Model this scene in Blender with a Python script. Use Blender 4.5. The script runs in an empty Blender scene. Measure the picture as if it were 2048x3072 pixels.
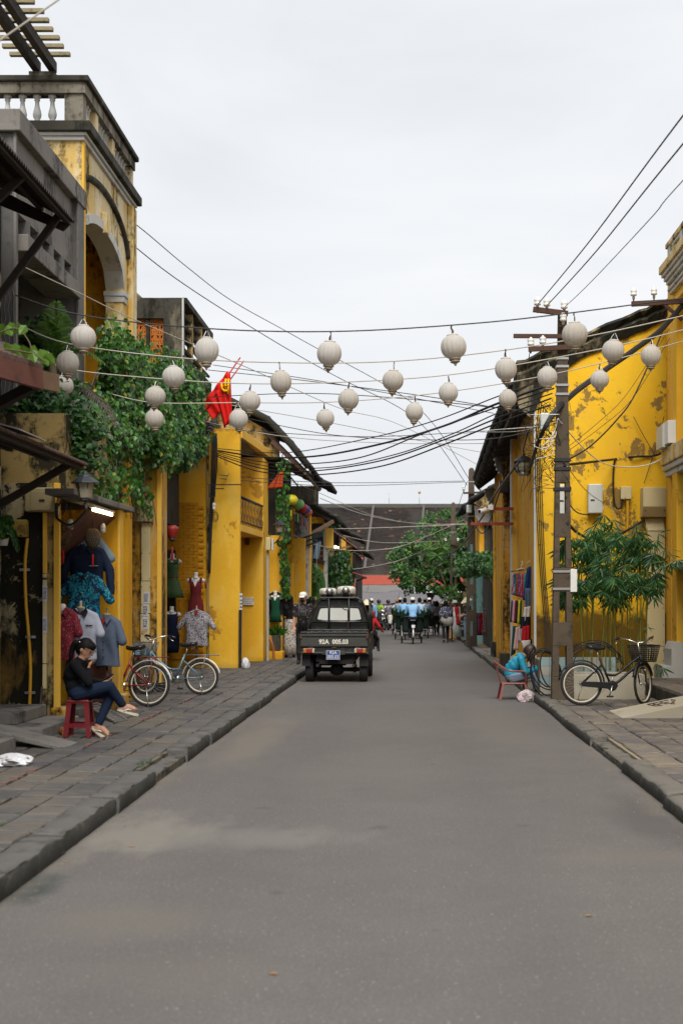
import bpy,math,random
import numpy as np
from mathutils import Vector,Matrix,Euler
random.seed(7);np.random.seed(7)
rnd=random.uniform
R=math.radians
scene=bpy.context.scene
COL=scene.collection
# ------------------------------------------------------------------ camera, sky, sun, exposure
F=4267.0;CAMH=1.63;VX=1225.0;VY=1797.0
cam_d=bpy.data.cameras.new('street_camera')
cam=bpy.data.objects.new('street_camera',cam_d);COL.objects.link(cam)
cam.location=(0,0,CAMH);cam.rotation_euler=(R(90),0,0)
cam_d.sensor_fit='VERTICAL';cam_d.sensor_height=36.0;cam_d.sensor_width=24.0
cam_d.lens=36.0*F/3072.0
cam_d.shift_x=-(VX-1024)/3072.0
cam_d.shift_y=(VY-1536)/3072.0
cam_d.clip_start=0.1;cam_d.clip_end=2000
cam_d.dof.use_dof=True;cam_d.dof.focus_distance=23.0;cam_d.dof.aperture_fstop=2.8
scene.camera=cam
SUN_EL,SUN_AZ=R(50),R(176) # azimuth clockwise from +Y: behind the camera
world=bpy.data.worlds.new('World');scene.world=world;world.use_nodes=True
wt=world.node_tree;wt.nodes.clear()
wo=wt.nodes.new('ShaderNodeOutputWorld');wb=wt.nodes.new('ShaderNodeBackground')
sk=wt.nodes.new('ShaderNodeTexSky');sk.sky_type='NISHITA';sk.sun_disc=False
sk.sun_elevation=SUN_EL;sk.sun_rotation=SUN_AZ;sk.dust_density=4.0
tc=wt.nodes.new('ShaderNodeTexCoord')
mp=wt.nodes.new('ShaderNodeMapping');mp.inputs['Scale'].default_value=(1.0,1.0,3.2)
nz=wt.nodes.new('ShaderNodeTexNoise');nz.inputs['Scale'].default_value=2.6
nz.inputs['Detail'].default_value=6;nz.inputs['Roughness'].default_value=0.5;nz.inputs['Distortion'].default_value=0.4
cr=wt.nodes.new('ShaderNodeValToRGB')
cr.color_ramp.elements[0].position=0.32;cr.color_ramp.elements[0].color=(5.35,5.52,5.78,1)
cr.color_ramp.elements[1].position=0.68;cr.color_ramp.elements[1].color=(6.55,6.62,6.74,1)
mx=wt.nodes.new('ShaderNodeMixRGB');mx.inputs['Fac'].default_value=0.96
wt.links.new(tc.outputs['Generated'],mp.inputs['Vector']);wt.links.new(mp.outputs['Vector'],nz.inputs['Vector'])
wt.links.new(nz.outputs['Fac'],cr.inputs['Fac']);wt.links.new(sk.outputs['Color'],mx.inputs['Color1'])
wt.links.new(cr.outputs['Color'],mx.inputs['Color2']);wt.links.new(mx.outputs['Color'],wb.inputs['Color'])
wb.inputs['Strength'].default_value=0.0565
wt.links.new(wb.outputs['Background'],wo.inputs['Surface'])
sun_d=bpy.data.lights.new('sun','SUN');sun_d.energy=1.5;sun_d.angle=R(35);sun_d.color=(1.0,0.965,0.91)
sun=bpy.data.objects.new('sun',sun_d);COL.objects.link(sun);sun.location=(0,0,30)
sd=Vector((math.sin(SUN_AZ)*math.cos(SUN_EL),math.cos(SUN_AZ)*math.cos(SUN_EL),math.sin(SUN_EL)))
sun.rotation_euler=sd.to_track_quat('Z','Y').to_euler()
vs=scene.view_settings
vs.view_transform='Standard';vs.look='None';vs.exposure=1.42;vs.gamma=1.0;vs.use_curve_mapping=False
scene.render.film_transparent=False
scene.cycles.max_bounces=6;scene.cycles.diffuse_bounces=2;scene.cycles.glossy_bounces=3
scene.cycles.transparent_max_bounces=8;scene.cycles.caustics_reflective=False;scene.cycles.caustics_refractive=False

# ------------------------------------------------------------------ helpers: points, meshes, things
def W(px,py,Y):return Vector(((px-VX)*Y/F,Y,CAMH-(py-VY)*Y/F))
def WX(px,Y):return(px-VX)*Y/F
def WZ(py,Y):return CAMH-(py-VY)*Y/F

def link(o,parent=None):
    COL.objects.link(o)
    if parent is not None:o.parent=parent
    return o
def root_of(o):
    while o.parent is not None:o=o.parent
    return o
def tag(o,label=None,cat=None,group=None,kind=None):
    if label:o['label']=label
    if cat:o['category']=cat
    if group:o['group']=group
    if kind:o['kind']=kind
    return o
def thing(name,label,cat,loc=(0,0,0),rz=0.0,group=None,tilt=None):
    o=bpy.data.objects.new(name,None);o.empty_display_size=0.2
    o.location=loc;o.rotation_euler=(tilt[0],tilt[1],rz)if tilt else(0,0,rz)
    link(o);return tag(o,label,cat,group)
def kids(o):return list(o.children)
def dup(o,loc=None,rz=None,label=None,parent=None):
    c=o.copy();COL.objects.link(c)
    if parent is not None:c.parent=parent
    if loc is not None:c.location=loc
    if rz is not None:c.rotation_euler=(0,0,rz)
    if label:c['label']=label
    for ch in list(o.children):dup(ch,parent=c)
    return c

class MB:
    def __init__(s):s.v=[];s.f=[];s.m=[];s.s=[]
    def add(s,vs_,fs,m=0,smooth=False):
        o=len(s.v);s.v.extend([tuple(p)for p in vs_])
        for f in fs:s.f.append(tuple(i+o for i in f));s.m.append(m);s.s.append(smooth)
        return s
    def box(s,a,b,m=0):
        x0,y0,z0=[min(a[i],b[i])for i in range(3)];x1,y1,z1=[max(a[i],b[i])for i in range(3)]
        return s.add([(x0,y0,z0),(x1,y0,z0),(x1,y1,z0),(x0,y1,z0),(x0,y0,z1),(x1,y0,z1),(x1,y1,z1),(x0,y1,z1)],
[(0,3,2,1),(4,5,6,7),(0,1,5,4),(1,2,6,5),(2,3,7,6),(3,0,4,7)],m)
    def cbox(s,c,size,m=0,rot=None):
        hx,hy,hz=[k/2 for k in size]
        ps=[Vector((x,y,z))for z in(-hz,hz)for(x,y)in((-hx,-hy),(hx,-hy),(hx,hy),(-hx,hy))]
        if rot is not None:ps=[rot@p for p in ps]
        c=Vector(c)
        return s.add([p+c for p in ps],[(0,3,2,1),(4,5,6,7),(0,1,5,4),(1,2,6,5),(2,3,7,6),(3,0,4,7)],m)
    def bar(s,a,b,w,h,m=0,up=(0,0,1)):
        a,b=Vector(a),Vector(b);d=(b-a).normalized();u=Vector(up)
        if abs(d.dot(u))>0.98:u=Vector((0,1,0))
        x=d.cross(u).normalized();y=x.cross(d).normalized()
        ps=[]
        for c in(a,b):ps+=[c-x*w/2-y*h/2,c+x*w/2-y*h/2,c+x*w/2+y*h/2,c-x*w/2+y*h/2]
        return s.add(ps,[(0,1,2,3),(7,6,5,4),(0,4,5,1),(1,5,6,2),(2,6,7,3),(3,7,4,0)],m)
    def prism(s,poly,vec,m=0):
        poly=[Vector(p)for p in poly];v=Vector(vec);n=len(poly)
        return s.add(poly+[p+v for p in poly],[tuple(range(n))[::-1],tuple(range(n,2*n))]+
[(i,(i+1)%n,n+(i+1)%n,n+i)for i in range(n)],m)
    def rings(s,rings,m=0,cap=True,smooth=True,closed=False):
        n=len(rings[0]);k=len(rings);vs_=[p for r in rings for p in r];fs=[]
        for i in range(k if closed else k-1):
            a,b=i*n,((i+1)%k)*n
            for j in range(n):fs.append((a+j,a+(j+1)%n,b+(j+1)%n,b+j))
        s.add(vs_,fs,m,smooth)
        if cap and not closed:
            o=len(s.v)-len(vs_)
            s.f.append(tuple(o+j for j in range(n))[::-1]);s.m.append(m);s.s.append(False)
            s.f.append(tuple(o+(k-1)*n+j for j in range(n)));s.m.append(m);s.s.append(False)
        return s
    def tube(s,pts,r,n=6,m=0,cap=True,closed=False,smooth=True,flat=1.0):
        P=[Vector(p)for p in pts];k=len(P)
        rs=r if isinstance(r,(list,tuple))else[r]*k
        prev=None;rg=[]
        for i in range(k):
            if closed:t=(P[(i+1)%k]-P[i-1])
            else:t=(P[min(i+1,k-1)]-P[max(i-1,0)])
            t=t.normalized()if t.length>1e-9 else Vector((0,0,1))
            if prev is None:
                u=Vector((0,0,1))if abs(t.z)<0.9 else Vector((0,1,0))
                x=t.cross(u).normalized()
            else:
                x=prev-t*prev.dot(t);x=x.normalized()if x.length>1e-6 else t.orthogonal().normalized()
            prev=x;y=t.cross(x)
            rg.append([P[i]+(x*math.cos(2*math.pi*j/n)+y*math.sin(2*math.pi*j/n)*flat)*rs[i]for j in range(n)])
        return s.rings(rg,m,cap,smooth,closed)
    def lathe(s,prof,c=(0,0,0),n=12,m=0,rot=None,smooth=True,sx=1,sy=1):
        c=Vector(c);rg=[]
        for(r,z)in prof:
            ring=[Vector((max(r,1e-4)*math.cos(2*math.pi*j/n)*sx,max(r,1e-4)*math.sin(2*math.pi*j/n)*sy,z))for j in range(n)]
            if rot is not None:ring=[rot@p for p in ring]
            rg.append([p+c for p in ring])
        return s.rings(rg,m,True,smooth)
    def ball(s,c,rad,m=0,n=12,k=8,rot=None):
        rx,ry,rz_=rad if isinstance(rad,(list,tuple))else(rad,)*3
        prof=[(math.sin(math.pi*i/k),-math.cos(math.pi*i/k))for i in range(k+1)]
        c=Vector(c);rg=[]
        for(r,z)in prof:
            ring=[Vector((max(r,1e-3)*math.cos(2*math.pi*j/n)*rx,max(r,1e-3)*math.sin(2*math.pi*j/n)*ry,z*rz_))for j in range(n)]
            if rot is not None:ring=[rot@p for p in ring]
            rg.append([p+c for p in ring])
        return s.rings(rg,m,True,True)
    def sheet(s,grid,m=0,thick=0.0,smooth=True):
        nv,nu=len(grid),len(grid[0]);P=[Vector(p)for row in grid for p in row]
        fs=[(i*nu+j,i*nu+j+1,(i+1)*nu+j+1,(i+1)*nu+j)for i in range(nv-1)for j in range(nu-1)]
        if thick:
            N_=[Vector((0,0,0))for _ in P]
            for f in fs:
                nn=(P[f[1]]-P[f[0]]).cross(P[f[3]]-P[f[0]])
                for i in f:N_[i]+=nn
            Q=[p-(q.normalized()if q.length>0 else Vector((0,0,1)))*thick for p,q in zip(P,N_)]
            n=len(P);fs2=[tuple(i+n for i in f[::-1])for f in fs]
            rim=[i for i in range(nu)]+[i*nu+nu-1 for i in range(1,nv)]+[(nv-1)*nu+j for j in range(nu-2,-1,-1)]+[i*nu for i in range(nv-2,0,-1)]
            side=[(rim[(i+1)%len(rim)],rim[i],rim[i]+n,rim[(i+1)%len(rim)]+n)for i in range(len(rim))]
            return s.add(P+Q,fs+fs2+side,m,smooth)
        return s.add(P,fs,m,smooth)
    def mesh(s,name,mats,M=None):
        me=bpy.data.meshes.new(name)
        vs_=s.v
        if M is not None:vs_=[tuple(M@Vector(p))for p in vs_]
        me.from_pydata(vs_,[],s.f)
        mats=mats if isinstance(mats,(list,tuple))else[mats]
        for m in mats:me.materials.append(m)
        me.polygons.foreach_set('material_index',s.m);me.polygons.foreach_set('use_smooth',s.s)
        me.validate();me.update();return me
    def build(s,name,mats,parent=None,w=1,bevel=0,at=None,label=None,cat=None,group=None,kind=None):
        M=None
        if parent is not None and w:M=root_of(parent).matrix_basis.inverted()
        elif at is not None and w:M=Matrix.Translation(-Vector(at))
        o=bpy.data.objects.new(name,s.mesh(name,mats,M));link(o,parent)
        if parent is None and at is not None:o.location=at
        if bevel:
            b=o.modifiers.new('Bevel','BEVEL');b.width=bevel;b.segments=2;b.limit_method='ANGLE'
        return tag(o,label,cat,group,kind)

def piece(name,me,parent,loc,rot=(0,0,0),scale=(1,1,1),w=1):
    """one small piece that shares its mesh data with others"""
    o=bpy.data.objects.new(name,me);link(o,parent)
    M=Matrix.LocRotScale(Vector(loc),rot if not isinstance(rot,tuple)else Euler(rot),Vector(scale))
    if parent is not None and w:M=root_of(parent).matrix_basis.inverted()@M
    o.matrix_basis=M;return o

def spline(pts,k=8):
    P=[Vector(p)for p in pts]
    if len(P)<3:
        return[P[0].lerp(P[-1],i/k)for i in range(k+1)]
    out=[]
    for i in range(len(P)-1):
        p0,p1,p2,p3=P[max(i-1,0)],P[i],P[i+1],P[min(i+2,len(P)-1)]
        for j in range(k):
            t=j/k
            out.append(0.5*((2*p1)+(p2-p0)*t+(2*p0-5*p1+4*p2-p3)*t*t+(3*p1-p0-3*p2+p3)*t**3))
    out.append(P[-1]);return out

def letters(text,loc,size,m,parent,rot=(R(90),0,0),align='CENTER',name='lettering',sx=1.0,depth=0.0008,shear=0.0):
    c=bpy.data.curves.new(name,'FONT');c.body=text;c.size=size;c.align_x=align;c.align_y='CENTER'
    c.extrude=depth;c.shear=shear;c.resolution_u=3
    c.materials.append(m);o=bpy.data.objects.new(name,c);link(o,parent)
    M=Matrix.LocRotScale(Vector(loc),Euler(rot),Vector((sx,1,1)))
    o.matrix_basis=(root_of(parent).matrix_basis.inverted()@M)if parent is not None else M
    return o

# ------------------------------------------------------------------ materials
def rgba(c):return(c[0],c[1],c[2],1.0)
class NTree:
    def __init__(s,name):
        s.mat=bpy.data.materials.new(name);s.mat.use_nodes=True;s.t=s.mat.node_tree;s.t.nodes.clear()
        s.out=s.t.nodes.new('ShaderNodeOutputMaterial');s.b=s.t.nodes.new('ShaderNodeBsdfPrincipled')
        s.t.links.new(s.b.outputs[0],s.out.inputs['Surface']);s._pos=None
    def set(s,sock,v):
        if hasattr(v,'is_linked')or isinstance(v,bpy.types.NodeSocket):s.t.links.new(v,sock)
        else:
            if isinstance(v,(tuple,list))and len(v)==3 and sock.type=='RGBA':v=rgba(v)
            sock.default_value=v
    def n(s,typ,ins=None,**props):
        nd=s.t.nodes.new(typ)
        for k,v in props.items():setattr(nd,k,v)
        for k,v in(ins or{}).items():s.set(nd.inputs[k],v)
        return nd
    def pos(s):
        if s._pos is None:s._pos=s.n('ShaderNodeNewGeometry').outputs['Position']
        return s._pos
    def obj(s):return s.n('ShaderNodeTexCoord').outputs['Object']
    def noise(s,scale,detail=4,rough=0.55,stretch=None,vec=None,dist=0.0):
        v=vec if vec is not None else s.pos()
        if stretch:v=s.n('ShaderNodeMapping',{'Vector':v,'Scale':stretch}).outputs[0]
        return s.n('ShaderNodeTexNoise',{'Vector':v,'Scale':scale,'Detail':detail,'Roughness':rough,'Distortion':dist}).outputs['Fac']
    def step(s,f,a,b,lo=0.0,hi=1.0):
        return s.n('ShaderNodeMapRange',{'Value':f,'From Min':a,'From Max':b,'To Min':lo,'To Max':hi}).outputs[0]
    def mix(s,f,a,b):
        nd=s.n('ShaderNodeMixRGB');s.set(nd.inputs['Fac'],f);s.set(nd.inputs['Color1'],a);s.set(nd.inputs['Color2'],b);return nd.outputs[0]
    def math(s,op,a,b=0.0):return s.n('ShaderNodeMath',{0:a,1:b},operation=op).outputs[0]
    def bump(s,h,strength=0.3,dist=0.01):
        nd=s.n('ShaderNodeBump',{'Height':h,'Strength':strength,'Distance':dist});s.set(s.b.inputs['Normal'],nd.outputs[0])

def mul(c,k):return tuple(min(1,x*k)for x in c)
def mat(name,col,rough=0.6,metal=0.0,var=0.12,scale=4.0,dirt=None,bump=0.0,bscale=60.0,local=False,rand=0.0,spec=None,emit=None,coat=0.0,sheen=0.0):
    T=NTree(name);v=T.obj()if local else T.pos()
    f=T.noise(scale,5,0.6,vec=v);c=T.mix(f,mul(col,1-var),mul(col,1+var))
    if rand:
        oi=T.n('ShaderNodeObjectInfo').outputs['Random']
        c=T.mix(T.step(oi,0,1,0,rand),c,mul(col,0.45))
    if dirt:
        dc,th,amt=dirt
        m=T.step(T.noise(scale*1.7,8,0.65,vec=v),th,th+0.12,0,amt);c=T.mix(m,c,dc)
    T.set(T.b.inputs['Base Color'],c);T.b.inputs['Roughness'].default_value=rough;T.b.inputs['Metallic'].default_value=metal
    if spec is not None:T.b.inputs['Specular IOR Level'].default_value=spec
    if coat:T.b.inputs['Coat Weight'].default_value=coat
    if sheen:T.b.inputs['Sheen Weight'].default_value=sheen
    if emit:
        T.b.inputs['Emission Color'].default_value=rgba(emit[0]);T.b.inputs['Emission Strength'].default_value=emit[1]
    if bump:T.bump(T.noise(bscale,4,0.6,vec=v),bump,0.01)
    return T.mat
def plaster(name,c1,c2,mould=(0.0,0.6),peel=None,fade=None,mcol=(0.012,0.013,0.008),streak=(1.6,1.6,0.28),low=None,rough=0.88,bump=0.35):
    T=NTree(name)
    c=T.mix(T.step(T.noise(0.8,6,0.6),0.3,0.7),c1,c2)
    c=T.mix(T.step(T.noise(7,6,0.7),0.35,0.75,0,0.35),c,mul(c1,0.72))
    if fade:
        c=T.mix(T.step(T.noise(1.7,7,0.65,stretch=(1,1,0.45),dist=0.4),fade[1]-.05,fade[1]+0.07,0,fade[2]),c,fade[0])
    h=T.noise(26,5,0.65)
    if peel:
        m=T.step(T.noise(peel[2],9,0.68,dist=0.25),peel[1]-.035,peel[1]-.013);pc=T.mix(T.noise(14,5),mul(peel[0],0.6),mul(peel[0],1.25))
        c=T.mix(m,c,pc);h=T.math('SUBTRACT',h,T.math('MULTIPLY',m,0.8))
    if mould[0]:
        a=T.noise(1.0,8,0.7,stretch=streak);b=T.noise(9,6,0.7)
        m=T.step(T.math('ADD',T.math('MULTIPLY',a,0.72),T.math('MULTIPLY',b,0.28)),mould[1]-.052,mould[1]+0.025,0,mould[0]);c=T.mix(m,c,mcol)
    if low: # splash dirt near the pavement, thinning out upward with a ragged edge
        z=T.n('ShaderNodeSeparateXYZ',{0:T.pos()}).outputs[2]
        m=T.step(T.math('ADD',z,T.math('MULTIPLY',T.noise(3.5,6,0.7),low[1])),low[2],low[2]-0.35,0,low[3]);c=T.mix(m,c,low[0])
    T.set(T.b.inputs['Base Color'],c);T.b.inputs['Roughness'].default_value=rough;T.b.inputs['Specular IOR Level'].default_value=0.25
    T.bump(h,bump,0.012);return T.mat
def leafmat(name,cols,rough=0.42,trans=0.25):
    T=NTree(name);g=T.n('ShaderNodeNewGeometry');r=g.outputs['Random Per Island']
    oi=T.n('ShaderNodeObjectInfo').outputs['Random'];r=T.math('FRACT',T.math('ADD',r,T.math('MULTIPLY',oi,0.0)))
    rp=T.n('ShaderNodeValToRGB',{'Fac':r}).outputs[0];e=rp.node.color_ramp;e.interpolation='LINEAR'
    k=len(cols)
    while len(e.elements)<k:e.elements.new(0.5)
    for i,c in enumerate(cols):e.elements[i].position=c[0];e.elements[i].color=rgba(c[1])
    T.set(T.b.inputs['Base Color'],rp);T.b.inputs['Roughness'].default_value=rough
    tr=T.n('ShaderNodeBsdfTranslucent');T.set(tr.inputs['Color'],T.mix(0.5,rp,(0.10,0.16,0.02)))
    ms=T.n('ShaderNodeMixShader',{0:trans});T.t.links.new(T.b.outputs[0],ms.inputs[1]);T.t.links.new(tr.outputs[0],ms.inputs[2])
    T.t.links.new(ms.outputs[0],T.out.inputs['Surface']);return T.mat
def print_fabric(name,base,cols,scale=30,kind='VORONOI',rough=0.85):
    T=NTree(name);v=T.obj()
    c=base
    for i,(cc,th)in enumerate(cols):
        f=T.noise(scale*(1+0.37*i),3,0.5,vec=T.n('ShaderNodeMapping',{'Vector':v,'Location':(i*3.1,i*1.7,i)}).outputs[0],dist=1.4)
        c=T.mix(T.step(f,th,th+0.03),c,cc)
    T.set(T.b.inputs['Base Color'],c);T.b.inputs['Roughness'].default_value=rough;T.b.inputs['Specular IOR Level'].default_value=0.2
    return T.mat

MT={}
YEL,YEL2=(0.72,0.34,0.012),(0.60,0.25,0.008)
MT['yellow']=plaster('yellow_limewash',(0.86,0.50,0.042),(0.80,0.425,0.026),peel=((0.52,0.27,0.035),0.63,1.0),mould=(0.7,0.655),fade=((0.84,0.54,0.11),0.57,0.6),low=((0.10,0.065,0.02),0.35,0.42,0.75))
MT['yellow_pale']=plaster('pale_yellow_weathered_plaster',(0.70,0.52,0.22),(0.66,0.42,0.10),mould=(0.92,0.562),fade=((0.74,0.66,0.46),0.50,0.85))
MT['yellow_wall']=plaster('yellow_gable_plaster',(0.86,0.53,0.026),(0.80,0.44,0.016),peel=((0.30,0.185,0.045),0.592,2.3),mould=(0.85,0.645),fade=((0.76,0.44,0.06),0.58,0.35),low=((0.075,0.036,0.006),1.5,2.35,0.88),mcol=(0.05,0.03,0.008))
MT['yellow_moss']=plaster('yellow_plaster_with_black_moss',(0.72,0.37,0.02),(0.58,0.27,0.012),mould=(0.95,0.555),peel=((0.16,0.10,0.02),0.585,1.5),streak=(2.2,2.2,0.9))
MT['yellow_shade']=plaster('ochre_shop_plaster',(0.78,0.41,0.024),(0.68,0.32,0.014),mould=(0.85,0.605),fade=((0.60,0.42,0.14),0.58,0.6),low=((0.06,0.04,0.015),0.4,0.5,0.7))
MT['yellow_column']=plaster('weathered_yellow_column_plaster',(0.60,0.33,0.05),(0.54,0.26,0.02),mould=(0.93,0.54),fade=((0.58,0.46,0.26),0.55,0.75))
MT['yellow_trim']=plaster('yellow_trim_plaster',(0.84,0.51,0.09),(0.79,0.44,0.045),mould=(0.65,0.645))
MT['moss_wall']=plaster('black_moss_plaster',(0.013,0.013,0.009),(0.022,0.019,0.012),peel=((0.40,0.33,0.19),0.60,1.5),fade=((0.36,0.21,0.05),0.60,0.7),mould=(0.9,0.60))
MT['tan_patch']=plaster('patched_tan_plaster',(0.42,0.32,0.14),(0.33,0.22,0.07),mould=(0.95,0.53),streak=(1.6,1.6,0.8))
MT['pebble']=mat('pebble_dash_concrete',(0.15,0.146,0.14),0.95,var=0.25,scale=2,dirt=((0.05,0.05,0.045),0.56,0.7),bump=0.9,bscale=110)
MT['concrete']=plaster('weathered_grey_concrete',(0.235,0.222,0.205),(0.165,0.152,0.138),mould=(0.8,0.555),mcol=(0.035,0.034,0.03))
MT['concrete_dark']=plaster('black_weathered_concrete',(0.075,0.07,0.056),(0.04,0.036,0.028),mould=(0.9,0.55),fade=((0.34,0.30,0.2),0.62,0.6))
MT['rail_stone']=plaster('mouldy_balustrade_plaster',(0.26,0.235,0.19),(0.17,0.15,0.11),mould=(0.92,0.535),fade=((0.52,0.50,0.45),0.60,0.7))
MT['white_stone']=plaster('off_white_plaster',(0.60,0.60,0.57),(0.50,0.50,0.47),mould=(0.6,0.60),mcol=(0.06,0.06,0.05))
MT['white_pier']=plaster('streaked_white_plaster',(0.50,0.49,0.46),(0.40,0.39,0.36),mould=(0.85,0.545),mcol=(0.05,0.05,0.045),streak=(3.5,3.5,0.22))
MT['turquoise']=plaster('turquoise_plaster',(0.22,0.44,0.42),(0.28,0.48,0.45),mould=(0.8,0.57))
MT['mint']=plaster('mint_plaster',(0.20,0.34,0.25),(0.16,0.28,0.20))
MT['cream']=mat('cream_sheet_metal',(0.62,0.52,0.28),0.55,var=0.06,dirt=((0.30,0.22,0.08),0.62,0.35))
MT['beige']=mat('aged_beige_plastic',(0.36,0.29,0.15),0.5,var=0.1,dirt=((0.12,0.09,0.04),0.58,0.5))
MT['greybox']=mat('pale_grey_enamel',(0.56,0.58,0.54),0.45,var=0.05,dirt=((0.25,0.22,0.15),0.64,0.5))
MT['black']=mat('black_painted_iron',(0.016,0.016,0.018),0.45,var=0.2)
MT['wire']=mat('black_cable_rubber',(0.012,0.012,0.013),0.55,var=0.2)
MT['wire_pale']=mat('pale_cable',(0.42,0.38,0.32),0.6,var=0.15)
MT['rust']=mat('rusted_iron',(0.075,0.035,0.022),0.85,var=0.35,scale=9,bump=0.4)
MT['rustboard']=mat('rust_red_board',(0.13,0.045,0.032),0.8,var=0.4,scale=3,dirt=((0.03,0.02,0.016),0.53,0.8),bump=0.4)
MT['wood_dark']=mat('dark_weathered_wood',(0.020,0.014,0.010),0.8,var=0.4,scale=8,bump=0.5,bscale=40)
MT['wood']=mat('weathered_wood',(0.17,0.10,0.055),0.8,var=0.35,scale=7,bump=0.4)
MT['wood_grey']=mat('grey_green_timber',(0.26,0.22,0.13),0.85,var=0.3,scale=7,dirt=((0.08,0.07,0.04),0.55,0.6),bump=0.4)
MT['bamboo_blind']=mat('bamboo_slats',(0.27,0.13,0.035),0.6,var=0.35,scale=12,rand=0.5)
MT['tile']=mat('mossy_black_roof_tile',(0.017,0.015,0.012),0.9,var=0.5,scale=5,dirt=((0.20,0.17,0.11),0.63,0.6),bump=0.6)
MT['tile_moss']=mat('roof_edge_with_green_moss',(0.022,0.022,0.016),0.95,var=0.5,scale=3,dirt=((0.035,0.075,0.012),0.60,0.8),bump=0.8,bscale=30)
MT['verge']=plaster('black_lichen_verge',(0.016,0.018,0.013),(0.026,0.026,0.018),fade=((0.33,0.27,0.17),0.575,0.85),mould=(0.8,0.60),bump=0.8)
MT['rubber']=mat('tyre_rubber',(0.016,0.016,0.017),0.8,var=0.2)
MT['chrome']=mat('worn_chrome',(0.62,0.62,0.60),0.28,metal=1.0,var=0.1)
MT['steel']=mat('dull_galvanised_steel',(0.40,0.40,0.39),0.45,metal=0.8,var=0.2)
MT['silver']=mat('silver_painted_fender',(0.62,0.62,0.60),0.4,metal=0.3,var=0.1)
MT['white']=mat('white_paint',(0.74,0.74,0.72),0.5,var=0.05)
MT['porcelain']=mat('glazed_porcelain',(0.72,0.71,0.67),0.2,var=0.06)
MT['glass_dark']=mat('dark_glass',(0.015,0.02,0.02),0.08,var=0.1)
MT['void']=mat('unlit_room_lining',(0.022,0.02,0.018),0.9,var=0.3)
MT['skin']=mat('skin',(0.43,0.235,0.15),0.55,var=0.06,spec=0.35)
MT['skin_tan']=mat('tanned_skin',(0.28,0.145,0.085),0.55,var=0.06,spec=0.35)
MT['hair']=mat('black_hair',(0.005,0.0045,0.0045),0.6,var=0.3,spec=0.15)
MT['hair_brown']=mat('dark_brown_hair',(0.03,0.014,0.010),0.45,var=0.3)
MT['eye']=mat('dark_eye',(0.01,0.008,0.007),0.2)
MT['lip']=mat('lip',(0.34,0.12,0.09),0.5)
def cloth(name,c,rough=0.88,var=0.2,bump=0.6):return mat(name,c,rough,var=var,scale=11,bump=bump,bscale=11,spec=0.2)
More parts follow.
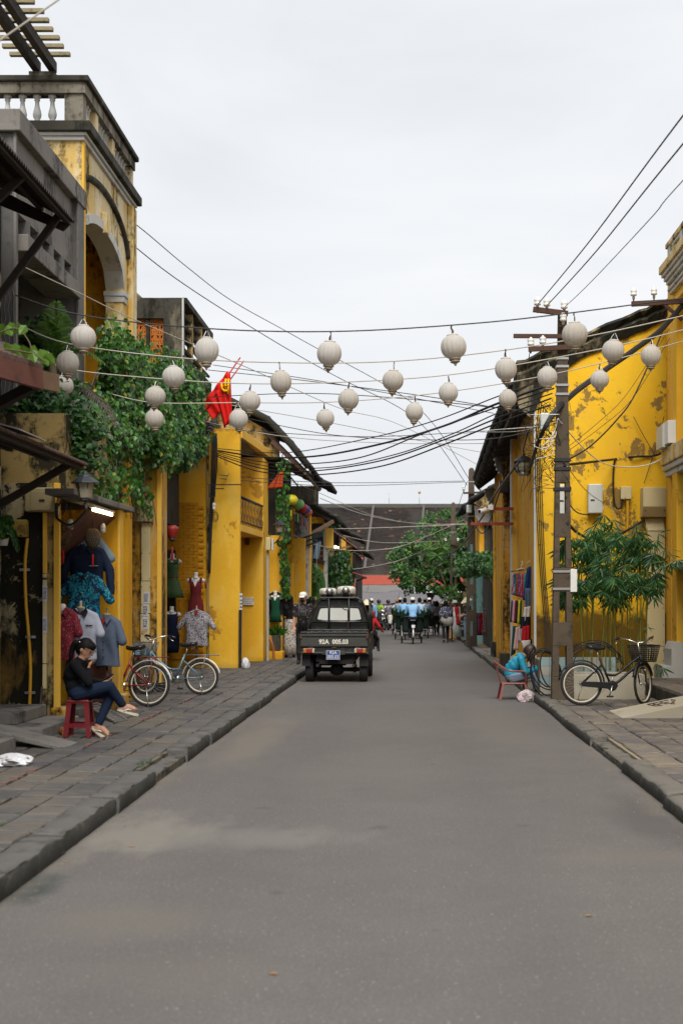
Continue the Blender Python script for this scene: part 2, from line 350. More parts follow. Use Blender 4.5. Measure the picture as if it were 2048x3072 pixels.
# ------------------------------------------------------------------ ground, road, pavements
def blot(T,cx,cy,rx,ry,amt,nscale=1.6,rag=0.9):
    v=T.n('ShaderNodeMapping',{'Vector':T.pos(),'Location':(-cx/rx,-cy/ry,0),'Scale':(1/rx,1/ry,0)}).outputs[0]
    d=T.n('ShaderNodeVectorMath',{0:v},operation='LENGTH').outputs['Value']
    d=T.math('ADD',d,T.math('MULTIPLY',T.math('SUBTRACT',T.noise(nscale,6,0.65,stretch=(1,0.35,1)),0.5),2*rag))
    return T.step(d,1.0,0.35,0,amt)
def asphalt():
    T=NTree('dusty_worn_asphalt')
    c=T.mix(T.step(T.noise(0.35,6,0.6),0.3,0.7),(0.116,0.107,0.101),(0.148,0.137,0.130))
    c=T.mix(T.step(T.noise(2.2,8,0.7),0.42,0.75,0,0.55),c,(0.163,0.150,0.140))
    lane=T.math('ABSOLUTE',T.math('SUBTRACT',T.math('ABSOLUTE',T.math('ADD',T.n('ShaderNodeSeparateXYZ',{0:T.pos()}).outputs[0],T.math('MULTIPLY',T.noise(.5,3),.5))),.85))
    c=T.mix(T.math('MULTIPLY',T.step(lane,.45,.05),.20),c,(0.092,0.086,0.083))
    vo=T.n('ShaderNodeTexVoronoi',{'Vector':T.n('ShaderNodeVectorMath',{0:T.pos(),1:T.n('ShaderNodeTexNoise',{'Vector':T.pos(),'Scale':1.8,'Detail':5}).outputs['Color']},operation='ADD').outputs[0],'Scale':.42},feature='DISTANCE_TO_EDGE').outputs['Distance']
    c=T.mix(T.math('MULTIPLY',T.step(vo,.014,.004),T.step(T.noise(.6,4),.54,.60,0,.12)),c,(0.06,0.056,0.053))
    c=T.mix(T.step(T.noise(3.1,3,.4),.70,.74,0,.5),c,(0.06,0.055,0.052))
    c=T.mix(T.step(T.noise(55,3,0.6),0.35,0.75,0,0.75),c,(0.070,0.064,0.060))
    c=T.mix(T.step(T.noise(75,2,0.5),0.66,0.72,0,0.8),c,(0.34,0.32,0.29))
    c=T.mix(T.step(T.noise(43,2,0.5),0.69,0.72,0,0.7),c,(0.40,0.38,0.35))
    c=T.mix(T.step(T.noise(61,2,0.5),0.69,0.73,0,0.8),c,(0.045,0.04,0.037))
    for b,col in((blot(T,-1.85,9.9,0.6,1.1,0.8,3.5),(0.20,0.186,0.16)),(blot(T,-0.95,9.7,0.8,0.55,0.5,3.0),(0.19,0.182,0.16)),
(blot(T,-1.4,7.2,0.6,0.5,0.5),(0.145,0.13,0.11)),(blot(T,-1.0,6.2,0.5,0.6,0.35),(0.145,0.13,0.11)),
(blot(T,-2.15,8.0,0.26,0.55,0.85,5),(0.035,0.045,0.042)),(blot(T,1.75,10.6,0.35,1.5,0.55),(0.07,0.064,0.06)),
(blot(T,1.6,9.0,0.9,0.3,0.4),(0.15,0.13,0.11)),(blot(T,1.2,19,0.6,3.5,0.3),(0.14,0.125,0.10)),
(blot(T,-1.75,16.5,0.35,3.5,0.55,2.5),(0.17,0.15,0.12)),(blot(T,-0.3,13.5,0.9,3.0,0.25),(0.14,0.13,0.115))):
        c=T.mix(b,c,col)
    x=T.n('ShaderNodeSeparateXYZ',{0:T.pos()}).outputs[0];ax=T.math('ADD',T.math('ABSOLUTE',T.math('ADD',x,0.11)),T.math('MULTIPLY',T.noise(1.3,7,0.7),0.75))
    c=T.mix(T.step(ax,2.33,2.62,0,0.75),c,(0.17,0.148,0.118))
    T.set(T.b.inputs['Base Color'],c);T.b.inputs['Roughness'].default_value=0.82;T.b.inputs['Specular IOR Level'].default_value=0.35
    T.bump(T.math('ADD',T.noise(70,4,0.7),T.math('MULTIPLY',T.noise(9,4,0.6),0.8)),0.55,0.012);return T.mat
MT['asphalt']=asphalt()
def slabmat(name,c1,c2,dustc):
    T=NTree(name);oi=T.n('ShaderNodeObjectInfo').outputs['Random'];g=T.n('ShaderNodeNewGeometry').outputs['Random Per Island']
    r=T.math('FRACT',T.math('ADD',T.math('MULTIPLY',oi,7.3),g))
    c=T.mix(r,c1,c2)
    c=T.mix(T.step(T.noise(1.1,7,0.7),0.46,0.60,0,0.85),c,dustc)
    c=T.mix(T.step(T.noise(5.0,8,0.72,stretch=(0.5,2.2,1)),0.56,0.62,0,0.75),c,mul(dustc,1.25))
    c=T.mix(T.step(T.noise(21,6,0.7,stretch=(0.4,1.8,1)),0.57,0.64,0,0.8),c,(0.03,0.032,0.03))
    T.set(T.b.inputs['Base Color'],c);T.b.inputs['Roughness'].default_value=0.75
    T.bump(T.math('ADD',T.noise(24,6,0.7,stretch=(0.5,2,1)),T.noise(6,3)),0.6,0.015);return T.mat
MT['slab']=slabmat('grey_slate_paving_left',(0.052,0.051,0.054),(0.105,0.099,0.095),(0.125,0.105,0.08))
MT['slab_r']=slabmat('grey_slate_paving_right',(0.072,0.066,0.067),(0.125,0.112,0.105),(0.20,0.165,0.12))
MT['mortar']=mat('sandy_mortar_with_moss',(0.12,0.10,0.07),0.95,var=0.35,scale=3,dirt=((0.012,0.015,0.008),0.46,0.95),bump=0.6)
MT['mortar_r']=mat('sandy_mortar',(0.24,0.195,0.13),0.95,var=0.3,scale=3,dirt=((0.05,0.045,0.03),0.56,0.7),bump=0.6)
MT['kerb']=mat('worn_concrete_kerb',(0.135,0.122,0.103),0.9,var=0.35,scale=2.2,dirt=((0.035,0.035,0.028),0.53,0.75),bump=0.9,bscale=35)
MT['kerb_l']=mat('worn_stone_kerb',(0.098,0.094,0.088),0.9,var=0.35,scale=2.2,dirt=((0.035,0.037,0.032),0.52,0.7),bump=0.9,bscale=35)
MT['kerb_face']=mat('dark_kerb_side',(0.035,0.036,0.03),.95,var=.4,scale=4,dirt=((.10,.085,.06),.55,.7),bump=.8,bscale=30)  # darker tone for the road-facing kerb sides
MT['redpaint']=mat('faded_red_paint_mark',(0.17,0.085,0.072),0.85,var=0.3,scale=10,dirt=((0.10,0.092,0.088),0.47,1.0))
MT['earth']=mat('bare_earth',(0.12,0.10,0.08),0.95,var=0.3,scale=0.2)

g=MB();g.add([(-400,-60,-0.02),(400,-60,-0.02),(400,600,-0.02),(-400,600,-0.02)],[(0,1,2,3)])
g.build('ground',MT['earth'],kind='structure')
rd=MB();rd.add([(-2.32,-4,0),(2.12,-4,0),(2.12,78,0),(-2.32,78,0)],[(0,1,2,3)])
rd.add([(-14,78,0),(14,78,0),(14,90,0),(-14,90,0)],[(0,1,2,3)])
rd.build('road',MT['asphalt'],kind='structure')

def slabmesh(w,l,seed,m):
    random.seed(seed);a,b=w/2,l/2;i=0.012
    def j(k=0.008):return rnd(-k,k)
    low=[(-a,-b,-0.05),(a,-b,-0.05),(a,b,-0.05),(-a,b,-0.05)]
    mid=[(x+j(),y+j(),-0.010+j(0.004))for x,y in((-a,-b),(0,-b),(a,-b),(a,b),(0,b),(-a,b))]
    top=[(x+j(),y+j(),j(0.003))for x,y in((-a+i,-b+i),(0,-b+i),(a-i,-b+i),(a-i,b-i),(0,b-i),(-a+i,b-i))]
    lw=[(-a,-b,-0.05),(0,-b,-0.05),(a,-b,-0.05),(a,b,-0.05),(0,b,-0.05),(-a,b,-0.05)]
    mb=MB();mb.add(lw+mid+top,[(k,(k+1)%6,6+(k+1)%6,6+k)for k in range(6)]+[(6+k,6+(k+1)%6,12+(k+1)%6,12+k)for k in range(6)]+[(12,13,16,17),(13,14,15,16)])
    return mb
def pavement(name,x0,sgn,widths,y0,y1,ysplit,m,mm,zt,outline):
    random.seed(5 if sgn<0 else 9)
    base=MB();base.prism([(x,y,zt-0.10)for x,y in outline],(0,0,0.082))
    pv=base.build(name,mm,kind='structure')
    L=[0.34,0.42,0.50];wv=widths
    variants={(l,k):slabmesh(wv-0.022,l-0.020,11*k+int(l*100),m)for l in L for k in range(2)}
    meshes={k:v.mesh('paving_slab',m)for k,v in variants.items()}
    rest=MB();n=0
    random.seed(21 if sgn<0 else 33)
    rows=22
    for r in range(rows):
        y=y0+rnd(0,0.4);xc=x0+sgn*(wv*(r+0.5))
        while y<y1:
            l=random.choice(L);yc=y+l/2;y+=l+(rnd(.01,.035)if rnd(0,1)<.3 else 0)
            # inside the paved outline only
            lim=np.interp(yc,[p[1]for p in outline_lim[sgn]],[p[0]for p in outline_lim[sgn]])
            if abs(xc)+wv*0.45>lim:continue
            key=(l,random.randint(0,1));z=zt+rnd(-0.007,0.006)
            px=VX+F*xc/yc
            seen=-60<px<2110 and yc<ysplit
            rot=(rnd(-0.018,0.018),rnd(-0.018,0.018),rnd(-0.022,0.022))
            if seen and n<296:
                piece('paving_slab',meshes[key],pv,(xc,yc,z),rot);n+=1
            elif yc<60:
                mb=variants[key];M=Matrix.LocRotScale(Vector((xc,yc,z)),Euler(rot),Vector((1,1,1)))
                rest.add([M@Vector(p)for p in mb.v],mb.f)
    rest.build('paving_slab',m,pv,kind='stuff')
    return pv
outline_lim={-1:[(4.95,-3),(4.95,15),(4.2,17.0),(4.2,22),(5.5,24),(5.5,31.2),(3.7,31.4),(3.5,37),(3.0,60)],
1:[(4.6,-3),(4.6,17.5),(4.6,25.3),(2.45,25.6),(2.6,60)]}
pavl=pavement('pavement_left',-2.43,-1,0.285,6.9,44,21.5,MT['slab'],MT['mortar'],0.12,
[(-2.40,-4),(-2.40,78),(-9,78),(-9,-4)])
pavr=pavement('pavement_right',2.22,1,0.31,9.4,44,24.6,MT['slab_r'],MT['mortar_r'],0.115,
[(2.19,-4),(9,-4),(9,78),(2.19,78)])
# red paint rubbed on a joint of the left paving
rp=MB()
random.seed(3)
for(ya,yb,w)in((9.6,10.3,.035),(10.9,12.6,.05),(14.6,16.2,.04),(17.6,19.2,.04),(20.5,23,.035)):
    y=ya
    while y<yb:
        l=rnd(.08,.3);a=w*rnd(.4,1)
        rp.box((-3.31-a,y,0.100),(-3.31+a*.7,min(y+l,yb),0.1275));y+=l+rnd(.0,.22)
rp.build('paint_mark',MT['redpaint'],pavl,kind='stuff')

def kerbmesh(L,w,h,seed,rnd_r):
    random.seed(seed);mb=MB();k=17;rg=[]
    for i in range(k):
        y=-L/2+L*i/(k-1);e=0.6 if i in(0,k-1)else 1.0;j=lambda a:rnd(-a,a)
        hh=h+j(0.008)-(0.012 if e<1 else 0)
        rg.append([(0,y,-0.06),(0+j(.006),y,hh-rnd_r*1.3),(0.010+j(.008),y,hh-rnd_r*0.55+j(.004)),(rnd_r*0.8+j(.008),y,hh-0.006),
(w*0.55,y,hh+j(.004)),(w-0.012,y,hh+j(.003)),(w,y,hh-0.02),(w,y,-0.06)])
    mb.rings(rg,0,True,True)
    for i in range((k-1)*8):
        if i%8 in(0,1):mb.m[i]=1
    return mb
def kerb(name,x,sgn,y0,y1,L,w,h,rr,m,gaps=()):
    root=MB().box((x+sgn*0.03,y0,-0.05),(x+sgn*(w-0.03),y1,h*0.5)).build(name,MT['mortar'],kind='structure')
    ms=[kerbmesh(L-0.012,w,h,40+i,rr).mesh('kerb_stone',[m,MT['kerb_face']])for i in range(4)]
    random.seed(17);y=y0
    while y<y1:
        d=next((g for g in gaps if g[0]<y+L/2<g[1]),None)
        rz=0 if sgn>0 else math.pi
        piece('kerb_stone',random.choice(ms),root,(x+rnd(-.012,.012)+(sgn*0.03 if d else 0),y+L/2,rnd(-.008,.008)-(0.05 if d else 0)),(rnd(-.008,.008),0,rz+rnd(-.012,.012)))
        y+=L
kerb('kerb_left',-2.20,-1,4.0,70,1.7,0.225,0.128,0.016,MT['kerb_l'],((12.8,14.2),))
kerb('kerb_right',2.00,1,6.5,66,2.3,0.215,0.122,0.038,MT['kerb'],((13.8,15.2),))
# grit and leaf scraps swept along the gutters
MT['grit']=leafmat0=mat('gutter_grit',(0.14,0.115,0.085),.9,var=.6,scale=30)
gt=MB();random.seed(71)
for i in range(520):
    s=i%2;y=6+34*rnd(0,1)**1.6;d=abs(random.gauss(0,.11))+.015;x=(-2.19+d)if s else(1.99-d);a=rnd(.004,.011)*(1.6 if i%23==0 else 1)
    gt.add([(x-a,y-a,0.001),(x+a,y-a*.6,0.001),(x+a*.7,y+a,0.001),(x-a,y+a*.8,0.001),(x+rnd(-.3,.3)*a,y,a*rnd(.5,1.3))],[(0,1,4),(1,2,4),(2,3,4),(3,0,4)])
gt.build('gutter_grit',MT['grit'],kind='stuff')
# litter and leaves on the ground
MT['litter']=mat('crumpled_grey_litter',(0.55,0.53,0.5),0.7);MT['dead_leaf']=mat('dry_leaf',(0.30,0.15,0.04),0.7)
random.seed(44)
spots=[(1620,1840+380),(820,2925),(1090,2750-100),(390,2545),(725,2560)]
lm=MB();lm.sheet([[(-.018,-.008,0.003),(0,-.012,.007),(.02,-.004,.003)],[(-.018,.008,.004),(0,.010,.008),(.02,.006,.002)]],0,0.0)
lme=lm.mesh('fallen_leaf',MT['dead_leaf'])
for i,(px,py,lab)in enumerate(((820,2925,'curled orange leaf lying on the asphalt closest to the camera'),
(1765,2750,'small tan leaf on the right half of the open road'),(397,2541,'dark twig scrap beside the pale dust near the left kerb'))):
    Y=F*CAMH/(py-VY);o=piece('fallen_leaf',lme,None,(WX(px,Y),Y,0.003),(0,0,rnd(-.6,.6)));tag(o,lab,'leaf')
# ------------------------------------------------------------------ left side: concrete house (nearest in view)
A=thing('concrete_house','grey concrete house with open balcony frame above a moss black ground floor wall','house',(-4.9,17.4,0.1))
mb=MB();mb.box((-7.5,17.4,0.1),(-4.42,17.7,3.05));mb.build('ground_wall',MT['moss_wall'],A)
MB().box((-7.5,17.42,3.05),(-4.33,17.75,3.55)).build('upper_wall',MT['tan_patch'],A)
MB().box((-4.42,17.41,0.1),(-4.335,17.7,3.05)).build('corner_pier',MT['tan_patch'],A)
MB().box((-4.335,17.385,0.1),(-4.262,17.46,3.05)).build('corner_strip',MT['yellow_trim'],A,bevel=.008)
MB().box((-4.36,17.30,0.1),(-4.16,17.62,0.31)).build('plinth',MT['yellow_column'],A,bevel=.03)
MB().box((-6.2,17.38,4.0),(-4.80,17.52,7.33)).build('column',MT['pebble'],A,bevel=.012)
MB().box((-4.815,17.36,4.0),(-4.785,17.40,7.33)).build('corner_bead',MT['concrete'],A)
# far column, front face towards the street's near end
MB().box((-5.05,20.45,3.4),(-4.74,20.82,7.33)).build('column',MT['pebble'],A,bevel=.012)
MB().box((-4.765,20.43,3.4),(-4.735,20.455,7.33)).build('corner_bead',MT['concrete'],A)
MB().box((-6.3,17.30,7.33),(-4.72,20.86,7.60)).build('parapet',MT['concrete'],A,bevel=.015)
MB().box((-5.0,17.53,6.40),(-4.82,20.45,7.33)).build('panel_wall',MT['concrete'],A)
MB().box((-5.15,17.53,5.92),(-4.68,20.35,6.13)).build('sun_beam',MT['concrete'],A,bevel=.012)
for y in(17.95,18.55,19.15,19.75,20.35):
    MB().box((-5.08,y,6.13),(-4.80,y+0.12,6.40)).build('post',MT['pebble'],A)
MB().box((-6.9,17.8,3.3),(-6.75,20.9,7.3)).build('back_wall',MT['concrete'],A)
MB().box((-6.75,17.9,6.3),(-5.0,20.4,6.38)).build('ceiling_slab',MT['concrete_dark'],A)
MB().box((-6.9,20.25,3.3),(-5.06,20.4,7.3)).build('end_wall',MT['concrete'],A)
f=MB().box((-6.74,18.3,4.2),(-6.70,19.9,6.1)).build('window',MT['glass_dark'],A)
fr=MB()
for y in(18.28,18.8,19.35,19.88):fr.box((-6.72,y,4.2),(-6.66,y+.05,6.1))
for z in(4.18,5.5,6.08):fr.box((-6.715,18.28,z),(-6.665,19.93,z+.05))
fr.build('frame',MT['wood_dark'],f)
# wire mesh hanging on the column
wm=MB()
for i in range(26):
    z=4.02+i*0.0;x=-4.83-i*0.052
    wm.tube([(x-rnd(-.01,.01),17.355,4.0+k*.13)if k%2 else(x+.026,17.35,4.0+k*.13)for k in range(12)],0.003,3)
wm.build('wire_mesh',MT['steel'],A,kind='stuff')

# ------------------------------------------------------------------ yellow tower with arch and balustrade
B=thing('tower_house','tall yellow tower house with arched loggia and balustraded roof terrace','house',(-6.5,22.7,0.1))
X0,X1,Y0,Y1=-9.0,-4.8,20.9,24.65
# solid lower storey behind the plants
MB().box((X0,Y0,0.1),(X0+.3,Y1,8.4)).box((X0+.3,Y0,0.1),(-5.25,21.15,8.4)).build('side_wall',MT['yellow_pale'],B)
MB().box((-5.25,Y0,3.0),(X1,21.15,8.4)).build('corner_pier',MT['yellow_pale'],B)
MB().box((X0+.3,24.35,0.1),(-5.1,Y1,8.4)).build('far_wall',MT['yellow_shade'],B)
# street facade with the arched opening
ar=MB();t=0.28;cy,hw,zs,zc=22.35,1.55,6.85,7.42;n=18
def archz(y,hw_=hw,zs_=zs,zc_=zc):return zs_+(zc_-zs_)*math.sqrt(max(0,1-((y-cy)/hw_)**2))
ya,yb=21.15,24.65
ys=[cy-hw+2*hw*i/n for i in range(n+1)];ys=[y for y in ys if y>ya];ys=[ya]+ys
for i in range(len(ys)-1):
    a,b=ys[i],ys[i+1];za,zb=archz(a),archz(b)
    ar.prism([(X1-t,a,za),(X1-t,b,zb),(X1-t,b,8.4),(X1-t,a,8.4)],(t,0,0))
ar.box((X1-t,cy+hw,3.0),(X1,yb,8.4));ar.box((X1-t,ya,3.0),(X1,cy+hw,4.6))
ar.build('arch_wall',MT['yellow_pale'],B)
MB().box((X1-.30,cy+hw-.02,6.62),(X1+.03,cy+hw+.26,6.72)).box((X1-.31,cy+hw-.04,6.72),(X1+.05,cy+hw+.28,6.80)).build('impost',MT['white_stone'],B)
av=MB()
for k in range(len(ys)-1):
    a,b=ys[k],ys[k+1];za,zb=archz(a),archz(b)
    za2,zb2=archz(a,hw+.15,zs,zc+.13),archz(b,hw+.15,zs,zc+.13)
    av.prism([(X1-t+.0,a,za-.014),(X1-t,b,zb-.014),(X1-t,b,zb2),(X1-t,a,za2)],(t+.035,0,0))
av.build('archivolt',MT['white_stone'],B)
MB().prism([(X1+.002,cy-.09,7.36),(X1+.002,cy+.09,7.36),(X1+.002,cy+.13,7.68),(X1+.002,cy-.13,7.68)],(.085,0,0)).build('keystone',MT['yellow_pale'],B,bevel=.015)
hood=[(X1+.015,cy+(hw+.33)*math.cos(a),7.42+.62*math.sin(a))for a in[math.pi*i/24 for i in range(25)]]
hood=[(p[0],max(p[1],21.0),p[2])for p in hood if p[1]>20.98]
MB().tube(hood,0.055,8).build('hood_mould',MT['concrete_dark'],B)
MB().box((X1+.001,24.30,3.0),(X1+.10,24.64,8.36)).build('pilaster',MT['yellow_pale'],B,bevel=.012)
MB().box((X1+.001,20.905,3.0),(X1+.035,21.02,8.36)).build('corner_bead',MT['yellow_trim'],B)
MB().box((X0+.3,21.2,4.5),(X1-t,24.3,4.62)).build('loggia_floor',MT['concrete_dark'],B)
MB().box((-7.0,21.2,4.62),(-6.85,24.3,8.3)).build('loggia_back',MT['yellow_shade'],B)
MB().box((X0+.3,21.2,8.28),(X1-t,24.3,8.38)).build('ceiling_slab',MT['concrete_dark'],B)
co=MB();
for(z0,z1,p)in((8.36,8.42,.05),(8.42,8.47,.09)):co.box((X0,Y0-p,z0),(X1+p,Y1+p,z1))
co.build('cornice',MT['white_stone'],B,bevel=.012)
MB().box((X0,Y0-.15,8.47),(X1+.16,Y1+.16,8.62)).build('cornice_cap',MT['concrete_dark'],B,bevel=.015)
# balustrade: posts, rails, balusters
MB().box((X0,Y0-.03,9.06),(X1+.06,Y0+.22,9.22)).box((X1-.2,Y0+.22,9.06),(X1+.06,Y1+.06,9.22)).build('top_rail',MT['rail_stone'],B)
MB().box((X0,Y0-.08,9.22),(X1+.12,Y0+.26,9.31)).box((X1-.25,Y0+.26,9.22),(X1+.12,Y1+.1,9.31)).build('rail_cap',MT['concrete_dark'],B,bevel=.02)
MB().box((X1-.25,Y0+.005,8.62),(X1+.02,Y0+.22,9.06)).build('post',MT['rail_stone'],B)
MB().box((-6.42,Y1-.25,8.62),(-6.23,Y1-.05,9.22)).build('post',MT['rail_stone'],B)
for(a,b)in((21.72,21.90),(22.95,23.13),(24.45,24.68)):
    MB().box((X1-.19,a,8.62),(X1+.03,b,9.06)).build('post',MT['yellow_pale'],B)
balm=MB().lathe([(.062,0),(.062,.04),(.035,.05),(.03,.07),(.058,.12),(.066,.16),(.055,.21),(.036,.28),(.030,.35),(.045,.37),(.034,.39),(.062,.41),(.062,.44)],n=10).mesh('baluster',MT['white_stone'])
for x in(-5.25,-5.475,-5.69,-5.91,-6.13):piece('baluster',balm,B,(x,Y0+.1,8.62))
for y in(21.27,21.43,21.58,22.03,22.2,22.37,22.54,22.72,22.85,23.25,23.45,23.65,23.85,24.05,24.25):piece('baluster',balm,B,(X1-.07,y,8.62))
# timber pergola over the neighbour's roof
PG=thing('roof_pergola','slanting timber pergola of cross slats on two dark beams on the tower roof','pergola',(-5.4,20.9,9.3))
MB().bar((-5.235,21.0,9.47),(-5.235,16.3,9.47),.10,.15).build('beam',MT['wood_dark'],PG)
MB().bar((-5.47,21.0,9.47),(-5.47,16.3,9.47),.10,.15).build('beam',MT['wood_dark'],PG)
MB().box((-5.58,20.92,9.31),(-5.2,21.06,9.395)).build('foot',MT['rail_stone'],PG)
for x in(-5.235,-5.47):MB().box((x-.05,16.35,7.6),(x+.05,16.45,9.395)).build('post',MT['wood_dark'],PG)
for i in range(15):
    y=20.75-i*0.305;j=rnd(-.03,.03)
    MB().box((-5.82+j,y-.04,9.546),(-4.94+j,y+.04,9.606)).build('slat',MT['wood_grey'],PG,bevel=.008)

# ------------------------------------------------------------------ shop under the tower
S=thing('clothes_shop','open clothes shop under the concrete canopy with yellow side wall','shop',(-4.6,19,0.1))
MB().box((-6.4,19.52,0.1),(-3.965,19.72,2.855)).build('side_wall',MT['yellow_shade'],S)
MB().box((-4.08,19.46,0.1),(-3.88,19.78,0.33)).build('plinth',MT['yellow_column'],S,bevel=.03)
MB().box((-3.985,19.505,0.33),(-3.95,19.735,2.855)).build('corner_bead',MT['yellow_trim'],S)
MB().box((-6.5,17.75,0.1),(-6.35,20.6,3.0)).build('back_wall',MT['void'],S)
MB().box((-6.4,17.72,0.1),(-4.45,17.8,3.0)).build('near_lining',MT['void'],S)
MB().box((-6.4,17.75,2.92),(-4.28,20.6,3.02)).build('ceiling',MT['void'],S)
MB().box((-6.4,17.75,0.1),(-4.28,19.5,0.20)).build('floor_slab',MT['concrete'],S)
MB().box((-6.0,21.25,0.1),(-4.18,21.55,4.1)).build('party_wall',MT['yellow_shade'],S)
MB().box((-6.0,17.76,3.0),(-4.30,23.2,3.95)).build('parapet_wall',MT['tan_patch'],S)
MB().box((-4.62,19.4,.2),(-4.44,19.515,1.5)).build('mint_panel',MT['mint'],S)
cn=MB().prism([(-4.28,16.75,2.86),(-3.93,16.75,2.86),(-3.90,20.25,2.86),(-4.28,20.25,2.86)],(0,0,.075));cn.build('canopy',MT['concrete'],S,bevel=.01)
C0=thing('street_column','weathered yellow column with black mould holding cream cable trunking','column',(-4.3,23.2,0.1))
MB().box((-4.62,23.0,0.1),(-4.00,23.6,4.5)).build('shaft',MT['yellow_column'],C0,bevel=.012)
MB().box((-4.06,22.975,0.1),(-3.99,23.05,4.5)).build('corner_bead',MT['yellow_trim'],C0)
MB().box((-4.66,22.96,0.1),(-3.96,23.64,0.28)).build('plinth',MT['concrete_dark'],C0,bevel=.02)
bl=thing('bamboo_blind','brown bamboo roll blind hanging beside the weathered column','blind',(-4.55,22.8,.6))
slm=MB().box((-.15,-.006,-.011),(.15,.006,.011)).mesh('slat',MT['bamboo_blind'])
for i in range(76):piece('slat',slm,bl,(-4.60+rnd(-.004,.004),22.82,.55+i*.0225))
for x in(-4.68,-4.52):MB().tube([(x,22.805,.5),(x,22.80,2.28)],.004,4).build('cord',MT['wood'],bl)
MB().tube([(-4.77,22.82,2.29),(-4.43,22.82,2.29)],.02,6).build('roller',MT['wood'],bl)

# ------------------------------------------------------------------ dark balcony house with orange screen
D=thing('screen_house','black weathered concrete house with orange clay screen and slanted louvre balcony','house',(-5.6,29,0.1))
xr,yn,yf=-4.29,27.1,31.0
MB().box((-9,24.9,0.1),(-5.9,31.0,7.0)).build('back_block',MT['concrete_dark'],D)
ft=MB();ft.box((-5.9,yn,6.98),(xr,yn+.22,7.36));ft.box((-4.66,yn,4.3),(xr,yn+.22,6.98));ft.box((-5.9,yn,4.3),(-5.32,yn+.22,6.98))
ft.box((-5.0,yn+.03,4.9),(-4.93,yn+.15,6.98));ft.build('front_frame',MT['concrete_dark'],D)
MB().prism([(-7.4,yn+.06,7.36),(-5.05,yn+.06,7.36),(-5.9,yn+.06,8.15),(-7.4,yn+.06,9.3)],(0,.2,0)).build('sloping_parapet',MT['concrete_dark'],D)
MB().box((-5.9,yn+.22,7.30),(xr+.04,yf,7.42)).build('roof_slab',MT['concrete_dark'],D,bevel=.01)
MB().box((-5.9,yn+.22,4.5),(-4.7,yf,4.62)).build('floor_slab',MT['concrete_dark'],D)
MB().box((xr-.02,yn-.012,4.3),(xr+.012,yn+.03,7.36)).build('corner_bead',MT['white_stone'],D)
for y in(28.35,29.6):MB().box((xr-.12,y,6.35),(xr-.01,y+.1,7.30)).build('post',MT['yellow_pale'],D)
for z in(6.45,6.68,6.91,7.12):
    for(a,b)in((yn+.24,28.34),(28.46,29.59),(29.71,yf-.1)):
        MB().bar((xr-.10,a,z+.03),(xr-.10,b,z+.03),.16,.05,up=(.45,0,1)).build('louvre',MT['concrete_dark'],D)
MB().box((xr-.28,yn+.24,6.10),(xr,yf,6.32)).build('louvre_sill',MT['concrete_dark'],D)
MB().box((-5.4,29.2,6.0),(xr-.29,yf,6.09)).build('soffit',MT['tan_patch'],D)
MB().box((-4.85,29.55,4.75),(-4.31,30.0,5.99)).build('far_column',MT['yellow'],D,bevel=.01)
# clay screen blocks
u=0.178;sb=MB()
def sbar(x0,z0,x1,z1,w=.020):sb.bar((x0*u,0,z0*u),(x1*u,0,z1*u),.05,w,up=(0,1,0))if False else sb.prism([(x0*u-w*u*3*(z1-z0)/max(1e-6,math.hypot(x1-x0,z1-z0)),0,z0*u+w*u*3*(x1-x0)/math.hypot(x1-x0,z1-z0)),(x0*u+w*u*3*(z1-z0)/math.hypot(x1-x0,z1-z0),0,z0*u-w*u*3*(x1-x0)/math.hypot(x1-x0,z1-z0)),(x1*u+w*u*3*(z1-z0)/math.hypot(x1-x0,z1-z0),0,z1*u-w*u*3*(x1-x0)/math.hypot(x1-x0,z1-z0)),(x1*u-w*u*3*(z1-z0)/math.hypot(x1-x0,z1-z0),0,z1*u+w*u*3*(x1-x0)/math.hypot(x1-x0,z1-z0))],(0,.05,0))
for q in((0,.03,1,.03),(0,.97,1,.97),(.03,.06,.03,.94),(.97,.06,.97,.94),(.06,.5,.94,.5),(.5,.06,.5,.94),(.28,.94,.2,.68),(.72,.94,.8,.68),(.2,.68,.8,.68),(.28,.30,.72,.30),(.28,.06,.34,.30),(.72,.06,.66,.30)):sbar(*q)
MT['terracotta']=mat('orange_fired_clay',(0.62,0.20,0.03),0.8,var=0.15,scale=6,dirt=((0.2,0.07,0.02),0.6,0.5))
scm=sb.mesh('screen_block',MT['terracotta'])
sc_=MB().box((-5.32,yn+.10,4.9),(-5.30,yn+.14,6.98)).box((-5.32,yn+.10,6.95),(-4.66,yn+.14,6.98)).build('clay_screen',MT['terracotta'],D)
for r in range(11):
    for x in(-5.30,-5.12,-4.90,-4.90+u):piece('screen_block',scm,sc_,(x-.03,yn+.10,6.95-u*(r+1)))
MB().box((-5.88,yn+.6,4.42),(-4.75,yn+.7,7.28)).build('inner_wall',MT['void'],D)

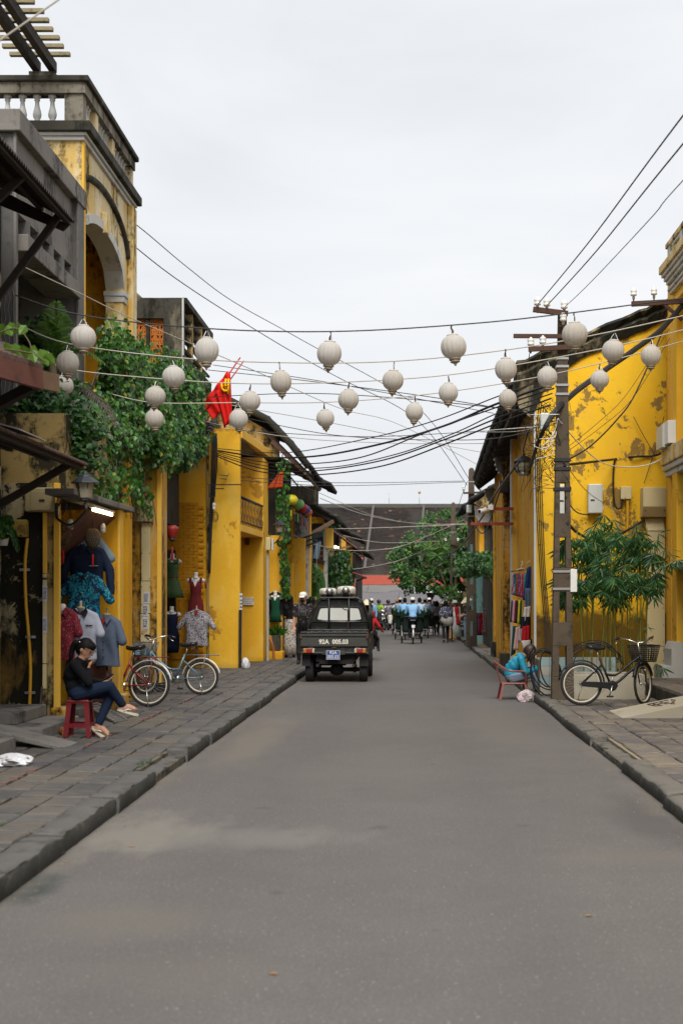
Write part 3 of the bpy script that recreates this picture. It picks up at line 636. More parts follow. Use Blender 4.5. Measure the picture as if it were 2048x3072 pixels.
# ------------------------------------------------------------------ yellow balcony house with the dress wall
E=thing('balcony_house','clean yellow plastered house with open loggia and black iron balcony','house',(-4.4,33,0.1))
Yf=31.3
MB().box((-5.6,Yf+.06,0.1),(-4.43,Yf+.3,5.2)).build('side_wall',MT['yellow_shade'],E)
MT['brick_paint']=plaster('painted_brick',(0.60,0.27,0.012),(0.55,0.22,0.010),mould=(0.7,0.64),fade=((0.62,0.42,0.12),0.62,0.5),low=((0.05,0.03,0.01),.4,.5,.7))
bm=[MB().box((-.106,0,-.033),(.106,.05,.033)).mesh('brick',MT['brick_paint']),MB().box((-.104,.004,-.032),(.104,.05,.032)).mesh('brick',MT['brick_paint'])]
bw=[o for o in E.children if o.name.startswith('side_wall')][0]
for r in range(48):
    z=.34+r*.072
    for k in range(6):
        x=-5.5+(k+(.5 if r%2 else 0))*.22
        if x<-4.52:piece('brick',random.choice(bm),bw,(x,Yf+.028+rnd(-.003,.003),z),(0,rnd(-.006,.006),0))
MB().box((-4.43,Yf-.01,0.1),(-4.385,Yf+.28,5.2)).build('edge_strip',MT['tan_patch'],E)
MB().box((-4.385,Yf,0.1),(-3.71,Yf+.22,5.38)).build('front_pier',MT['yellow'],E,bevel=.01)
def px_(y):return-3.71+(y-31.3)*0.2/4.7
# far pier and inner walls
MB().box((-4.5,34.85,0.1),(px_(34.9),36.1,5.1)).build('far_pier',MT['yellow'],E)
MB().box((-5.6,Yf+.3,0.1),(-4.45,34.85,5.1)).build('inner_wall',MT['yellow'],E)
MB().box((-5.6,Yf+.22,5.17),(-3.70,36.2,5.2)).build('ceiling_slab',MT['concrete'],E)
MB().prism([(-5.8,Yf+.22,5.2),(-3.68,Yf+.22,5.2),(px_(36.2)+.03,36.2,5.2),(-5.8,36.2,5.2)],(0,0,.19)).build('roof_slab',MT['yellow_trim'],E,bevel=.01)
MB().prism([(-5.6,Yf+.22,3.13),(-3.70,Yf+.22,3.13),(px_(34.84),34.84,3.13),(-5.6,34.84,3.13)],(0,0,.15)).build('balcony_slab',MT['yellow_trim'],E,bevel=.008)
dr=MB().box((-4.445,31.7,3.3),(-4.40,32.9,4.75)).build('door',MT['wood_dark'],E)
MT['glow_red']=mat('red_altar_lamp',(0.5,0.03,0.02),.4,emit=((1,.15,.05),3.0))
MB().lathe([(.02,0),(.05,.03),(.05,.09),(.02,.12)],(-4.36,32.4,4.2),8).build('altar_lamp',MT['glow_red'],dr)
# balcony rail
br=MB().tube([(-3.73,31.55,3.90),(px_(34.8)-.02,34.8,3.90)],.035,8).build('balcony_rail',MT['black'],E)
blm=MB().tube([(0,0,0),(.02,0,.10),(.03,0,.2),(.0,0,.3),(.02,0,.42),(0,0,.58)],[.008,.011,.012,.008,.011,.008],6).mesh('baluster',MT['black'])
for i in range(15):
    y=31.62+i*.225;piece('baluster',blm,br,(px_(y)-.03,y,3.29))
MB().bar((px_(31.6)-.03,31.6,3.36),(px_(34.8)-.03,34.8,3.36),.03,.03).build('bottom_rail',MT['black'],br)
# mossy tile roof edge over the dress wall
def tile_roof(name,parent,p00,p10,p11,p01,nu,nv,m,amp=.05,thick=.07,kind='stuff'):
    """pan-and-cover tiles: nu covers along the eave (p00->p10), nv courses up the slope"""
    a,b,c,d=[Vector(p)for p in(p00,p10,p11,p01)];mb_=MB();grid=[]
    nrm=(b-a).cross(d-a).normalized()
    if nrm.z<0:nrm=-nrm
    for j in range(nv):
        for e in(0,1):
            t_=(j+e*.999)/nv;row=[]
            for i in range(nu*4+1):
                s_=i/(nu*4);p=(a.lerp(b,s_)).lerp(d.lerp(c,s_),t_)
                h=(abs(math.sin(math.pi*i/4))**.7)*amp+(1-e)*.028+rnd(-.006,.006)
                row.append(p+nrm*(h+thick))
            grid.append(row)
    mb_.sheet(grid,0,thick,False);return mb_.build(name,m,parent,kind=kind)
random.seed(12)
tile_roof('roof_tile',E,(-5.7,30.7,5.12),(-4.25,30.7,5.12),(-4.25,31.6,5.5),(-5.7,31.6,5.5),9,4,MT['tile'])

# ------------------------------------------------------------------ old timber house with the lantern string
G=thing('timber_house','old dark timber house with black tiled roof and ragged wide eaves','house',(-3.6,39,0.1))
MB().box((-7,36.2,0.1),(-3.32,36.45,3.25)).build('lower_wall',MT['yellow'],G)
MB().box((-3.33,36.18,0.1),(-3.22,36.5,3.25)).build('corner_post',MT['yellow_trim'],G)
MB().box((-7,36.5,3.25),(-3.42,41.4,5.4)).build('upper_wall',MT['wood_dark'],G)
for i in range(14):
    MB().bar((-3.56,37.0,3.5+i*.12),(-3.56,38.8,3.5+i*.12),.05,.06,up=(.5,0,1)).build('shutter_slat',MT['wood_dark'],G)
MB().prism([(-7,36.15,5.2),(-3.3,36.15,5.2),(-3.3,36.15,5.75),(-4.5,36.15,6.45),(-7,36.15,6.7)],(0,.3,0)).build('gable_wall',MT['tan_patch'],G)
prof=[(-6.0,6.95),(-4.55,6.62),(-3.55,6.12),(-3.0,5.52),(-2.52,4.90)]
for k in range(len(prof)-1):
    (xa,za),(xb,zb)=prof[k],prof[k+1]
    tile_roof('roof_tile',G,(xb,35.85,zb),(xb,41.6,zb),(xa,41.6,za),(xa,35.85,za),26,max(2,int(math.hypot(xa-xb,za-zb)/.25)),MT['tile'],.05,.06)
vg=MB();vg.tube([(x,35.83,z+.05)for x,z in prof],.09,6);vg.build('verge',MT['tile_moss'],G)
for y in np.linspace(36.0,41.4,10):MB().bar((-3.7,y,5.95),(-2.55,y,4.80),.07,.09).build('rafter',MT['wood_dark'],G)
MB().bar((-2.60,35.9,4.83),(-2.60,41.5,4.83),.06,.12).build('eave_beam',MT['wood'],G)
MB().bar((-3.45,35.95,5.62),(-2.58,35.95,4.80),.05,.10).build('barge_board',MT['rust'],G)
MB().bar((-3.6,36.6,4.3),(-2.9,36.6,5.1),.07,.1).build('bracket',MT['wood'],G)
MB().box((-3.6,41.3,0.1),(-3.0,41.55,3.4)).build('far_pier',MT['yellow_shade'],G)
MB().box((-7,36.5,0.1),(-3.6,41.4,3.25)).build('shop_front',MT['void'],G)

Pp=thing('white_pier_house','house end with streaked white pier under a mossy tiled lean-to roof','house',(-3.2,42.5,0.1))
MB().box((-6.5,42.0,0.1),(-3.38,42.3,4.7)).build('side_wall',MT['yellow_shade'],Pp)
MB().box((-3.38,41.98,0.1),(-2.93,42.3,4.15)).build('white_pier',MT['white_pier'],Pp,bevel=.01)
MB().box((-2.93,41.97,0.1),(-2.885,42.3,4.15)).build('corner_bead',MT['yellow_trim'],Pp)
MB().box((-4.4,42.4,4.45),(-2.70,42.7,5.0)).build('upper_gable',MT['concrete_dark'],Pp)
tile_roof('roof_tile',Pp,(-2.35,42.0,4.95),(-2.35,45.8,4.95),(-4.4,45.8,6.0),(-4.4,42.0,6.0),17,8,MT['tile'])
tile_roof('roof_tile',Pp,(-2.25,43.5,4.05),(-2.25,47.5,4.05),(-3.6,47.5,4.75),(-3.6,43.5,4.75),18,6,MT['tile'])
for y in np.linspace(43.6,47.3,7):MB().bar((-3.3,y,4.5),(-2.3,y,4.0),.06,.08).build('rafter',MT['wood_dark'],Pp)
MB().bar((-3.2,41.9,3.35),(-2.3,43.4,4.0),.06,.1).build('strut',MT['wood'],Pp)
for k in range(3):MB().bar((-3.4,41.9,3.05+k*.13),(-2.6,41.9,3.35+k*.13),.04,.05).build('bracket_bar',MT['black'],Pp)

H_=thing('yellow_balcony_shop','narrow yellow shop house with a small timber balcony and blue board','house',(-2.9,45,0.1))
MB().box((-6,44.6,0.1),(-2.66,44.85,4.2)).build('front_wall',MT['yellow'],H_)
MB().box((-2.66,44.55,0.1),(-2.54,44.9,4.0)).build('corner_pier',MT['white_pier'],H_)
MB().box((-2.60,44.5,3.2),(-2.35,44.6,3.85)).build('eave_corbel',MT['yellow_trim'],H_,bevel=.04)
MB().box((-3.1,44.1,2.75),(-2.62,44.6,2.83)).build('balcony_slab',MT['wood_dark'],H_)
for x in np.linspace(-3.08,-2.64,5):MB().box((x-.012,44.1,2.83),(x+.012,44.13,3.3)).build('rail_post',MT['wood'],H_)
for z in(2.95,3.12,3.28):MB().box((-3.1,44.095,z),(-2.62,44.135,z+.03)).build('rail',MT['wood'],H_)
MB().box((-3.06,44.57,2.85),(-2.68,44.595,4.0)).build('door',MT['wood_dark'],H_)
MT['blue_board']=mat('faded_blue_board',(0.16,0.27,0.36),.7)
MB().cbox((-2.82,44.04,3.15),(.16,.03,.55),0,Euler((0,.18,0)).to_matrix()).build('blue_board',MT['blue_board'],H_)
MT['tarp_green']=mat('crumpled_dark_green_tarpaulin',(0.03,0.075,0.08),.35,var=.4,scale=8)
tb=MB();random.seed(6)
tb.sheet([[(-3.15+.5*i/6+rnd(-.03,.03),44.0+rnd(-.06,.06),3.78-.3*j/4+rnd(-.05,.05)-.08*math.sin(i))for i in range(7)]for j in range(5)],0,.02)
tb.build('tarpaulin',MT['tarp_green'],H_)

# ------------------------------------------------------------------ houses farther down on the left
K=thing('awning_house','dark old house with corrugated awning and hanging vines farther down','house',(-3.2,52,0.1))
MB().box((-7,50,0.1),(-2.75,58,4.3)).build('wall',MT['concrete_dark'],K)
aw=MB();aw.sheet([[(-2.8+1.0*i/8,49.5+7*j/40,4.15-.75*i/8+.02*(j%2))for i in range(9)]for j in range(41)],0,.02,False)
aw.build('awning',MT['rustboard'],K)
for y in(49.6,52,54.5):MB().bar((-2.75,y,3.3),(-1.95,y,3.5),.05,.06).build('strut',MT['wood'],K)
tile_roof('roof_tile',K,(-2.5,50,4.4),(-2.5,58,4.4),(-5,58,5.9),(-5,50,5.9),26,8,MT['tile'])
MT['bulb_on']=mat('glowing_bulb',(1,.9,.7),.3,emit=((1,.83,.55),3.5))
for(px,py)in((1006,1641),(1016,1643)):
    MB().ball(W(px,py,49.2),.05 if px<1010 else.035).build('bulb',MT['bulb_on'],K)
    MB().tube([W(px,py,49.2)+Vector((0,0,.04)),W(px,py,49.2)+Vector((0,.3,.62))],.006,4).build('bulb_cord',MT['wire'],K)
MB().box((-2.76,49.9,0.1),(-2.62,50.1,3.4)).build('timber_post',MT['wood'],K)
for q,(y0,y1,xx,h,mm,lab)in enumerate(((59,66,-2.6,4.2,'yellow_shade','ochre shop house beyond the vine covered awning house'),(67,77,-2.5,3.8,'wood_dark','low dark timber house last on the left before the market'))):
    L=thing('shop_house',lab,'house',(xx-2,(y0+y1)/2,.1))
    MB().box((xx-5,y0,.1),(xx,y1,h)).build('wall',MT[mm],L)
    tile_roof('roof_tile',L,(xx+.6,y0-.3,h-.1),(xx+.6,y1,h-.1),(xx-3,y1,h+1.6),(xx-3,y0-.3,h+1.6),22,8,MT['tile'])
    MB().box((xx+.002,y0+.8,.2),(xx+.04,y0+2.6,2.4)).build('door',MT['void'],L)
MT['red_awning']=mat('weathered_red_awning',(0.30,0.05,0.04),.7,var=.3)
RA=thing('shop_awning','small tilted red metal awning above the truck roof at far left kerb','awning',(-2.2,60,2.5))
ram=MB();ram.sheet([[(-3.0+1.2*i/6,58.5+2.5*j/24,2.98-.42*i/6+.018*(j%2))for i in range(7)]for j in range(25)],0,.02,False);ram.build('sheet',MT['red_awning'],RA)
MB().bar((-1.82,58.5,2.52),(-1.82,61,2.52),.05,.07).build('edge_beam',MT['rust'],RA)
for y in(58.6,60.9):MB().bar((-2.9,y,2.2),(-1.85,y,2.53),.04,.05).build('strut',MT['rust'],RA)

# ------------------------------------------------------------------ house out of view on the near left, with its awnings
NH=thing('near_house','near house whose rusty corrugated awnings hang in over the left pavement','house',(-5,12,.1))
MB().box((-9,6.5,.1),(-4.95,17.3,7.0)).build('wall',MT['moss_wall'],NH)
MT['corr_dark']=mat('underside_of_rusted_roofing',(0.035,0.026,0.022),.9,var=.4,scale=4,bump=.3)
MT['corr_rust']=mat('rust_brown_corrugated_edge',(0.085,0.05,0.038),.85,var=.45,scale=12,bump=.3)
def awning(name,label,xw,zw,xe,ze,y0,y1,m,pitch=.085,amp=.022,parts=()):
    t_=thing(name,label,'awning',(xw,(y0+y1)/2,zw));n_=int((y1-y0)/pitch)*2
    mb_=MB();mb_.sheet([[(xw+(xe-xw)*i/4,y0+(y1-y0)*j/n_,zw+(ze-zw)*i/4+(amp if j%2 else-amp))for i in range(5)]for j in range(n_+1)],0,.012,False)
    mb_.build('corrugated_sheet',m,t_)
    for k in(0.25,.62,.93):MB().bar((xw+(xe-xw)*k,y0,zw+(ze-zw)*k-.055),(xw+(xe-xw)*k,y1,zw+(ze-zw)*k-.055),.06,.06).build('purlin',MT['wood_dark'],t_)
    return t_
a1=awning('tin_awning','highest dark corrugated awning jutting from the left edge under the pergola',-4.95,6.62,-3.93,6.08,9.5,16.75,MT['corr_dark'])
MB().bar((-4.02,14.9,6.08),(-4.92,14.9,5.25),.06,.08).build('strut',MT['wood_dark'],a1)
MB().bar((-4.05,16.5,6.08),(-4.92,16.5,4.9),.06,.08).build('strut',MT['wood_dark'],a1)
MB().prism([(-4.9,16.70,6.5),(-3.98,16.70,6.02),(-4.05,16.70,5.95),(-4.9,16.70,6.3)],(0,.03,0)).build('end_board',MT['wood_dark'],a1)
a2=thing('board_awning','tiled awning edge with broad rust red fascia board and green leaves on top','awning',(-3.5,11.5,3.4))
p1,p2=W(-110,1070,10.7),W(122,1138,11.9)
MB().bar(p1,p2,.05,.165).build('fascia_board',MT['rustboard'],a2)
MB().bar(p2+Vector((.0,.02,0)),p2+Vector((.055,.35,.02)),.04,.15).build('end_board',MT['wood'],a2)
d_=(p2-p1);tl=MB();k_=15
for i in range(k_+1):
    b_=p1+d_*(i/k_)+Vector((0,0,.10));tl.tube([b_+Vector((0,-.03,0)),b_+Vector((-.5,1.2,.35))],.035,6)
tl.build('roof_tile',MT['corr_rust'],a2,kind='stuff')
sf=MB();q1,q2=p1+Vector((-.75,1.6,.45)),p2+Vector((-.75,1.6,.45))
sf.add([p1+Vector((0,.03,.05)),p2+Vector((0,.03,.05)),q2,q1,p1+Vector((0,.03,.07)),p2+Vector((0,.03,.07)),q2+Vector((0,0,.02)),q1+Vector((0,0,.02))],[(3,2,1,0),(4,5,6,7),(0,1,5,4),(1,2,6,5),(2,3,7,6),(3,0,4,7)]);sf.build('soffit',MT['corr_dark'],a2)
MB().bar(p2+Vector((-.1,.2,-.02)),(-4.94,13.4,2.9),.07,.09).build('strut',MT['wood_dark'],a2)
a3=awning('tin_awning','lowest corrugated awning sloping over the doorway steps at the left edge',-4.95,3.52,-3.74,3.20,11.5,16.65,MT['corr_rust'],.075,.018)
MB().bar((-3.85,16.2,3.17),(-4.92,16.2,2.55),.07,.08).build('strut',MT['wood_dark'],a3)
MB().prism([(-4.9,13.6,3.56),(-3.72,13.6,3.25),(-3.72,14.6,3.25),(-4.9,14.6,3.56)],(0,0,.012)).build('patch_sheet',MT['steel'],a3)
ST=thing('door_steps','grey concrete steps up to the near doorway at the left edge','steps',(-4.4,15,.12))
MB().box((-5.5,13.0,.10),(-3.93,14.25,.25)).build('step',MT['concrete'],ST,bevel=.012)
MB().box((-5.5,15.2,.10),(-3.91,16.9,.245)).build('step',MT['concrete'],ST,bevel=.012)
MB().box((-5.5,15.65,.245),(-4.30,16.92,.38)).build('step',MT['concrete'],ST,bevel=.012)
MB().box((-5.5,13.0,.25),(-4.30,14.2,.38)).build('step',MT['concrete'],ST,bevel=.012)
RP=MB().prism([(-4.9,14.42,.47),(-3.47,14.42,.122),(-3.47,14.42,.075),(-4.9,14.42,.40)],(0,.55,0));RP.build('ramp_plank',MT['concrete'],bevel=.012,at=(-4.1,14.7,.12),label='sloping concrete ramp slab laid across the doorway steps',cat='ramp')
# ------------------------------------------------------------------ right side: big yellow gable wall
Gb=thing('gable_house','yellow gable house with huge blotched wall and black lichened verge','house',(3.5,27.5,.1))
YG=25.5
def vz(x,k=0):return 5.55+(x-2.27)*.476
MB().prism([(2.27,YG,.1),(6.0,YG,.1),(6.0,YG,vz(6.0)+.1),(2.27,YG,vz(2.27)+.1)],(0,.3,0)).build('gable_wall',MT['yellow_wall'],Gb)
MB().box((2.245,YG-.015,.1),(2.285,YG+.12,5.5)).build('corner_bead',MT['white_stone'],Gb)
random.seed(8)
vg=MB();rg=[]
for i in range(29):
    x=1.93+i*.145;zl=vz(x)-.02+rnd(-.03,.03);zu=5.86+(x-1.93)*.425+rnd(-.035,.035)
    zm=zl*.45+zu*.55
    rg.append([(x,YG-.05,zl),(x,YG-.14+rnd(-.02,.02),zm-.03),(x,YG-.06,zm+.03),(x,YG-.16+rnd(-.02,.02),zu-.05),(x,YG-.10,zu),(x,YG+.35,zu),(x,YG+.35,zl)])
vg.rings(rg,0,True,False);vg.build('verge',MT['verge'],Gb)
MB().prism([(1.90,YG-.03,5.84),(2.75,YG-.03,5.80),(2.42,YG-.03,5.36),(2.20,YG-.03,4.86),(1.98,YG-.03,5.05),(1.86,YG-.03,5.40)],(0,.028,0)).build('eave_shade',MT['verge'],Gb)  # black sheet standing in for the eave underside and its shadows
MB().box((2.29,YG+.3,.1),(2.6,30.0,5.2)).build('street_wall',MT['yellow_shade'],Gb)
tile_roof('roof_tile',Gb,(1.88,YG+.3,5.36),(1.80,30.4,5.06),(6.0,30.4,7.0),(6.0,YG+.3,7.2),20,14,MT['tile'])
mossy=MB()
for i in range(18):
    y=YG+.2+i*.27;mossy.tube([(1.86-.02*math.sin(i)-i*.004,y,5.33-i*.016+rnd(-.02,.02)),(2.1,y,5.46-i*.016)],.075+rnd(-.01,.015),7)
mossy.build('eave_tile',MT['tile_moss'],Gb,kind='stuff')
MB().bar((2.0,YG+.4,5.20),(1.93,30.2,4.95),.08,.10).build('eave_beam',MT['wood_dark'],Gb)
for y in np.linspace(25.9,29.9,8):MB().bar((2.4,y,5.38),(1.92,y,5.2),.07,.09).build('rafter',MT['wood_dark'],Gb)

R2=thing('pilaster_house','yellow shop house with plain pale front panel and two mouldy pilasters','house',(2.5,33,.1))
MB().box((2.17,30.0,.1),(3.2,30.25,5.0)).build('front_panel',MT['yellow_trim'],R2)
MB().box((2.15,29.985,.1),(2.185,30.2,5.0)).build('corner_bead',MT['white_stone'],R2)
MB().box((2.3,30.25,.1),(4.5,38.2,4.9)).build('body_wall',MT['yellow_shade'],R2)
MB().box((2.11,31.8,.1),(2.36,32.25,4.7)).build('pilaster',MT['yellow_column'],R2,bevel=.01)
MB().box((2.26,37.6,.12),(2.62,38.1,4.5)).build('pilaster',MT['yellow'],R2,bevel=.01)
MB().box((2.06,31.7,.1),(2.45,32.4,.42)).build('step',MT['concrete_dark'],R2,bevel=.02)
MB().box((2.2,37.4,.1),(2.7,38.3,.5)).build('step',MT['concrete_dark'],R2,bevel=.02)
def corbel(y,x,z0,z1,xe):
    pts=[(x+.24,z1)]+[(xe+(x-xe)*(1-math.cos(t))*.98,z1-(z1-z0)*math.sin(t))for t in[math.pi/2*i/10 for i in range(11)]]+[(x+.24,z0)]
    MB().prism([(a,y,b)for a,b in pts],(0,.14,0)).build('corbel',MT['concrete'],R2)
    for i in range(5):
        t=math.pi/2*(i+.5)/5;MB().ball((xe+(x-xe)*(1-math.cos(t))*.98,y+.07,z1-(z1-z0)*math.sin(t)),(.035,.075,.035),0,8,6).build('scroll',MT['white_stone'],R2)
corbel(31.85,2.12,4.42,4.82,1.93);corbel(37.65,2.27,4.15,4.55,2.02)
tile_roof('roof_tile',R2,(1.76,30.2,5.02),(1.80,38.4,4.72),(4.6,38.4,6.0),(4.6,30.2,6.3),36,10,MT['tile'])
ms2=MB()
for i in range(30):
    y=30.3+i*.27;ms2.tube([(1.755+i*.001,y,5.0-i*.0105+rnd(-.02,.02)),(2.0,y,5.12-i*.0105)],.075+rnd(-.01,.015),7)
ms2.build('eave_tile',MT['tile_moss'],R2,kind='stuff')
for y in np.linspace(30.5,38,10):MB().bar((2.4,y,5.0),(1.84,y,4.86-(y-30)*.035),.07,.09).build('rafter',MT['wood_dark'],R2)
MT['red_steel']=mat('red_oxide_steel',(0.27,0.045,0.02),.6,var=.15)
for(pa,pb,py,h)in((1431,1534,1526.5,.062),(1411,1534,1571.5,.062)):
    MB().box((WX(pa,29.85),29.82,WZ(py,29.85)-h/2),(2.2,29.90,WZ(py,29.85)+h/2)).build('red_beam',MT['red_steel'],R2)
MB().box((WX(1497,31.6),31.45,WZ(1478,31.6)),(WX(1523,31.6),31.79,WZ(1444,31.6))).build('junction_box',MT['black'],R2,bevel=.01)
cc=thing('security_camera','white bullet security camera under the upper red steel beam','camera',tuple(W(1448,1532,29.6)))
ra=Euler((R(82),0,R(-62))).to_matrix()
MB().lathe([(.03,-.14),(.052,-.14),(.052,.14),(.045,.15)],(1.56,29.55,3.46),12,0,Euler((R(96),0,R(-40))).to_matrix()).build('housing',MT['white'],cc)
MB().lathe([(.036,.0),(.036,.01)],Vector((1.56,29.55,3.46))+Euler((R(96),0,R(-40))).to_matrix()@Vector((0,0,.145)),10,0,Euler((R(96),0,R(-40))).to_matrix()).build('lens',MT['glass_dark'],cc)
MB().box((1.57,29.6,3.46),(1.61,29.8,3.54)).build('mount',MT['white'],cc)
MB().box((1.66,29.74,3.49),(1.77,29.815,3.60)).build('junction_box',MT['white'],cc,bevel=.01)

R3=thing('oriel_house','ochre house with black panelled overhanging upper floor beyond the pilasters','house',(3,44,.1))
MB().box((2.55,43.6,.1),(5,49,4.7)).build('wall',MT['concrete_dark'],R3)
MB().box((2.18,43.9,2.9),(2.55,48,4.4)).build('oriel',MT['yellow_shade'],R3)
MB().box((2.33,43.85,3.1),(2.60,43.895,4.35)).build('oriel_panel',MT['concrete_dark'],R3)
tile_roof('roof_tile',R3,(1.98,43.2,4.55),(1.98,49,4.55),(4.4,49,6.0),(4.4,43.2,6.0),24,9,MT['tile'])
MB().prism([(1.98,43.25,4.55),(2.7,43.25,5.02),(2.7,43.25,4.4),(2.4,43.25,4.3)],(0,.12,0)).build('gable_infill',MT['tan_patch'],R3)
corb=[(2.6,4.5)]+[(2.02+.32*(1-math.cos(t)),4.5-.6*math.sin(t))for t in[math.pi/2*i/8 for i in range(9)]]+[(2.6,3.9)]
MB().prism([(a,43.7,b)for a,b in corb],(0,.14,0)).build('corbel',MT['white_stone'],R3)
R4=thing('turquoise_house','shop house with mouldy turquoise end wall beyond the second pole','house',(3,52,.1))
MB().box((2.42,50,.1),(5,56,4.8)).build('wall',MT['turquoise'],R4)
MB().box((2.30,50.1,.1),(2.42,50.5,4.7)).build('pier',MT['turquoise'],R4)
tile_roof('roof_tile',R4,(1.95,49.7,4.75),(1.95,56,4.75),(4.6,56,6.1),(4.6,49.7,6.1),24,9,MT['tile'])
MB().box((2.415,51,.15),(2.46,53.5,2.6)).build('door',MT['void'],R4)
R5=thing('shop_house','brown plastered low shop house behind the flowering tree','house',(3.4,62,.1))
MB().box((2.75,57,.1),(6,72,3.6)).build('wall',MT['tan_patch'],R5)
tile_roof('roof_tile',R5,(2.3,57,3.5),(2.3,72,3.5),(5,72,5.0),(5,57,5.0),40,8,MT['tile'])
MB().box((2.5,56.9,2.6),(3.2,57.0,3.4)).build('sign_wall',MT['yellow'],R5)

# ------------------------------------------------------------------ right edge: yellow and white house with cornice and plinth
R0=thing('cornice_house','yellow house with white cornices and raised slab terrace at the right edge','house',(5,20,.1))
XF=4.60
MB().box((XF,10.5,.1),(9,25.3,7.4)).build('wall',MT['yellow'],R0)
MB().box((XF-.10,24.42,.45),(XF+.05,24.72,6.6)).build('pilaster',MT['yellow_trim'],R0,bevel=.015)
MB().box((XF-.17,23.55,.45),(XF+.05,23.95,6.6)).build('pilaster',MT['yellow'],R0,bevel=.015)
MB().box((XF-.06,24.8,.45),(XF+.05,25.1,6.6)).build('pilaster',MT['yellow_shade'],R0,bevel=.015)
for(z0,z1,p,m)in((6.72,6.78,.05,'yellow_trim'),(6.92,6.98,.07,'white_stone'),(6.98,7.03,.10,'white_stone'),(7.09,7.15,.12,'white_stone'),(7.15,7.22,.16,'white_stone'),(7.22,7.28,.20,'white_stone'),(7.28,7.42,.24,'yellow_pale')):
    MB().box((XF-p,10.5,z0),(XF+.1,24.75+p*.4,z1)).build('cornice',MT[m],R0,bevel=.015)
MB().box((XF-.06,10.5,7.03),(XF+.1,24.8,7.09)).build('frieze',MT['white_stone'],R0)
MB().box((XF-.06,10.5,7.42),(XF+.2,24.8,7.74)).build('parapet_wall',MT['yellow_pale'],R0)
MB().box((XF-.12,10.5,7.74),(XF+.25,24.88,7.83)).build('coping',MT['yellow_pale'],R0,bevel=.015)
for y in(24.7,23.6,22.5):MB().box((XF-.10,y-.14,7.42),(XF-.062,y+.06,7.74)).build('panel_frame',MT['white_stone'],R0)
for z in(7.43,7.69):MB().box((XF-.09,10.5,z),(XF-.062,24.4,z+.04)).build('panel_frame',MT['white_stone'],R0)
for(z0,z1,p,m)in((3.72,3.82,.18,'white_stone'),(3.82,3.92,.22,'white_stone'),(3.92,4.20,.25,'yellow_pale')):
    MB().box((XF-p,10.5,z0),(XF+.1,24.5+p*.3,z1)).build('string_course',MT[m],R0,bevel=.02)
sh=MB().box((XF-.02,22.6,2.45),(XF+.0,23.35,3.55)).build('window',MT['glass_dark'],R0)
MB().box((XF-.06,23.35,2.40),(XF+.02,23.47,3.6)).build('frame',MT['greybox'],sh)
MB().box((XF-.28,22.4,2.12),(XF+.05,23.6,2.24)).build('window_sill',MT['white_stone'],R0,bevel=.03)
MB().box((WX(1985,23.5),23.5,.29),(XF+.05,24.3,.52)).build('pier_base',MT['white_stone'],R0,bevel=.006)
MB().prism([(XF-.26,23.515,.522),(XF+.05,23.515,.522),(XF+.05,23.515,.92),(XF-.20,23.515,.92),(XF-.26,23.515,.80)],(0,.7,0)).build('pier_wrap',MT['white_stone'],R0,bevel=.006)
vb=thing('vent_box','white sheet metal box on the cornice ledge at the right edge','box',(4.4,23.8,4.2))
MB().box((WX(2002,23.6),23.6,4.22),(4.62,24.3,4.60)).build('box_body',MT['white'],vb,bevel=.006)
MB().box((WX(1985,23.9),23.9,4.19),(WX(2002,23.9)+.06,24.5,4.56)).build('side_flange',MT['greybox'],vb)
# raised terrace and ramp
TR=thing('stone_terrace','raised grey stone terrace along the yellow and white house','terrace',(4.1,20,.1))
MB().box((3.72,10.5,.09),(XF,23.4,.295)).build('base',MT['concrete_dark'],TR)
tsl={k:slabmesh(.4,.6,60+k,MT['slab_r']).mesh('paving_slab',MT['slab_r'])for k in range(3)}
for i in range(21):
    for k in range(2):
        y=10.85+i*.61;piece('paving_slab',tsl[random.randint(0,2)],TR,(3.93+k*.405,y,.335+rnd(-.003,.003)),(rnd(-.006,.006),0,0))
MT['ramp_white']=plaster('whitewashed_concrete',(0.44,0.405,0.32),(0.36,0.32,0.24),mould=(.7,.62),fade=((.40,.33,.2),.58,.6))
RM=thing('white_ramp','whitewashed concrete ramp up to the terrace with rusty scribble on it','ramp',(3.4,18.6,.12))
MB().prism([(2.70,18.05,.11),(3.75,18.05,.11),(3.75,18.05,.335),(2.70,18.05,.125)],(0,1.15,0)).build('slab',MT['ramp_white'],RM,bevel=.012)
MT['scribble']=mat('rust_brown_paint',(0.10,0.055,0.045),.8,rand=0)
def rampz(x):return.125+(x-2.70)*(.21/1.05)+.006
sc_=MB()
for st in([(3.18,18.9),(3.22,18.55),(3.30,18.5)],[(3.24,18.95),(3.28,18.6)],[(3.2,18.75),(3.42,18.72)],[(3.34,18.9),(3.36,18.55),(3.46,18.55),(3.47,18.8)],[(3.17,18.95),(3.46,18.98)],[(3.46,18.62),(3.52,18.8),(3.49,18.95)],[(3.40,18.5),(3.43,18.35)]):
    sc_.tube([(x,y,rampz(x))for x,y in st],.006,4)
sc_.build('scribble',MT['scribble'],RM)

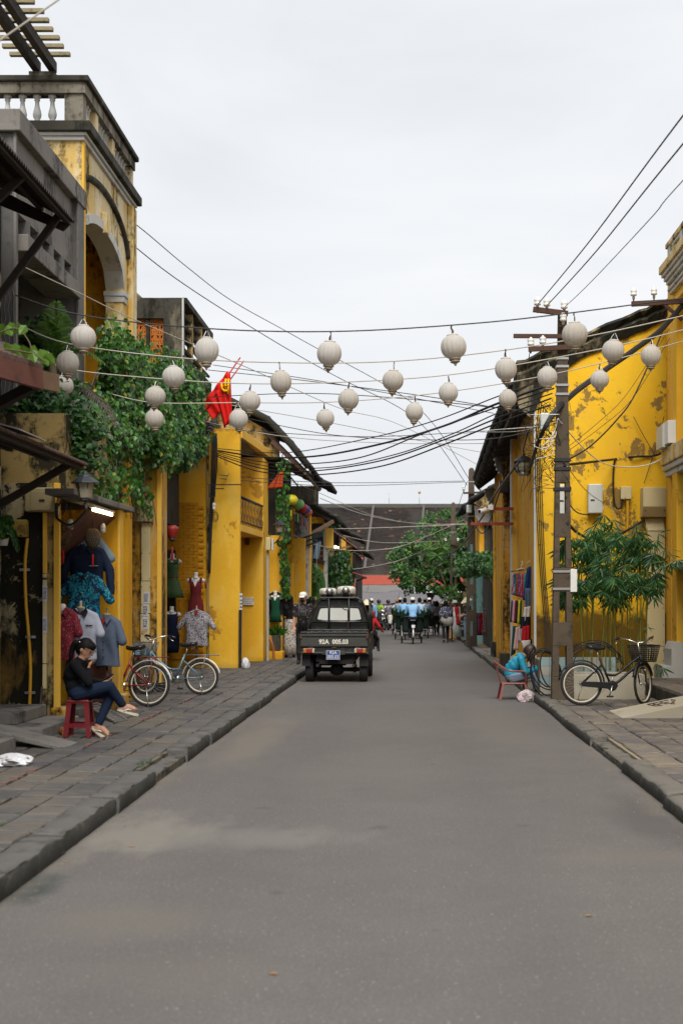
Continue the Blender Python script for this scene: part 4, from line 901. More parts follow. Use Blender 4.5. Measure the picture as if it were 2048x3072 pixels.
# ------------------------------------------------------------------ electric boxes and ducts on the gable wall
def wallbox(name,label,x0,y0p,x1,y1p,Y,d,m,cat='electric box',extra=None,bevel=.012):
    t_=thing(name,label,cat,(WX((x0+x1)/2,Y),Y,WZ(y1p,Y)))
    MB().box((WX(x0,Y),Y-d,WZ(y1p,Y)),(WX(x1,Y),Y-.002,WZ(y0p,Y))).build('case',m,t_,bevel=bevel)
    return t_
def door_box(px0,px1,py0,py1,label,Y=25.48):
    t_=wallbox('meter_cabinet',label,px0,py0,px1,py1,Y,.16,MT['greybox'])
    x0,x1,z0,z1=WX(px0,Y),WX(px1,Y),WZ(py1,Y),WZ(py0,Y)
    MB().box((x0+.012,Y-.172,z0+.012),(x1-.012,Y-.161,z1-.012)).build('door',MT['greybox'],t_,bevel=.004)
    for z in(z0+.07,z1-.12):MB().box((x1-.006,Y-.16,z),(x1+.014,Y-.10,z+.06)).build('hinge',MT['greybox'],t_)
    MB().box((x0+.04,Y-.176,z0+.22),(x0+.11,Y-.172,z0+.25)).build('lock_plate',MT['rust'],t_)
door_box(1668,1707,1456,1544,'tall grey meter cabinet half hidden behind the concrete pole')
door_box(1760,1803,1454,1542,'tall grey meter cabinet alone in the middle of the yellow wall')
b1=wallbox('junction_box','small cream junction box above a ribbed yellow conduit',1858,1461,1890,1499,25.48,.13,MT['cream'])
MB().lathe([(.008,0),(.008,.01)],tuple(W(1874,1494,25.34)),8,0,Euler((R(90),0,0)).to_matrix()).build('screw',MT['rust'],b1)
YC=25.40
def corrugated(mb_,pts,r,n=10,step=.022):
    P=spline(pts,30);L=0;acc=[P[0]];rad=[]
    for i in range(1,len(P)):
        d=(P[i]-P[i-1]).length;k=max(1,int(d/step))
        for j in range(1,k+1):acc.append(P[i-1].lerp(P[i],j/k))
    mb_.tube(acc,[r*(1.08 if i%2 else.86)for i in range(len(acc))],n)
MT['yellow_pvc']=mat('yellow_pvc_conduit',(0.62,0.33,0.02),.5,var=.1,dirt=((.12,.07,.02),.62,.6))
mb=MB();corrugated(mb,[W(1881,1502,YC),W(1881,1560,YC),W(1879,1640,YC)],.030);cd=mb.build('ribbed_conduit',MT['yellow_pvc'],b1)
b2=thing('cable_cabinet','large cream cable cabinet with sloped bottom over a wide duct','electric box',(4.3,25.3,3.1))
x0,x1,zt,zm,zb=WX(1924,25.3),WX(1997,25.3),WZ(1463,25.3),WZ(1521,25.3),WZ(1550,25.3)
MB().prism([(x0,25.49,zt),(x0,25.16,zt),(x0,25.16,zm),(x0,25.30,zb),(x0,25.49,zb)],(x1-x0,0,0)).build('case',MT['cream'],b2,bevel=.01)
for x in(x0+.05,x1-.05):MB().lathe([(.014,0),(.014,.012)],(x,25.22,(zm+zb)/2+.02),8,0,Euler((R(60),0,0)).to_matrix()).build('bolt',MT['rust'],b2)
dk=thing('cable_duct','wide cream sheet metal cable duct behind the bamboo','duct',(4.4,25.4,.1))
MB().prism([(WX(1935,25.4),25.49,WZ(1556,25.4)),(WX(1988,25.4),25.49,WZ(1556,25.4)),(WX(1992,25.4),25.40,WZ(1592,25.4)),(WX(1938,25.4),25.40,WZ(1592,25.4))],(0,-.03,0)).build('hood',MT['cream'],dk)
for k,(za,zb_)in enumerate(((1594,1760),(1761,1938),(1939,2056))):
    MB().box((WX(1938,25.4),25.36,WZ(zb_,25.4)),(WX(1992,25.4),25.49,WZ(za,25.4)-.004)).build('duct_panel',MT['cream'],dk,bevel=.004)
    for q in range(4):
        for x in(1942,1988):MB().lathe([(.008,0),(.008,.008)],W(x,za+12+q*(zb_-za-24)/3,25.36),6,0,Euler((R(90),0,0)).to_matrix()).build('screw',MT['rust'],dk)
b3=wallbox('meter_box','small beige meter box marked in red above the hanging scarves',1558,1603,1585,1635,29.99,.12,MT['beige']if False else MT['greybox'])
MT['redmark']=mat('red_marker_paint',(0.35,0.03,0.015),.7)
for(t_,px,py,s)in(('HVT',1566,1609,.075),('C2',1566,1617,.07),('/',1569,1622,.07),('5',1572,1628,.06)):
    letters(t_,W(px,py,29.855),s,MT['redmark'],b3)
MB().tube(spline([W(1602,1598,29.93),W(1580,1598,29.93),W(1556,1600,29.93),W(1554.5,1620,29.93),W(1556,1650,29.93),W(1566,1660,29.9),W(1572,1648,29.9),W(1570,1636,29.9)],6),.022,6).build('cable',MT['wire'],b3)

# ------------------------------------------------------------------ planters
PT=thing('white_planter','long off white concrete planter trough behind the black bicycle','planter',(2.95,21.8,.115))
pl=MB();X0_,X1_=WX(1690,21.5),WX(1932,21.5)
pl.box((X0_,21.45,.11),(X1_,21.52,.49)).box((X0_,22.2,.11),(X1_,22.26,.49)).box((X0_,21.52,.11),(X0_+.07,22.2,.49)).box((X1_-.07,21.52,.11),(X1_,22.2,.49))
pl.build('trough',MT['ramp_white'],PT,bevel=.008)
MB().box((X0_+.07,21.52,.13),(X1_-.07,22.2,.45)).build('soil',MT['earth'],PT)
TP=thing('tiled_planter','low planter wall faced with blue and white glazed tiles behind the pole','planter',(2.7,22.9,.115))
MB().box((2.08,22.62,.11),(3.36,22.72,.655)).box((2.08,22.72,.11),(2.18,23.9,.655)).box((2.2,22.72,.11),(3.36,23.9,.55)).build('core',MT['mortar_r'],TP)
MT['tile_blue']=mat('chipped_pale_blue_tile',(0.36,0.50,0.52),.35,var=.12,scale=9,rand=.0,dirt=((.45,.40,.30),.55,.9))
MT['tile_white']=mat('chipped_white_tile',(0.55,0.52,0.44),.4,var=.1,scale=9,dirt=((.30,.24,.15),.58,.8))
tm=[MB().box((-.072,-.006,-.072),(.072,.006,.072)).mesh('wall_tile',MT[k])for k in('tile_blue','tile_white')]
for i in range(8):
    for j in range(4):piece('wall_tile',tm[0 if rnd(0,1)<(.7 if j>1 else.35)else 1],TP,(2.16+i*.15,22.612,.19+j*.148),(rnd(-.01,.01),0,0))

# ------------------------------------------------------------------ concrete poles
MT['pole']=mat('stained_concrete_pole',(0.088,0.067,0.044),.92,var=.35,scale=3,dirt=((.03,.028,.022),.52,.8),bump=.7,bscale=50)
def pole(label,x,y,h,wb_,wt_,face=True,zbase=.11,windows=True):
    t_=thing('concrete_pole',label,'pole',(x,y,zbase));mb_=MB()
    def wz_(z):return wb_+(wt_-wb_)*z/h
    if windows:
        holes=[];z=.35
        while z<h*.62:holes.append((z,z+.46));z+=.82
        zs_=[0];
        for a,b in holes:zs_+=[a,b]
        zs_.append(h)
        for i in range(len(zs_)-1):
            a,b=zs_[i],zs_[i+1];wa,wbb=wz_(a)/2,wz_(b)/2
            if i%2==0:
                mb_.rings([[(x-wa,y-wa*.7,zbase+a),(x+wa,y-wa*.7,zbase+a),(x+wa,y+wa*.7,zbase+a),(x-wa,y+wa*.7,zbase+a)],[(x-wbb,y-wbb*.7,zbase+b),(x+wbb,y-wbb*.7,zbase+b),(x+wbb,y+wbb*.7,zbase+b),(x-wbb,y+wbb*.7,zbase+b)]],0,True,False)
            else:
                for s in(-1,1):
                    f=.36
                    def r4(w,z):
                        xo,xi=sorted((x+s*w,x+s*w*f));return[(xo,y-w*.7,zbase+z),(xi,y-w*.7,zbase+z),(xi,y+w*.7,zbase+z),(xo,y+w*.7,zbase+z)]
                    mb_.rings([r4(wa,a),r4(wbb,b)],0,True,False)
    else:
        wa,wbb=wb_/2,wt_/2
        mb_.rings([[(x-wa,y-wa*.7,zbase),(x+wa,y-wa*.7,zbase),(x+wa,y+wa*.7,zbase),(x-wa,y+wa*.7,zbase)],[(x-wbb,y-wbb*.7,zbase+h),(x+wbb,y-wbb*.7,zbase+h),(x+wbb,y+wbb*.7,zbase+h),(x-wbb,y+wbb*.7,zbase+h)]],0,True,False)
    w=wt_/2
    mb_.rings([[(x-w,y-w*.7,zbase+h),(x+w,y-w*.7,zbase+h),(x+w,y+w*.7,zbase+h),(x-w,y+w*.7,zbase+h)],[(x-w*.4,y-w*.3,zbase+h+.06),(x+w*.4,y-w*.3,zbase+h+.06),(x+w*.4,y+w*.3,zbase+h+.06),(x-w*.4,y+w*.3,zbase+h+.06)]],0,True,False)
    mb_.build('shaft',MT['pole'],t_,bevel=.008);t_['_w']=0
    del t_['_w']
    return t_,wz_
def band(t_,x,y,z,w,m=None,h=.035):
    MB().box((x-w/2-.012,y-w*.35-.012,z),(x+w/2+.012,y+w*.35+.012,z+h)).build('band',m or MT['steel'],t_)
insm=MB().lathe([(.022,0),(.022,.05),(.050,.06),(.052,.09),(.04,.10),(.052,.12),(.05,.15),(.03,.165),(.03,.18)],n=10).mesh('insulator',MT['porcelain'])
insp=MB().lathe([(.012,-.06),(.012,.02)],n=6).mesh('pin',MT['rust'])
def insulator(t_,p):
    o=piece('insulator',insm,t_,p);piece('pin',insp,t_,p);return o
PY=21.5
P1,wz1=pole('tall openwork concrete power pole beside the gable wall with crossarms and cables',WX(1685,PY),PY,5.82,.335,.13)
xp=WX(1668,PY)
P1x=WX(1685,PY)
for z in WZ(1080,PY),WZ(1104,PY),WZ(1160,PY),WZ(1187,PY):band(P1,P1x,PY,z,wz1(z-.11)+.004,MT['white']if False else MT['steel'])
for z in WZ(1718,PY),WZ(1770,PY):band(P1,P1x,PY,z,wz1(z-.11)+.004)
for z in WZ(1385,PY),WZ(1412,PY),WZ(1473,PY):band(P1,P1x,PY,z,wz1(z-.11)+.01,MT['wire'],.05)
MB().bar(W(1598,928,PY-.12),W(1702,941,PY-.12),.07,.075).build('crossarm',MT['rust'],P1)
MB().bar(W(1539,1008,PY-.12),W(1700,1009,PY-.12),.05,.06).build('crossarm',MT['rust'],P1)
MB().bar(W(1584,1048,PY-.12),W(1730,1040,PY-.12),.06,.07).build('crossarm',MT['rust'],P1)
for q in((1611,921),(1639,924),(1691,931),(1591,1042),(1627,1037)):insulator(P1,tuple(W(q[0],q[1],PY-.12)+Vector((0,0,-.03))))
insulator(P1,tuple(W(1688,975,PY-.16)))
MB().bar(W(1672,979,PY-.1),W(1690,978,PY-.16),.02,.02).build('hook',MT['rust'],P1)
MB().box(tuple(W(1710,1776,PY-.12)),tuple(W(1727,1708,PY+.0))).build('cable_cover',MT['white'],P1,bevel=.006)
mt_=MB().box(tuple(W(1620,1290,PY-.18)),tuple(W(1645,1242,PY-.02))).build('meter',MT['greybox'],P1,bevel=.02)
P2x,P2Y=WX(1413,45.4),45.4
P2,wz2=pole('concrete power pole on the right kerb before the turquoise wall',P2x,P2Y,5.65,.36,.17)
for z in(5.35,5.0,4.75,4.5,4.25):band(P2,P2x,P2Y,z,wz2(z-.11)+.004,MT['steel']if z in(5.35,4.25)else MT['wire'])
MB().bar((P2x-.26,P2Y-.15,5.0),(P2x+.28,P2Y-.15,5.02),.06,.06).build('crossarm',MT['rust'],P2)
for x in(-.25,.27):insulator(P2,(P2x+x,P2Y-.15,5.05))
MB().box((WX(1398,45.2),45.0,WZ(1539,45.2)),(WX(1414,45.2),45.25,WZ(1516,45.2))).build('meter',MT['greybox'],P2,bevel=.02)
MB().box((WX(1391,45.1),44.95,WZ(1700,45.1)),(WX(1403,45.1),45.1,WZ(1690,45.1))).build('lamp_head',MT['greybox'],P2)
P3x,P3Y=WX(1359,57.2),57.2
P3,wz3=pole('farthest concrete pole rising out of the flowering tree',P3x,P3Y,5.35,.34,.16)
MB().bar((P3x-.35,P3Y-.15,3.9),(P3x+.2,P3Y-.15,3.78),.06,.06).build('crossarm',MT['rust'],P3)
for x in(-.33,.18):insulator(P3,(P3x+x,P3Y-.15,3.9))
for z in(4.6,4.3,3.4):band(P3,P3x,P3Y,z,wz3(z)+.01)
# bracket with insulators on the cornice house
BR=thing('wall_bracket','rusted steel bracket with two porcelain insulators on the cornice house','bracket',(4.5,23.4,6.7))
MB().bar(W(1893,912,23.4),W(2060,903,23.4),.07,.08).build('arm',MT['rust'],BR)
for q in((1899,905),(1960,902)):insulator(BR,tuple(W(q[0],q[1],23.4)+Vector((0,0,.04))))
MB().bar(W(1985,908,23.4),W(2045,960,23.4),.05,.05).build('brace',MT['rust'],BR)

# ------------------------------------------------------------------ the market across the end of the street
MK=thing('market_hall','long market hall with dark scalloped tile roof closing the street','market hall',(-1,95,0))
MB().box((-16,91,0),(14,99,3.1)).build('wall',MT['void'],MK)
MT['mtile']=leafmat('old_brown_plain_tiles',[(0.0,(0.020,0.014,0.012)),(.5,(0.034,0.022,0.018)),(.9,(0.052,0.031,0.024)),(.975,(0.06,0.036,0.028)),(.99,(0.2,0.09,0.055)),(1.0,(0.30,0.16,0.10))],.9,0.0)
_t=MT['mtile'].node_tree;_n=_t.nodes.new('ShaderNodeTexNoise');_n.inputs['Scale'].default_value=.35;_n.inputs['Detail'].default_value=7;_g=_t.nodes.new('ShaderNodeNewGeometry');_t.links.new(_g.outputs['Position'],_n.inputs['Vector']);_m=_t.nodes.new('ShaderNodeMixRGB');_m.blend_type='MULTIPLY';_m.inputs['Fac'].default_value=.85;_r=_t.nodes.new('ShaderNodeValToRGB');_r.color_ramp.elements[0].position=.38;_r.color_ramp.elements[0].color=(.35,.42,.35,1);_r.color_ramp.elements[1].position=.62;_t.links.new(_n.outputs['Fac'],_r.inputs['Fac']);_b=_t.nodes['Principled BSDF'];_t.links.new(_b.inputs['Base Color'].links[0].from_socket,_m.inputs['Color1']);_t.links.new(_r.outputs[0],_m.inputs['Color2']);_t.links.new(_m.outputs[0],_b.inputs['Base Color'])
ea,rg_=Vector((0,89.6,3.15)),Vector((0,98.6,8.02));up=rg_-ea;nv=46;nu=150
nrm=Vector((0,-up.z,up.y)).normalized();V_=[];F_=[]
random.seed(14);sag=lambda x,t:Vector((0,0,-.05*math.sin(x*.9+1)*t-.035*math.sin(x*2.3)))
for j in range(nv):
    for i in range(nu):
        x=-15+29*(i+(.5 if j%2 else 0))/nu;w=29/nu*.485;b=ea+up*(j/nv)+sag(x,j/nv);t_=ea+up*((j+1.25)/nv)+sag(x,j/nv)
        lift=.055+rnd(-.012,.012);k=len(V_);jx=rnd(-.01,.01)
        V_+=[(x-w,*(t_+nrm*.01)[1:]),(x-w,*(b+up*(.25/nv)+nrm*lift)[1:]),(x+jx,*(b+nrm*lift)[1:]),(x+w,*(b+up*(.25/nv)+nrm*lift)[1:]),(x+w,*(t_+nrm*.01)[1:])]
        F_.append((k,k+1,k+2,k+3,k+4))
MB().add(V_,F_).build('roof_tile',MT['mtile'],MK,kind='stuff')
MB().prism([(-15,89.5,3.12),(-15,98.6,8.0),(-15,98.6,7.8),(-15,89.5,2.95)],(29,0,0)).build('roof_board',MT['wood_dark'],MK)
MT['concrete_strip']=mat('grey_mortar',(.085,.08,.07),.9,var=.3)
MB().box((-15,98.4,7.95),(14,98.9,8.22)).build('ridge',MT['concrete_strip'],MK)
MB().box((-15,89.4,2.98),(14,89.6,3.16)).build('gutter_board',MT['wood'],MK)
for(xa,xb)in((-2.42,-2.78),(1.05,.62),(-8.5,-8.9)):
    MB().bar(Vector((xa,98.4,8.0))+nrm*.12,Vector((xb,90.2,3.5))+nrm*.12,.15,.08,up=nrm).build('mortar_strip',MT['concrete_strip'],MK)
MB().cbox(ea+up*.19+nrm*.12+Vector((-3.15,0,0)),(.42,.03,.36),0,Euler((R(-60),0,0)).to_matrix()).build('patch_tile',mat('red_patch',(.5,.06,.03),.7),MK)
ant=thing('roof_antenna','thin mast with a gold ball on the market ridge','antenna',(.85,98.6,8.2))
MB().tube([(.75,98.6,8.1),(.75,98.6,9.0)],.018,5).build('mast',MT['steel'],ant);MB().ball((.75,98.6,9.02),.10).build('ball',mat('gold_ball',(.45,.3,.07),.3,.6),ant)
ant2=thing('roof_antenna','bare thin mast on the left part of the market ridge','antenna',(-1.4,98.6,8.2));MB().tube([(-1.35,98.6,8.1),(-1.35,98.6,9.0)],.016,5).build('mast',MT['steel'],ant2)
MT['red_tin']=mat('faded_red_corrugated_tin',(0.42,0.085,0.05),.6,var=.14)
rt=thing('red_tin_roof','faded red corrugated tin roof in front of the market hall','roof',(0,87,2.6))
mb=MB();nx=220
mb.sheet([[(-3.4+7.6*i/nx,85.6+3.2*j/3,2.50+.60*j/3+(.025 if i%2 else-.025))for i in range(nx+1)]for j in range(4)],0,.02,False);mb.build('sheet',MT['red_tin'],rt)
for x in(-3.2,-.5,2,4):MB().box((x-.05,86.9,0),(x+.05,87.0,2.8)).build('post',MT['wood_dark'],rt)
MT['fibro']=mat('stained_grey_fibro_sheet',(0.135,0.13,0.12),.9,var=.2,scale=.8,dirt=((.04,.04,.038),.60,.8))
fb=thing('fibro_roof','stained grey fibre sheet roof below the red tin roof','roof',(0,85,2.2))
for i in range(5):MB().prism([(-4.6+i*2.2,83.2,2.0),(-2.42+i*2.2,83.2,2.0),(-2.42+i*2.2,85.5,2.44),(-4.6+i*2.2,85.5,2.44)],(0,0,.03)).build('sheet',MT['fibro'],fb)
for x in(-4.4,-1,2.4,5.5):MB().box((x-.05,84.4,0),(x+.05,84.5,2.2)).build('post',MT['wood_dark'],fb)
MT['tarp']=mat('grey_market_tarpaulin',(0.115,0.105,0.11),.6,var=.2,scale=1.2)
def tarp(label,pts,m):
    a,b,c,d=[Vector(p)for p in pts];t_=thing('market_tarpaulin',label,'tarpaulin',tuple((a+b)/2))
    gr=[]
    for j in range(7):
        row=[]
        for i in range(15):
            s,u_=i/14,j/6;p=a.lerp(b,s).lerp(d.lerp(c,s),u_);p.z-=.16*math.sin(math.pi*s)*(1-u_*.5)+rnd(-.02,.02);row.append(p)
        gr.append(row)
    MB().sheet(gr,0,.02).build('cloth',m,t_)
    for p in(a,b):MB().tube([(p.x,p.y,0),(p.x,p.y,p.z)],.03,6).build('pole',MT['wood'],t_)
tarp('grey tarpaulin over the market stalls straight beyond the truck roof',((-3.2,80.5,1.50),(-.6,80.2,1.45),(-.5,83.4,2.15),(-3.4,83.6,2.15)),MT['tarp'])
tarp('grey tarpaulin with a pale round mark beyond the cyclo drivers',((-.5,79.6,1.48),(1.1,79.8,1.55),(1.0,83.2,2.1),(-.6,83.4,2.1)),MT['tarp'])
tarp('peaked grey tarpaulin next to the flowering tree',((1.3,78.6,1.55),(2.8,78.8,1.5),(2.7,81,2.2),(1.7,81,2.3)),MT['tarp'])
MB().bar((.3,82,2.02),(3.2,82.2,2.06),.05,.05).build('tent_pole',MT['white'],at=(1.7,82,2),label='thin white tent pole above the tarpaulins',cat='pole')
MB().box((-7,91,0),(6,90.9,.3)).build('stall_kerb',MT['concrete_dark'],MK)
# ------------------------------------------------------------------ leaves
MT['leaf']=leafmat('vine_leaf',[(0,(0.006,0.036,0.004)),(.3,(0.014,0.078,0.008)),(.62,(0.032,0.138,0.012)),(.85,(0.065,0.20,0.018)),(.96,(0.13,0.26,0.03)),(1,(0.38,0.31,0.03))])
MT['leaf_new']=leafmat('young_green_leaf',[(0,(0.05,0.14,0.015)),(.6,(0.11,0.23,0.02)),(1,(0.19,0.30,0.05))],.4,.4)
MT['leaf_lit']=leafmat('lit_vine_leaf',[(0,(0.03,0.12,0.010)),(.6,(0.07,0.20,0.018)),(.93,(0.14,0.28,0.03)),(1,(0.40,0.33,0.03))],.4,.35)  # brighter copy of the vine leaf, sunlit look put into its colour
MT['bamboo_leaf']=leafmat('bamboo_leaf',[(0,(0.006,0.038,0.012)),(.4,(0.012,0.072,0.018)),(.8,(0.034,0.13,0.028)),(.95,(0.13,0.26,0.05)),(1,(0.34,0.33,0.07))])
MT['tree_leaf']=leafmat('tree_leaf',[(0,(0.012,0.05,0.008)),(.4,(0.026,0.098,0.015)),(.8,(0.06,0.165,0.025)),(1,(0.14,0.26,0.04))])
MT['dark_leaf']=leafmat('dark_tree_leaf',[(0,(0.008,0.040,0.006)),(.6,(0.018,0.085,0.012)),(1,(0.05,0.15,0.02))])
MT['flower']=leafmat('red_bract',[(0,(0.36,0.015,0.02)),(1,(0.5,0.03,0.035))],.6,.2)
MT['palm']=leafmat('palm_leaflet',[(0,(0.025,0.08,0.012)),(.6,(0.07,0.17,0.025)),(1,(0.14,0.25,0.04))],.4,.3)
MT['palm_dry']=leafmat('dry_palm_leaflet',[(0,(0.10,0.085,0.07)),(1,(0.24,0.20,0.16))],.8,.1)
MT['stem']=mat('vine_stem',(0.10,0.075,0.04),.8)
MT['bamboo']=mat('yellow_green_bamboo',(0.22,0.23,0.035),.45,var=.3,scale=3)
def leaf_shape(kind):
    if kind=='blade':return[(0,0,0),(-.07,.35,.012),(-.045,.72,.0),(0,1,-.10),(.045,.72,.0),(.07,.35,.012),(0,.5,-.015)],[(0,6,1),(1,6,2),(2,6,3),(3,6,4),(4,6,5),(5,6,0)]
    return[(0,0,0),(-.38,.28,.06),(-.30,.66,.03),(0,1,-.12),(.30,.66,.03),(.38,.28,.06),(0,.5,-.05)],[(0,6,1),(1,6,2),(2,6,3),(3,6,4),(4,6,5),(5,6,0)]
def leaf_mesh(kind,m,name='leaf'):
    v,f=leaf_shape(kind);return MB().add(v,f).mesh(name,m)
def frame(d,nrm):
    y=Vector(d).normalized();z=Vector(nrm);z=(z-y*z.dot(y))
    z=z.normalized()if z.length>1e-4 else y.orthogonal().normalized();x=y.cross(z)
    return Matrix((x,y,z)).transposed()
def foliage(parent,specs,kind,m,n_ind=0,name='foliage',leaf='leaf'):
    """specs: (pos, dir, normal, size); the first n_ind become single leaf parts, the rest one joined part"""
    lm_=leaf_mesh(kind,m,leaf);v,f=leaf_shape(kind);v=np.array(v);inv=root_of(parent).matrix_basis.inverted()if parent else Matrix()
    for(p,d,nn,s)in specs[:n_ind]:
        o=bpy.data.objects.new(leaf,lm_);link(o,parent);o.matrix_basis=inv@Matrix.LocRotScale(Vector(p),frame(d,nn).to_quaternion(),Vector((s,s,s)))
    rest=specs[n_ind:];V=[];Fs=[];inva=np.array(inv)
    for k,(p,d,nn,s)in enumerate(rest):
        Mx=np.array(frame(d,nn));q=(v*s)@Mx.T+np.array(p);V.append(q);o=k*len(v);Fs+=[tuple(i+o for i in t)for t in f]
    if V:
        V=np.concatenate(V);V=V@inva[:3,:3].T+inva[:3,3]
        me=bpy.data.meshes.new(name);me.from_pydata(V.tolist(),[],Fs);me.materials.append(m);me.update()
        o=bpy.data.objects.new(name,me);link(o,parent);o['kind']='stuff';return o
random.seed(101)
def vec(a=1):return Vector((rnd(-a,a),rnd(-a,a),rnd(-a,a)))
# ------------------------------------------------------------------ the great vine on the left
VN=thing('climbing_vine','huge dense green vine covering the fronts of the tower and the dark screen house','vine',(-4.4,22,3))
YY=[17.7,18.6,20,21.5,23.5,25,27,28.5,30,31.2];BT=[3.55,3.4,3.35,3.5,3.75,3.9,4.3,4.5,4.9,5.1];TP_=[4.25,4.5,5.35,5.5,5.55,5.8,5.95,6.05,5.95,5.5]
specs=[];clumps=[]
for i in range(160):
    y=rnd(20.4,29.3);b,t_=np.interp(y,YY,BT),np.interp(y,YY,TP_)
    clumps.append((y,rnd(b+.1,t_-.1),rnd(.16,.42),rnd(-.06,.24)))
clumps+=[(rnd(22.2,24.2),rnd(3.85,4.9),rnd(.2,.35),rnd(.45,.62))for i in range(12)]+[(rnd(21,22.2),rnd(3.7,4.5),rnd(.2,.3),rnd(.2,.4))for i in range(8)]
for(y,z,r,bulge)in clumps:
    for k in range(int(150*(r/.3)**1.6)):
        q=vec();
        while q.length>1:q=vec()
        xx=-4.44+bulge*.8+q.x*r*.55;yy=y+q.y*r*1.3;zz=z+q.z*r
        nn=Vector((rnd(.1,1),-rnd(.1,1),rnd(.0,.9)));d=Vector((rnd(-.5,.6),rnd(-.6,.6),-rnd(.2,1)))
        specs.append(((xx,yy,zz),d,nn,rnd(.055,.105)*(1.25 if yy>26 else 1)))
# trailing shoots and edges
for i in range(120):
    y=rnd(20.4,31);b,t_=np.interp(y,YY,BT),np.interp(y,YY,TP_);z0=t_-.1 if i%2 else b+.2
    for k in range(9 if y<25 or i%2 else 4):
        s=k/9;specs.append(((-4.3+rnd(-.08,.12),y+rnd(-.08,.08)+s*.25*(1 if i%3 else-1),z0+(s*.45 if i%2 else-s*.42)),(rnd(-.4,.5),rnd(-.8,.8),-rnd(.1,1)),(rnd(0,1),-rnd(.2,1),rnd(-.1,.8)),rnd(.06,.10)))
specs.sort(key=lambda q:-(q[0][0]*1.0-q[0][1]*.05));random.shuffle(specs[:1])
bri=[q for q in specs if q[0][0]>-4.42 and rnd(0,1)<.12+.22*math.sin(q[0][1]*2.3+q[0][2]*3.1)];bs=set(id(q)for q in bri);specs=[q for q in specs if id(q)not in bs];foliage(VN,bri,'leaf',MT['leaf_lit'],0,'lit_foliage')  # part of the outer leaves, in patches, coloured as if sunlit
sel=[q for q in specs if q[0][0]>-4.32];oth=[q for q in specs if q[0][0]<=-4.32];random.shuffle(sel)
foliage(VN,sel[:240]+sel[240:]+oth,'leaf',MT['leaf'],240)
st=MB()
for i in range(34):
    y=rnd(20.4,31);b,t_=np.interp(y,YY,BT),np.interp(y,YY,TP_)
    st.tube(spline([(-4.72,y,b-.5),(-4.6,y+rnd(-.3,.3),(b+t_)/2),(-4.45,y+rnd(-.6,.6),t_-.1)],5),[.014]*11,4)
for y in(22.6,24.4,26.0):st.tube(spline([(-4.85,y,.1),(-4.8,y+.1,1.8),(-4.7,y+.3,3.8)],5),.03,6)
st.build('stem',MT['stem'],VN)
MB().box((-5.15,24.8,3.2),(-4.98,30.9,6.1)).build('trellis_board',MT['void'],VN)
# hanging sprays under the vine over the lamp and the weathered column
HS=thing('hanging_vine','dark hanging vine spray drooping over the beige boxes and street lamp','vine',(-4.2,21,3.3))
specs=[]
for i in range(20):
    y,x=rnd(19.0,22.6),rnd(-4.3,-4.02);z=rnd(3.2,3.6);L=rnd(.15,.5)
    for k in range(16):specs.append(((x+rnd(-.08,.08),y+rnd(-.15,.15),z-L*k/16),(rnd(-.5,.5),rnd(-.5,.5),-1),(rnd(0,1),-rnd(.3,1),.4),rnd(.06,.1)))
foliage(HS,specs,'leaf',MT['leaf'],60)
st=MB()
for i in range(12):st.tube(spline([(rnd(-4.3,-4.1),19+i*.35,3.6),(-4.1,19+i*.35,3.2),(-4.05,19.05+i*.35,2.8)],4),.006,4)
st.build('stem',MT['stem'],HS)
# bushy shrubs low in front of the concrete house
SH=thing('balcony_shrub','dark leafy shrubs spilling from the concrete balcony under the lowest lantern','shrub',(-4.7,18,4))
specs=[]
for(cx_,cz,r)in((120,1230,.3),(150,1290,.32),(90,1260,.25),(190,1250,.3),(180,1340,.28),(120,1180,.25),(210,1320,.3),(150,1000,.22),(120,1030,.2),(170,1060,.22),(60,1330,.3),(110,1350,.3),(235,1270,.28),(70,1150,.22),(215,1190,.22),(160,1210,.28),(75,1290,.3),(215,1375,.25),(140,1390,.22),(70,1230,.25),(235,1330,.3)):
    c_=W(cx_,cz,19.6 if cz<1235 and(cx_>130 or cz<1100)else 18.35)
    for k in range(230):
        q=vec();specs.append((c_+Vector((q.x*r,q.y*.3,q.z*r)),(rnd(-1,1),rnd(-.6,.3),rnd(-.9,.2)),(rnd(-.3,.6),-rnd(.2,1),rnd(.2,1)),rnd(.06,.11)))
random.shuffle(specs);foliage(SH,specs[:len(specs)//5],'leaf',MT['leaf'],80);foliage(SH,specs[len(specs)//5:],'leaf',MT['dark_leaf'],0)
def palm_frond(mb_,a,dirv,L,n=26,droop=.5,lw=.30,leafw=.016):
    a=Vector(a);d=Vector(dirv).normalized();pts=[a+d*(L*t_)+Vector((0,0,-droop*L*t_*t_))for t_ in[i/n for i in range(n+1)]]
    mb_.tube(pts,[.010*(1-.8*i/n)for i in range(n+1)],4)
    for i in range(3,n):
        t_=(pts[i]-pts[i-1]).normalized();s=t_.cross(Vector((0,0,1))).normalized();l=lw*math.sin(math.pi*(.12+.84*i/n))
        for sg in(-1,1):
            e=pts[i]+s*sg*l*.8+t_*l*.55+Vector((0,0,-.10*l*2+rnd(-.02,.02)));m_=pts[i].lerp(e,.5)+Vector((0,0,.02));w=t_*leafw
            mb_.add([pts[i],m_-w,e,m_+w],[(0,1,2),(0,2,3)])
PM=thing('potted_palm','bright green palm fronds rising on the concrete balcony behind the lanterns','palm',tuple(W(150,1060,19.3)))
base=W(160,1075,19.3);
